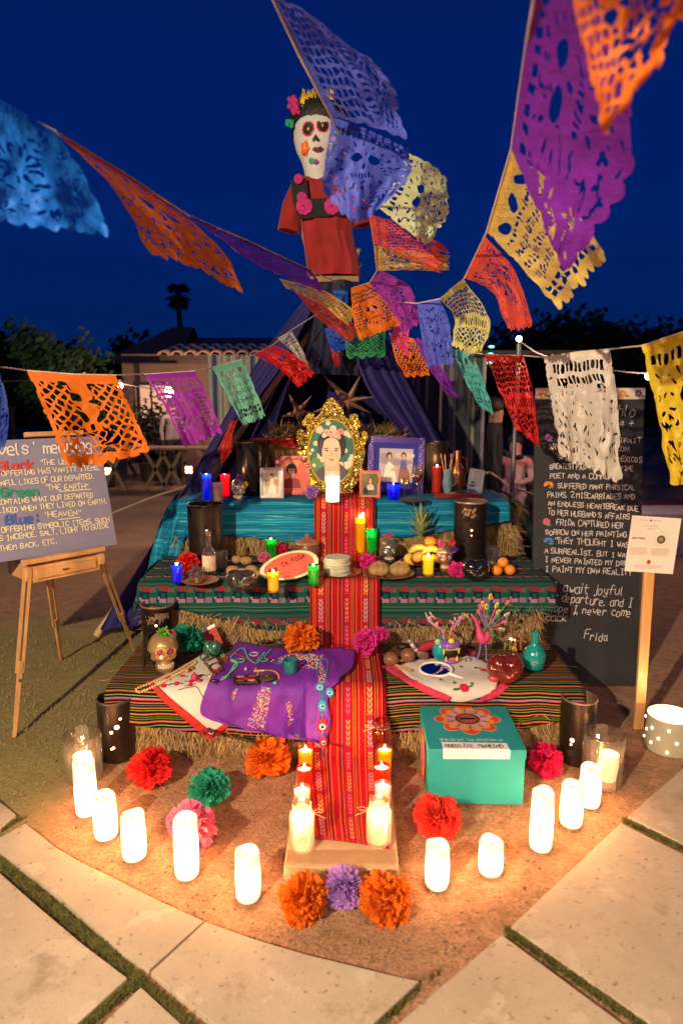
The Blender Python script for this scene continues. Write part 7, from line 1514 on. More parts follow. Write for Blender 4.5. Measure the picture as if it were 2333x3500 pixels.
# turquoise glass bottle
q = G(1838, 2300, T1); s = mpp(1838, 2250, q.y); h = at(1838, 2162, q.y + .03).z - T1; o = thing('glass_bottle', 'dimpled turquoise glass bottle at the right end of the bottom tier', 'bottle', q + Vector((-.01, .04, 0))); r = 39 * s
b = MB(); b.lathe([(r * .55, 0), (r * .9, h * .08), (r, h * .26), (r * .98, h * .42), (r * .72, h * .58), (r * .36, h * .68), (r * .30, h * .78), (r * .30, h * .92), (r * .36, h * .93), (r * .36, h), (r * .26, h)], 36, cap1=False, fn=lambda a, z: 1 + (.05 * math.sin(5 * a + z * 30) if z < h * .6 else 0)); m, t, o2 = newmat('turquoise_glass'); principled(t, o2, (.02, .42, .42), .12, transl=.45, nrm=bump(t, tnoise(t, 28, 2), .5, .01), coat=.8); b.build('glass', m, o)
# small punched copper ornament and its light
q = at(1752, 2190, 3.02); o = thing('copper_ornament', 'small lit copper ornament with cut-out figures behind the peacock tail', 'ornament', q); b = MB(); b.box((0, 0, -.05), (.004, .004, .07))
for k in range(9): a = k * .35; b.tube([(.04 * math.cos(a), 0, .028 * math.sin(a)), (.052 * math.cos(a), 0, .04 * math.sin(a))], .0022, 5)
b.tube([(.04 * math.cos(t), 0, .028 * math.sin(t)) for t in [3.1416 * k / 12 for k in range(13)]], .003, 6)
for dx in (-.032, -.012, .010, .032): b.tube([(dx, -.004, .01), (dx * 1.1, -.004, -.015), (dx * 1.25, -.004, -.045)], [.005, .007, .003], 6)
b.build('cutout', M('bright_copper', (.75, .32, .14), .35, .6), o); b = MB(); b.ball((-.01, .0, .006), .007, 10, 8); b.build('lamp', Memit('tiny_lamp', (1, .85, .75), 25), o)
b = MB(); b.tube([at(1745, 2215, 3.02), Vector((at(1745, 2260, 3.0).x, 3.02, T1))], .002, 5); tag(b.build('stem', DARKW), 'thin dark stem under the small copper ornament', 'stem')
# blue decorated scarf tail in the back, little red candle shade under the flags
# ------------------------------------------------------------------ boards
class Plane:
    def __init__(s, O, X, Z): s.O, s.X, s.Z = O, X.normalized(), Z.normalized(); s.N = s.Z.cross(s.X)
    def uv(s, px, py):
        d = ray(px, py); c = Vector((0, 0, CAMH)); k = (s.O - c).dot(s.N) / d.dot(s.N); p = c + d * k - s.O; return (p.dot(s.X), p.dot(s.Z))
    def mat(s): return Matrix((s.X, s.N, s.Z)).transposed().to_4x4()
def place(o, pl): o.matrix_basis = Matrix.Translation(pl.O) @ pl.mat(); return o
def writes(par, pl, lines, m, wd, y0=-.008, cap=1.0, shear=0.0, name='lettering', jit=.07):
    for txt, x0, y0_, x1, y1_, hpx in lines:
        A, B = pl.uv(x0, y0_), pl.uv(x1, y1_); A2 = pl.uv(x0, y0_ - hpx); h = A2[1] - A[1]; b = MB(); e_ = letter(MB(), txt, 0, 0, h, wd, shear=shear); xs = (B[0] - A[0]) / e_
        letter(b, txt, A[0], A[1], h, wd, shear=shear, xs=xs, rise=(B[1] - A[1]) / (B[0] - A[0]), off=-y0, jit=jit); b.build(name, m, par, smooth=False)
CHALK = M('chalk', (.62, .56, .58), .9, var=.25, vscale=150)
# right blackboard
pl = Plane(Vector((.978, 3.32, .0)), Vector((1, 0, 0)), Vector((0, .18, 1.52)))
bb = place(thing('blackboard', 'tall narrow blackboard with white chalk text and a flowered top strip at right', 'blackboard'), pl)
b = MB(); b.box((.2745, .010, .765), (.549, .020, 1.53)); b.build('board', M('slate', (.028, .029, .038), .75, var=.3, vscale=5), bb, bevel=.002)
b = MB(); b.box((.2745, -.003, 1.50), (.551, .006, .056)); st_ = b.build('flower_strip', M('strip_cream', (.62, .56, .48), .8), bb, smooth=False)
for k, c in enumerate(((.75, .30, .03), (.5, .08, .25), (.1, .3, .5), (.65, .08, .05), (.6, .1, .25), (.75, .25, .03), (.20, .05, .40))):
    b = MB(); cx_ = .035 + k * .080
    for q in range(5): b.ball((cx_ + .012 * math.cos(q * 1.257), -.0075, 1.50 + .012 * math.sin(q * 1.257)), (.008, .0012, .008), 8, 5)
    b.build('painted_flower', MP(c), st_); b = MB(); b.ball((cx_ + .024, -.0075, 1.488), (.010, .001, .005), 8, 5); b.build('painted_leaf', MP((.05, .3, .08)), st_)
writes(bb, pl, [('Kahlo', 2052, 1425, 2168, 1424, 38)], CHALK, .0040, shear=.25); writes(bb, pl, [('4 +', 2112, 1462, 2160, 1462, 26)], CHALK, .0035, shear=.15)
writes(bb, pl, [('PORTRAIT', 2066, 1512, 2190, 1514, 16), ('ART', 1874, 1537, 1910, 1538, 17), ('ICON.', 2090, 1541, 2152, 1543, 17), ('SHE WAS', 1906, 1571, 1990, 1573, 17), ("MEXICO'S", 2110, 1578, 2192, 1582, 17), ('GREATEST PAINTORS', 1876, 1603, 2050, 1606, 17), ('FINE', 2118, 1608, 2160, 1610, 15),
    ('POET AND A COMMUNIST', 1876, 1634, 2130, 1640, 17), ('SUFFERED MANY PHYSICAL', 1904, 1669, 2168, 1674, 17), ('PAINS, 2 MISCARRIAGES AND', 1867, 1699, 2167, 1708, 18), ('AN ENDLESS HEARTBREAK DUE', 1869, 1727, 2180, 1747, 17), ("TO HER HUSBAND'S AFFAIRS", 1869, 1758, 2150, 1777, 18),
    ('FRIDA CAPTURED HER', 1898, 1794, 2128, 1804, 19), ('SORROW ON HER PAINTING', 1862, 1827, 2140, 1835, 17), ('"THEY THOUGHT I WAS', 1892, 1856, 2150, 1870, 19), ("A SURREALIST, BUT I WASN'T", 1858, 1888, 2185, 1910, 17), ('I NEVER PAINTED MY DREAMS', 1859, 1920, 2185, 1938, 18), ('I PAINT MY OWN REALITY"', 1861, 1953, 2166, 1966, 19)], CHALK, .0042, jit=.12)
writes(bb, pl, [('"I await joyful', 1870, 2018, 2128, 2036, 30), ('for departure, and I', 1856, 2052, 2158, 2078, 28), ('hope I never come', 1872, 2090, 2152, 2108, 26), ('back "', 1861, 2122, 1962, 2120, 24), ('Frida', 1993, 2182, 2073, 2193, 28)], CHALK, .0040, shear=.18, jit=.12)
for px, py, c, k in ((1873, 1495, (.30, .10, .38), 9), (1873, 1654, (.80, .24, .03), 2), (1866, 1783, (.62, .12, .20), 10), (1873, 1846, (.05, .22, .60), 2)):
    u_, v_ = pl.uv(px, py); b = MB()
    for q in range(k): a = q * 6.283 / k; b.ball((u_ + .012 * math.cos(a), -.0015, v_ + .010 * math.sin(a)), (.007, .0012, .009) if k > 2 else (.010, .0012, .016), 12, 6, rot=Matrix.Rotation(a * .5 - .8, 3, 'Y'))
    b.build('chalk_flower', MP(c), bb); b = MB(); b.ball((u_ + .012, -.0016, v_ - .018), (.014, .001, .005), 10, 5); b.build('chalk_leaf', MP((.06, .35, .16)), bb)
# left board on easel
BR = at(402, 1861, 3.40); X_ = Vector((.417, .37, 0)); N_ = Vector((-.664, .748, 0)); pl = Plane(BR, X_, N_ * .153 + Vector((0, 0, .545)))
eb = place(thing('sign_board', 'grey-violet hand-lettered board standing on the wooden easel at left', 'sign board'), pl); h_ = .565
b = MB(); b.box((-.50, .007, h_ / 2), (1.0, .012, h_)); b.build('board', M('grey_violet_board', (.25, .245, .38), .8, var=.12, vscale=3), eb, bevel=.001)
WP = M('white_paint_pen', (.78, .72, .76), .6, var=.1)
writes(eb, pl, [("Levels'", -75, 1560, 125, 1551, 42), ('meaning', 150, 1548, 322, 1540, 40)], WP, .0075, shear=.08, y0=-.003)
WP2 = M('ivory_paint_pen', (.74, .68, .52), .6, var=.1)
writes(eb, pl, [('"THE UNDERWORLD"', 140, 1590, 350, 1580, 17), ('THE OFFERING HAS VANITY ITEMS,', -48, 1632, 345, 1606, 18), ('SINFUL LIKES OF OUR DEPARTED.', -22, 1664, 325, 1636, 18), ('"THE EARTH"', 158, 1676, 303, 1671, 19), ('CONTAINS WHAT OUR DEPARTED', -8, 1727, 322, 1700, 18), ('LIKED WHEN THEY LIVED ON EARTH.', -4, 1755, 368, 1720, 18),
    ('"HEAVEN"', 156, 1770, 278, 1762, 19), ('OFFERING SYMBOLIC ITEMS, SUCH', 8, 1821, 377, 1783, 18), ('AS INCENCE, SALT, LIGHT TO GUIDE', -14, 1852, 374, 1803, 18), ('THEM BACK, ETC.', 0, 1885, 198, 1856, 18)], WP2, .0048, y0=-.003)
writes(eb, pl, [('Black', -8, 1612, 122, 1604, 32)], M('red_paint_pen', (.65, .06, .05), .6), .0095, y0=-.003, shear=.1); writes(eb, pl, [('Green', 6, 1700, 138, 1694, 30)], M('green_paint_pen', (.02, .30, .16), .6), .0095, y0=-.003, shear=.1); writes(eb, pl, [('Blue:', 22, 1795, 142, 1786, 32)], M('blue_paint_pen', (.06, .12, .50), .6), .0095, y0=-.003, shear=.1)
for (x0, y0, x1, y1) in ((203, 1589, 330, 1584), (203, 1682, 312, 1674), (200, 1778, 275, 1770)): A, B = pl.uv(x0, y0), pl.uv(x1, y1); b = MB(); b.add([(A[0], -.003, A[1]), (B[0], -.003, B[1]), (B[0], -.003, B[1] + .005), (A[0], -.003, A[1] + .005)], [(0, 1, 2, 3)]); b.build('underline', WP2, eb, smooth=False)
EW = M('easel_wood', (.62, .33, .13), .5, var=.3, vscale=10, stretch=(1, 1, .15), bmp=.15, coat=.2); BRS = M('brass', (.5, .36, .15), .3, .9)
es = thing('easel', 'wooden sketchbox easel with drawer carrying the lettered board at left', 'easel', (0, 0, 0))
xd = X_.normalized(); nd = N_.normalized(); c0 = BR + Vector((0, 0, -.012)) - xd * .01
A0, B0 = G(105, 1998, .60), G(338, 1950, .60); A0 = at(105, 1990, 3.06); B0 = at(340, 1945, 3.31); B0.z = A0.z = (A0.z + B0.z) / 2; cxm_ = (A0 + B0) / 2; xd = (B0 - A0).normalized(); nd = Vector((-xd.y, xd.x, 0)); wl_ = (B0 - A0).length
rotm = Matrix((xd, nd, Vector((0, 0, 1)))).transposed()
def ebox(name, lx, ly, lz, dx, dy, dz, m, bev=.003, par=es): b = MB(); b.box(cxm_ + rotm @ Vector((lx, ly, lz)), (dx, dy, dz), rot=rotm); return b.build(name, m, par, bevel=bev)
bx = ebox('box', 0, .12, .035, wl_, .26, .075, EW); ebox('drawer', 0, -.013, .036, wl_ * .86, .012, .042, EW, .002, bx); ebox('pull', -.01, -.022, .038, .03, .006, .008, BRS, .001, bx)
ebox('shelf_rail', 0.0, .0, .100, wl_ + .06, .035, .022, EW); ebox('shelf_rail', 0, .03, .085, wl_, .02, .03, EW)
def leg(top, foot, w0, name='leg'):
    d = (foot - top); L_ = d.length; d.normalize(); sd = d.cross(nd).normalized()
    for sg in (-1, 1): b = MB(); b.tube([top + sd * sg * .013, top + d * L_ * .62 + sd * sg * .012], .0085, 4); b.build('leg_rail', EW, lgs)
    b = MB(); b.tube([top + d * L_ * .55, foot], [w0, w0 * .7], 4); b.build('lower_leg', EW, lgs); b = MB(); b.lathe([(.007, -.004), (.007, .004)], 12, c=tuple(top + d * L_ * .66 - nd * .016), rot=rotm @ Matrix.Rotation(R(90), 3, 'X')); b.build('wing_nut', BRS, lgs)
for top, ft in ((A0 + Vector((0, 0, .05)) - xd * .01, G(50, 2520)), (B0 + Vector((0, 0, .05)) + xd * .01, G(460, 2225)), (cxm_ + nd * .2 + Vector((0, 0, .03)), G(210, 2255))):
    b = MB(); b.box(top, (.03, .03, .05), rot=rotm); lgs = b.build('leg', EW, es, bevel=.002); leg(top, ft, .013)
b = MB(); tt = pl.O + pl.X * -.19 + pl.Z * .60 + pl.N * .02; b.tube([cxm_ + nd * .1 + Vector((0, 0, .08)), tt], .012, 4); b.build('mast', EW, es); b = MB(); q = pl.O + pl.X * -.22 + pl.Z * .585; b.box(q, (.28, .025, .022), rot=pl.mat().to_3x3()); b.build('top_clamp', EW, es, bevel=.002)
# small white sign on a stake
q = at(2182, 2493, 2.86); q.z = 0; sp_o = thing('sign_post', 'small white printed sign on a raw wooden stake before the blackboard', 'sign', q)
zt_ = at(2225, 1762, 2.86).z; b = MB(); xt = at(2222, 1900, 2.86).x - q.x; b.box((xt / 2, .010, zt_ * .47), (.043, .018, zt_ * .94), rot=Matrix.Rotation(math.atan2(xt, zt_ * .9), 3, 'Y')); b.build('stake', EW, sp_o, bevel=.002)
pl = Plane(at(2132, 1951, 2.855), Vector((1, 0, -.075)), Vector((.060, .0, 1))); W3, H3 = pl.uv(2296, 1962)[0], pl.uv(2140, 1760)[1]
cardm = bpy.data.objects.new('sign_card', None); pn = MB(); pn.box((W3 / 2, 0, H3 / 2), (W3, .005, H3)); c_ = pn.build('card', M('card_white', (.78, .70, .64), .7, var=.05), sp_o, smooth=False); bpy.data.objects.remove(cardm)
c_.matrix_basis = Matrix.Translation(-q) @ Matrix.Translation(pl.O) @ pl.mat(); INK = M('ink_brown', (.22, .08, .07), .7); INKL = M('ink_pale', (.52, .36, .31), .7)
writes(c_, pl, [('FLORA', 2188, 1779, 2214, 1780, 4.5), ('FARMS', 2229, 1781, 2259, 1781, 4.5), ('Day of the Dead', 2198, 1797, 2248, 1800, 5), ('Altar #1', 2210, 1808, 2236, 1810, 5)], INKL, .0011, y0=-.0032); writes(c_, pl, [('JOMEL FRENDS', 2157, 1840, 2202, 1842, 5)], INK, .0016, y0=-.0032)
for (x0, x1, y0, n_) in ((2148, 2209, 1870, 8), (2222, 2285, 1874, 8), (2165, 2258, 1931, 4)):
    for k in range(n_): A, B = pl.uv(x0, y0 + k * 3.5), pl.uv(x1 - (k == n_ - 1) * 12, y0 + 1.5 + k * 3.5); b = MB(); b.add([(A[0], -.0032, A[1]), (B[0], -.0032, B[1]), (B[0], -.0032, B[1] + .0016), (A[0], -.0032, A[1] + .0016)], [(0, 1, 2, 3)]); b.build('text_line', INKL, c_, smooth=False)
for px, py, r, c in ((2257, 1843, 24, None), (2257, 1843, 15, (.04, .16, .08)), (2257, 1843, 9, (.55, .12, .08)), (2223, 1778, 3.5, (.12, .02, .03)), (2214, 1920, 7, (.3, .10, .09))):
    u_, v_ = pl.uv(px, py); rr = r * mpp(px, py, 2.86); b = MB()
    if c is None:
        for k in range(28): a = k * 6.283 / 28; b.ball((u_ + rr * math.cos(a), -.0032, v_ + rr * math.sin(a)), (.0012, .0003, .0018), 5, 3)
        b.build('emblem_ring', INKL, c_)
    else: b.ball((u_, -.0030 - .0002 * (20 - r) * .1, v_), (rr, .0004, rr * (1.2 if r == 7 else 1)), 16, 6); b.build('emblem', MP(c), c_)

# more trinkets among the cloths of the bottom tier
for k, (px, py, c, kind, lb) in enumerate([
    (770, 2262, (.45, .03, .03), 'ribbon', 'red ribbon twist between the green beads and the booklet'), (745, 2300, (.60, .05, .05), 'ribbon', 'red ribbon scrap on the white cloth near the brown beads'),
    (868, 2240, (.50, .42, .52), 'bangle', 'pale lilac bangle lying on the blouse collar'), (955, 2268, (.05, .16, .45), 'bangle', 'blue bangle before the teal cup'), (822, 2262, (.10, .45, .20), 'bangle', 'green bangle left of the makeup palette'),
    (655, 2290, (.35, .16, .06), 'nut', 'brown wooden charm beside the wooden beads'), (680, 2332, (.50, .02, .06), 'nut', 'dark red charm on the white cloth'), (718, 2318, (.70, .50, .10), 'nut', 'yellow charm on the white cloth'),
    (790, 2318, (.02, .02, .025), 'tube', 'black lipstick tube beside the makeup palette'), (882, 2300, (.55, .40, .12), 'tube', 'gold lipstick tube above the sequin pouch'), (940, 2340, (.10, .35, .40), 'nut', 'teal charm on the blouse near the sequin pouch'),
    (1462, 2246, (.30, .02, .05), 'pouch', 'dark red pouch behind the bird carving'), (1592, 2262, (.60, .50, .42), 'ribbon', 'cream ribbon flower beside the beast head'), (1610, 2235, (.62, .04, .10), 'ribbon', 'red ribbon rosette at the peacock feet'),
    (1690, 2330, (.45, .05, .12), 'pouch', 'dark pink pouch half under the amber heart'), (1378, 2222, (.02, .02, .022), 'pouch', 'shiny black gourd behind the maracas'), (960, 2208, (.08, .05, .03), 'pouch', 'dark brown fur pouch behind the blouse')]):
    base_ = base4 if px < 1250 else base3; p, n = cast(base_, px, py, .002); mm = M('trinket_%d' % k, c, .35, .2, var=.5, vscale=90, bmp=.3, bscale=120); b = MB(); s = mpp(px, py, p.y)
    if kind == 'ribbon':
        petals(b, (0, 0, .012), 15 * s, 22, squash=.7); b.v = [(x, y, max(z, 0)) for x, y, z in b.v]; nm, ct = 'ribbon_bow', 'ribbon'
    elif kind == 'bangle': b.tube([(15 * s * math.cos(t), 15 * s * math.sin(t), .004) for t in [6.2832 * q / 24 for q in range(25)]], .0035, 6); nm, ct = 'bangle', 'bracelet'
    elif kind == 'tube': b.tube([(-.018, 0, .006), (.018, .006, .006)], .0058, 10); b.tube([(.018, .006, .006), (.026, .007, .006)], .0042, 10); nm, ct = 'lipstick', 'lipstick'
    elif kind == 'pouch': b.ball((0, 0, .016), (24 * s, .022, .018), 20, 12, fn=lambda u: 1 + .14 * nz(u.x * 3 + k, u.y * 3, u.z * 3)); nm, ct = 'pouch', 'pouch'
    else: b.ball((0, 0, .007), (9 * s, 8 * s, .008), 12, 8, fn=lambda u: 1 + .1 * nz(u.x * 3, u.y * 3, k)); nm, ct = 'charm', 'charm'
    tag(b.build(nm, mm, loc=p), lb, ct)
beads('dark red bead strand winding over the top of the blouse', [(800, 2236), (835, 2250), (862, 2262), (890, 2258), (930, 2252)], .0040, M('dark_red_bead', (.25, .01, .02), .2, coat=.5))
beads('amber bead strand left of the sequin pouch', [(880, 2312), (890, 2298), (925, 2296), (948, 2306), (955, 2325)], .0038, M('amber_bead', (.55, .22, .03), .2, coat=.5))
beads('silver chain on the white cloth below the red roses', [(610, 2360), (640, 2352), (672, 2350), (690, 2375), (700, 2392)], .0022, M('silver_bead', (.25, .22, .2), .3, .8))
# ------------------------------------------------------------------ papel picado banners: perforated tissue with real cut-outs
def paper(name, col, gloss=.55, tl=.5):
    if 'paper_' + name in MATS: return MATS['paper_' + name]
    m, t, o = newmat('paper_' + name); n = tnoise(t, 18, 5, .65); c = mix(t, (n - .3) * 1.8, tuple(x * .88 for x in col), tuple(min(1, x * 1.15) for x in col)); principled(t, o, c, gloss, transl=tl, nrm=bump(t, n, .8, .012), spec=.35 if gloss > .4 else .6); MATS['paper_' + name] = m; return m
def ellp(X, Y, cx, cy, a, b, rot=0):
    c, s = math.cos(rot), math.sin(rot); x, y = (X - cx) * c + (Y - cy) * s, -(X - cx) * s + (Y - cy) * c; return 1 - (x / a) ** 2 - (y / b) ** 2
def rects(X, Y, x0, x1, y0, y1, nx, ny, dx=.62, dy=.62, off=0):
    u, v = (X - x0) / (x1 - x0) * nx, (Y - y0) / (y1 - y0) * ny; row = np.floor(v); fu, fv = np.mod(u + off * row, 1), np.mod(v, 1)
    h = np.minimum((dx / 2 - abs(fu - .5)), (dy / 2 - abs(fv - .5))); m = np.minimum(np.minimum(X - x0, x1 - X), np.minimum(Y - y0, y1 - Y)); return np.where(m > 0, h, -1)
def dia(X, Y, x0, x1, y0, y1, nx, ny, k=.40):
    u, v = (X - x0) / (x1 - x0) * nx, (Y - y0) / (y1 - y0) * ny; a, b = np.mod(u + v, 1) - .5, np.mod(u - v, 1) - .5; h = k - np.maximum(abs(a), abs(b)); m = np.minimum(np.minimum(X - x0, x1 - X), np.minimum(Y - y0, y1 - Y)); return np.where(m > 0, h, -1)
def design(kind, X, Y, seed, scal=9):
    rg = random.Random(seed); X0, Y0 = X, Y; wx = rg.uniform(0, 6); X = X + .011 * np.sin(Y * 23 + wx) + .007 * np.sin(X * 41 + Y * 17 + wx) + .004 * np.sin(Y * 71 - X * 37); Y = Y + .010 * np.sin(X * 19 + wx * 2) + .006 * np.sin(Y * 47 - X * 29 + wx)
    edge = 1 - .055 + .055 * abs(np.sin(scal * math.pi * X)) ** .6 - Y if kind != 'petal' else 1 - .13 + .13 * abs(np.sin(4 * math.pi * X)) ** .7 * (1 - .25 * abs(np.sin(24 * math.pi * X))) - Y
    side = np.minimum(X - .012 + .016 * abs(np.sin(14 * math.pi * Y)), 1 - X - .012 + .016 * abs(np.sin(14 * math.pi * Y))) if kind in ('lattice', 'white') else np.minimum(X, 1 - X) + .002
    f = np.minimum(edge, np.where(Y < .02, 1, side)); H = []
    if kind == 'lattice':
        H += [dia(X, Y, .05, .40, .10, .90, 3, 7, .33), dia(X, Y, .60, .95, .10, .90, 3, 7, .33), dia(X, Y, .30, .70, .62, .88, 3, 3, .36)]
        for (cx, cy, a, b, r) in ((.42, .25, .055, .05, .3), (.60, .30, .05, .02, .3), (.40, .48, .05, .06, -.6), (.60, .48, .05, .06, .6), (.5, .56, .03, .05, 0), (.34, .12, .05, .02, 0), (.66, .12, .05, .02, 0)): H.append(ellp(X, Y, cx, cy, a, b, r))
    elif kind == 'grid':
        H += [rects(X, Y, .05, .95, .09, .33, 14, 3, .6, .72), rects(X, Y, .05, .27, .36, .86, 4, 9, .6, .62), rects(X, Y, .73, .95, .36, .86, 4, 9, .6, .62)]
        H += [ellp(X, Y, .41, .50, .05, .045), ellp(X, Y, .59, .50, .05, .045), ellp(X, Y, .5, .59, .018, .03), rects(X, Y, .38, .62, .66, .71, 6, 1, .6, .8)]
        for k in range(7): a = -1.2 + k * .4 + math.pi / 2; H.append(ellp(X, Y, .5 + .20 * math.cos(a), .60 + .20 * math.sin(a), .045, .014, a))
    elif kind == 'skull':
        H += [rects(X, Y, .06, .94, .08, .17, 11, 1, .55, .8), ellp(X, Y, .40, .40, .065, .055), ellp(X, Y, .60, .40, .065, .055), ellp(X, Y, .5, .50, .022, .035), rects(X, Y, .36, .64, .56, .62, 7, 1, .55, .85)]
        for k in range(16): a = k * 6.283 / 16; H.append(ellp(X, Y, .5 + .28 * math.cos(a), .46 + .24 * math.sin(a), .034, .013, a))
        for k in range(22): x = rg.uniform(.05, .45); y = rg.uniform(.74, .92); r = rg.uniform(0, 3); H += [ellp(X, Y, x, y, .028, .010, r), ellp(X, Y, 1 - x, y, .028, .010, -r)]
        for k in range(14): x = rg.uniform(.04, .17); y = rg.uniform(.2, .72); r = rg.uniform(0, 3); H += [ellp(X, Y, x, y, .030, .011, r), ellp(X, Y, 1 - x, y, .030, .011, -r)]
    elif kind == 'leaf':
        for k in range(46):
            x, y, r, s = rg.uniform(.04, .48), rg.uniform(.10, .91), rg.uniform(0, 3.1), rg.uniform(.7, 1.5); H += [ellp(X, Y, x, y, .030 * s, .011 * s, r), ellp(X, Y, 1 - x, y, .030 * s, .011 * s, -r)]
        for k in range(12): a = k * .5236; H.append(ellp(X, Y, .5 + .13 * math.cos(a), .45 + .12 * math.sin(a), .05, .016, a))
        H += [rects(X, Y, .06, .94, .05, .10, 12, 1, .5, .7)]
    elif kind == 'windows':
        H += [rects(X, Y, .04, .96, .08, .50, 12, 6, .68, .70), rects(X, Y, .10, .90, .54, .66, 16, 1, .45, .9), dia(X, Y, .06, .94, .68, .90, 8, 3, .34)]
    elif kind == 'words':
        for r_ in range(3):
            for q in range(9):
                x = .08 + q * .095; y = .34 + r_ * .13; H += [rects(X, Y, x, x + .03, y, y + .09, 1, rg.choice((1, 2)), .9, .75), rects(X, Y, x + .04, x + .07, y + rg.uniform(0, .03), y + .09, 1, rg.choice((1, 2)), .8, .7)]
        H += [ellp(X, Y, .2, .16, .10, .05, .5), ellp(X, Y, .5, .16, .10, .05, -.5), ellp(X, Y, .8, .16, .10, .05, .5), rects(X, Y, .06, .94, .24, .29, 14, 1, .55, .7), rects(X, Y, .06, .94, .76, .90, 9, 2, .65, .65)]
    elif kind == 'white':
        H += [rects(X, Y, .10, .88, .07, .17, 12, 1, .62, .85), rects(X, Y, .13, .86, .20, .28, 12, 1, .62, .85), rects(X, Y, .16, .34, .30, .37, 3, 1, .6, .9), rects(X, Y, .70, .85, .30, .37, 2, 1, .6, .9)]
        for k in range(30): x, y, r = rg.uniform(.06, .94), rg.uniform(.52, .90), rg.uniform(1.0, 2.2); H.append(ellp(X, Y, x, y, .028, .011, r))
        for k in range(6): H += [ellp(X, Y, .90, .44 + .08 * k, .012, .012), ellp(X, Y, .08, .44 + .08 * k, .02, .012, 1)]
    elif kind == 'petal':
        H += [rects(X, Y, .05, .95, .07, .13, 12, 1, .5, .7), dia(X, Y, .04, .96, .20, .80, 10, 6, .34)]
        for q in range(4):
            for k in range(9): a = k * .3927; H.append(ellp(X, Y, .125 + q * .25 + .06 * math.cos(a), .84 + .05 * math.sin(a), .022, .007, a))
    if kind in ('skull', 'leaf', 'words', 'grid', 'white'):
        for k in range(34): x, y, r = rg.uniform(.05, .95), rg.uniform(.2, .92), rg.uniform(0, 3.1); H.append(ellp(X, Y, x, y, .022, .0085, r))
    X, Y = X0, Y0
    for h in H: f = np.minimum(f, -h * (.02 if h.max() <= .51 else .02))
    return f
def march(F, P):
    """keep the paper where F > 0, cutting cells along the contour"""
    ny, nx = F.shape; vid = {}; V, Fc = [], []
    def vert(key, fn):
        if key not in vid: vid[key] = len(V); V.append(fn())
        return vid[key]
    pos = F > 0
    for j in range(ny - 1):
        for i in range(nx - 1):
            c = ((j, i), (j, i + 1), (j + 1, i + 1), (j + 1, i)); s = [pos[q] for q in c]; k = sum(s)
            if k == 0: continue
            poly = []
            for a in range(4):
                A, B = c[a], c[(a + 1) % 4]
                if s[a]: poly.append(vert(A, lambda: P[A[0]][A[1]]))
                if s[a] != s[(a + 1) % 4]:
                    key = (min(A, B), max(A, B)); fa, fb = F[key[0]], F[key[1]]; t = fa / (fa - fb); t = min(max(t, .02), .98)
                    poly.append(vert(key, lambda: P[key[0][0]][key[0][1]].lerp(P[key[1][0]][key[1][1]], t)))
            if len(poly) >= 3: Fc.append(tuple(poly))
    return V, Fc
NFLAG = 0
def flag(label, kind, m, rows, n=84, rip=.008, scal=9, seed=0, header=None):
    """rows of (photo x, photo y, depth): first row is the glued edge on the string, last row the free edge"""
    global NFLAG; NFLAG += 1; seed = seed or NFLAG
    R_ = [[np.array(at(*p)) for p in r] for r in rows]; nu = nv = n; cols = [[catmull(r, i / nu) for i in range(nu + 1)] for r in R_]; P = []
    for j in range(nv + 1):
        row = []
        for i in range(nu + 1):
            q = Vector(catmull([c[i] for c in cols], j / nv)); v = j / nv; u = i / nu; d = (q - Vector((0, 0, CAMH))).normalized()
            q += d * rip * 3.2 * v * (.6 * math.sin(u * 11 + seed + v * 3) + nz(u * 3 + seed, v * 2.2, seed)) + Vector((nz(u * 7, v * 6, seed + 3), nz(u * 9, v * 8, seed + 5) * 2, nz(u * 7, v * 6, seed + 9))) * rip * .9 * v; row.append(q)
        P.append(row)
    X, Y = np.meshgrid(np.linspace(0, 1, nu + 1), np.linspace(0, 1, nv + 1)); V, Fc = march(design(kind, X, Y, seed, scal), P)
    o0 = P[0][nu // 2]; th = thing('paper_banner', label, 'paper banner', o0, 0, 'cut-paper banners strung over the altar'); b = MB(); b.add([q - o0 for q in V], Fc); b.build('perforated_sheet', m, th, sharp=75)
    b = MB(); dn = [(P[3][i] - P[0][i]).normalized() * min(.022, (P[8][i] - P[0][i]).length) for i in range(nu + 1)]; b.grid([[P[0][i] - o0 - Vector((0, .0015, 0)) for i in range(nu + 1)], [P[0][i] - o0 + dn[i] - Vector((0, .0012, 0)) for i in range(nu + 1)]]); b.build('glued_fold', header or m, th)
    return th
C_OR, C_PU, C_MI, C_RE, C_WH, C_YE, C_BL, C_GR, C_CY, C_LI, C_OL = (paper('orange', (.95, .22, .015)), paper('purple', (.40, .045, .50)), paper('mint', (.20, .60, .45)), paper('red', (.80, .035, .03), .3), paper('white', (.80, .76, .70), .28), paper('yellow', (.90, .66, .04), .3),
    paper('blue', (.02, .11, .75)), paper('green', (.05, .42, .16)), paper('cyan', (.10, .58, .60)), paper('violet', (.12, .17, .90)), paper('cream', (.82, .80, .30), .4))
C_CO = paper('coral', (.92, .12, .09)); C_YC = paper('pale_yellow', (.92, .68, .20)); C_PK = paper('pink', (.85, .12, .40)); C_LG = paper('pale_green', (.72, .82, .46)); C_DB = paper('deep_blue', (.015, .05, .40)); C_SB = paper('sky_blue', (.012, .19, .95)); C_DP = paper('deep_purple', (.26, .028, .55)); C_DO = paper('burnt_orange', (.85, .20, .02))
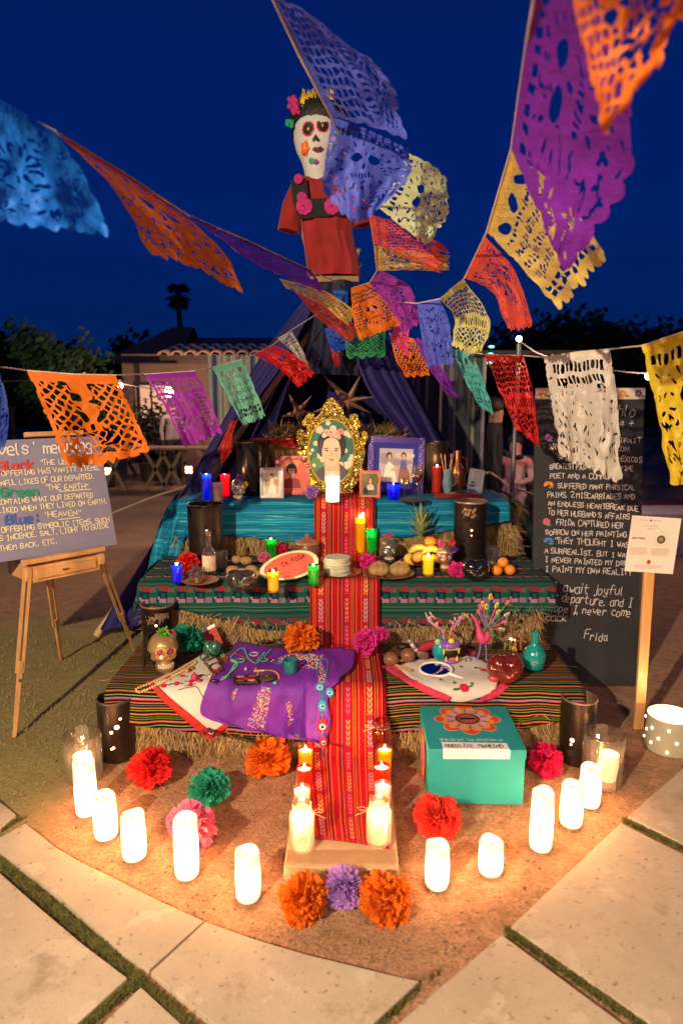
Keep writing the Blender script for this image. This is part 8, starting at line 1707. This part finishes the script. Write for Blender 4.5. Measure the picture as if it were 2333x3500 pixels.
FL = [
 ('front big orange lattice banner with scalloped sides at left', 'lattice', C_OR, [[(92, 1266, 2.62), (245, 1280, 2.66), (396, 1284, 2.72)], [(158, 1420, 2.60), (320, 1435, 2.68), (458, 1415, 2.70)], [(228, 1598, 2.55), (350, 1590, 2.66), (518, 1545, 2.66)]], 110),
 ('purple skull banner hanging right of the big orange one', 'grid', C_PU, [[(490, 1280, 3.0), (580, 1274, 3.05), (665, 1268, 3.1)], [(560, 1385, 2.98), (640, 1380, 3.0), (715, 1360, 3.06)], [(632, 1532, 2.94), (690, 1510, 3.0), (762, 1482, 3.04)]], 90),
 ('mint green banner with lettering cuts left of the tent', 'words', C_MI, [[(726, 1257, 3.3), (826, 1228, 3.4)], [(775, 1350, 3.28), (868, 1320, 3.36)], [(832, 1458, 3.24), (908, 1425, 3.34)]], 76),
 ('glossy red banner on the left side of the tent cloth', 'skull', C_RE, [[(868, 1214, 3.6), (935, 1178, 3.75)], [(945, 1255, 3.56), (1010, 1215, 3.7)], [(1020, 1326, 3.52), (1078, 1278, 3.66)]], 70),
 ('narrow white banner behind the glossy red one', 'grid', C_WH, [[(948, 1156, 3.9), (994, 1130, 4.0)], [(1000, 1205, 3.9), (1030, 1190, 3.96)], [(1038, 1252, 3.86), (1062, 1262, 3.92)]], 46),
 ('small red banner against the dark cloth under the blue one', 'leaf', C_RE, [[(1127, 1188, 4.1), (1163, 1196, 4.1)], [(1146, 1256, 4.08), (1158, 1254, 4.08)]], 30),
 ('deep blue fringed banner in the middle behind the coral one', 'leaf', C_BL, [[(1108, 1122, 4.05), (1232, 1120, 4.05)], [(1120, 1170, 4.03), (1225, 1165, 4.03)], [(1138, 1206, 4.0), (1205, 1190, 4.0)]], 60),
 ('green banner with round lace lobes under the small orange one', 'petal', C_GR, [[(1178, 1130, 3.98), (1316, 1100, 3.95)], [(1180, 1180, 3.97), (1316, 1160, 3.94)], [(1184, 1228, 3.95), (1318, 1226, 3.92)]], 84),
 ('tiny blue banner beside the wooden support post', 'windows', C_SB, [[(1140, 992, 4.2), (1188, 994, 4.2)], [(1142, 1034, 4.2), (1188, 1040, 4.2)]], 30),
 ('purple banner blown edge-on along the left overhead string', 'windows', C_DP, [[(651, 741, 2.1), (850, 826, 2.6), (1062, 925, 3.1)], [(690, 775, 2.1), (870, 870, 2.58), (1095, 968, 3.1)], [(760, 820, 2.12), (905, 920, 2.6), (1110, 1000, 3.12)]], 84),
 ('yellow banner folded under the edge-on purple one', 'words', C_YC, [[(955, 952, 3.1), (1108, 994, 3.5), (1218, 1064, 3.7)], [(975, 985, 3.1), (1095, 1040, 3.5), (1190, 1115, 3.68)]], 64),
 ('coral red banner folded under the yellow one', 'leaf', C_CO, [[(1000, 990, 3.4), (1118, 1050, 3.7), (1228, 1120, 3.9)], [(1040, 1035, 3.4), (1105, 1105, 3.68), (1198, 1172, 3.86)]], 60),
 ('orange banner twisted against the sky at upper left', 'skull', C_OR, [[(199, 458, 1.42), (420, 590, 1.72), (642, 742, 2.06)], [(392, 650, 1.50), (560, 745, 1.75), (770, 868, 2.05)], [(514, 872, 1.55), (670, 920, 1.80), (836, 1010, 2.04)]], 100),
 ('sky blue banner cropped by the left edge of the picture', 'leaf', C_SB, [[(-300, 210, 1.20), (-20, 330, 1.28), (190, 450, 1.4)], [(-250, 520, 1.18), (60, 580, 1.26), (295, 610, 1.36)], [(-180, 760, 1.18), (110, 778, 1.26), (382, 810, 1.34)]], 90),
 ('long blue banner high in the middle, its tip at the top edge', 'windows', C_LI, [[(925, -18, 1.6), (1020, 190, 1.75), (1130, 396, 1.9)], [(1040, 35, 1.62), (1170, 200, 1.76), (1290, 440, 1.9)], [(1180, 150, 1.66), (1330, 270, 1.78), (1392, 480, 1.92)]], 100),
 ('torn blue banner blowing across the effigy face', 'skull', C_LI, [[(1132, 400, 1.95), (1250, 440, 2.0), (1395, 510, 2.05)], [(1110, 560, 1.95), (1240, 570, 2.0), (1400, 600, 2.05)], [(1095, 650, 1.97), (1220, 765, 2.0), (1330, 680, 2.05)]], 100),
 ('pale green banner with zigzag edge right of the blue ones', 'skull', C_LG, [[(1392, 522, 2.3), (1352, 610, 2.4), (1296, 712, 2.5)], [(1470, 560, 2.28), (1450, 680, 2.38), (1390, 790, 2.48)], [(1522, 606, 2.26), (1532, 730, 2.36), (1464, 836, 2.46)]], 96),
 ('coral red banner with lattice cuts right of the effigy sleeve', 'petal', C_CO, [[(1262, 730, 2.6), (1278, 832, 2.75)], [(1400, 775, 2.6), (1385, 880, 2.72)], [(1540, 852, 2.6), (1512, 946, 2.7)]], 84),
 ('pale yellow banner folded below the coral one', 'leaf', C_YC, [[(1278, 838, 2.8), (1288, 926, 2.95)], [(1345, 850, 2.8), (1400, 924, 2.92)], [(1536, 872, 2.82), (1534, 926, 2.9)]], 60),
 ('small orange banner with window cuts right of the support post', 'grid', C_OR, [[(1198, 988, 3.4), (1258, 966, 3.45)], [(1205, 1080, 3.38), (1330, 1028, 3.42)], [(1226, 1166, 3.36), (1372, 1112, 3.4)]], 84),
 ('purple leaf-cut banner behind the small orange one', 'leaf', C_PU, [[(1260, 968, 3.2), (1304, 924, 3.1)], [(1335, 1055, 3.2), (1402, 985, 3.1)], [(1378, 1140, 3.2), (1434, 1108, 3.1)]], 76),
 ('pink banner tail showing between purple and orange banners', 'leaf', C_PK, [[(1335, 1065, 3.5), (1398, 1110, 3.5)], [(1345, 1170, 3.5), (1392, 1222, 3.5)]], 40),
 ('orange banner with large diamond cuts under the purple one', 'lattice', C_OR, [[(1330, 1138, 3.55), (1416, 1158, 3.5)], [(1350, 1225, 3.52), (1452, 1225, 3.48)], [(1386, 1290, 3.5), (1470, 1284, 3.46)]], 76),
 ('violet-blue curled banner in the middle right row', 'leaf', C_LI, [[(1424, 1038, 2.95), (1502, 1024, 2.88)], [(1438, 1140, 2.95), (1536, 1110, 2.86)], [(1458, 1256, 2.94), (1546, 1248, 2.86)]], 80),
 ('purple pointed banner tail below the violet-blue one', 'skull', C_DP, [[(1412, 1158, 3.3), (1452, 1150, 3.3)], [(1466, 1262, 3.3), (1516, 1262, 3.26)], [(1530, 1350, 3.28), (1574, 1362, 3.26)]], 56),
 ('cream yellow banner curling like a sickle at right of centre', 'windows', C_OL, [[(1504, 1022, 2.75), (1540, 985, 2.68), (1582, 952, 2.6)], [(1552, 1088, 2.78), (1610, 1070, 2.70), (1672, 1090, 2.62)], [(1540, 1178, 2.8), (1600, 1215, 2.72), (1648, 1200, 2.66)]], 90),
 ('narrow cyan banner pointing down right of the grey curtain', 'words', C_CY, [[(1540, 1190, 3.0), (1616, 1210, 2.95)], [(1588, 1300, 3.0), (1654, 1310, 2.94)], [(1640, 1392, 2.98), (1690, 1424, 2.93)]], 70),
 ('red banner curling down right of the cream one', 'leaf', C_CO, [[(1588, 950, 2.45), (1622, 878, 2.35), (1655, 806, 2.25)], [(1682, 1000, 2.45), (1720, 960, 2.35), (1760, 930, 2.25)], [(1732, 1130, 2.46), (1775, 1130, 2.38), (1822, 1118, 2.3)]], 84),
 ('large pale yellow banner under the long purple one', 'words', C_YC, [[(1662, 792, 2.1), (1704, 650, 1.95), (1746, 512, 1.8)], [(1790, 925, 2.12), (1850, 790, 1.98), (1912, 655, 1.84)], [(1912, 1064, 2.14), (1995, 970, 2.0), (2078, 880, 1.88)]], 100),
 ('long purple banner reaching the top edge at right', 'skull', C_DP, [[(1866, -260, 1.02), (1800, 130, 1.28), (1745, 508, 1.55)], [(1980, -100, 1.04), (1945, 300, 1.30), (1850, 760, 1.56)], [(2080, 100, 1.08), (2158, 585, 1.34), (1930, 945, 1.58)]], 110),
 ('burnt orange banner in the top right corner', 'lattice', C_DO, [[(1905, -350, .80), (1935, -160, .86), (1962, 40, .92)], [(2150, -300, .82), (2110, 0, .88), (2015, 260, .94)], [(2440, -200, .86), (2300, 130, .90), (2062, 476, .96)]], 96),
 ('glossy red banner with window rows left of the white one', 'windows', C_RE, [[(1654, 1212, 3.1), (1788, 1216, 3.0)], [(1712, 1350, 3.08), (1820, 1340, 2.98)], [(1760, 1466, 3.06), (1846, 1535, 2.96)]], 90),
 ('large white banner hanging before the blackboard', 'white', C_WH, [[(1856, 1222, 2.72), (1965, 1205, 2.66), (2082, 1194, 2.6)], [(1886, 1400, 2.70), (2000, 1400, 2.64), (2112, 1395, 2.58)], [(1912, 1560, 2.68), (2010, 1605, 2.62), (2116, 1652, 2.56)]], 110),
 ('yellow banner cropped by the right edge of the picture', 'skull', C_YE, [[(2190, 1184, 2.3), (2330, 1135, 2.2), (2470, 1090, 2.1)], [(2245, 1420, 2.28), (2370, 1400, 2.2), (2500, 1380, 2.1)], [(2288, 1660, 2.26), (2410, 1665, 2.18), (2540, 1670, 2.1)]], 90),
 ('dark blue banner just entering at the left edge', 'leaf', C_DB, [[(-240, 1228, 2.35), (-110, 1236, 2.4), (-10, 1240, 2.45)], [(-180, 1400, 2.35), (-60, 1410, 2.4), (32, 1400, 2.44)], [(-150, 1570, 2.34), (-50, 1560, 2.4), (22, 1525, 2.44)]], 60)]
for k, (lb, kd, m_, rows, n_) in enumerate(FL): flag(lb, kd, m_, rows, n_, rip=.016 if lb.startswith(('glossy', 'large white', 'yellow banner cropped', 'front big')) else .008, header=C_LI if False else None)
def string_(label, pts): b = MB(); b.tube([at(*p) for p in pts], .0028, 6); tag(b.build('string', M('cotton_string', (.62, .50, .40), .9, bmp=.5, bscale=400)), label, 'string')
string_('cotton string of the low left banner row rising to the tent', [(-400, 1215, 2.25), (-10, 1252, 2.45), (92, 1266, 2.62), (250, 1279, 2.66), (396, 1282, 2.72), (490, 1279, 3.0), (665, 1268, 3.1), (726, 1256, 3.3), (826, 1228, 3.4), (868, 1212, 3.6), (935, 1177, 3.75), (994, 1129, 4.0), (1120, 1050, 4.2)])
string_('cotton string of the low right banner row', [(1560, 1196, 3.3), (1654, 1211, 3.1), (1788, 1215, 3.0), (1856, 1221, 2.72), (1965, 1204, 2.66), (2082, 1193, 2.6), (2190, 1182, 2.3), (2470, 1088, 2.1)])
string_('cotton string running overhead towards the left from the effigy', [(-300, 208, 1.2), (190, 449, 1.4), (199, 456, 1.42), (420, 588, 1.72), (651, 739, 2.1), (850, 824, 2.6), (1062, 924, 3.1), (1150, 965, 4.2)])
string_('cotton string climbing to the top edge over the effigy', [(890, -100, 1.5), (925, -18, 1.6), (1022, 190, 1.75), (1130, 396, 1.9), (1262, 730, 2.6), (1278, 835, 2.78), (1288, 926, 2.95), (1262, 966, 3.2), (1200, 985, 4.0)])
string_('cotton string climbing to the top edge at right', [(1905, -500, .9), (1866, -260, 1.02), (1800, 130, 1.28), (1745, 510, 1.8), (1704, 650, 1.95), (1661, 795, 2.1), (1622, 876, 2.35), (1586, 950, 2.55), (1504, 1021, 2.8), (1424, 1037, 2.95), (1340, 1030, 3.4), (1200, 985, 4.0)])
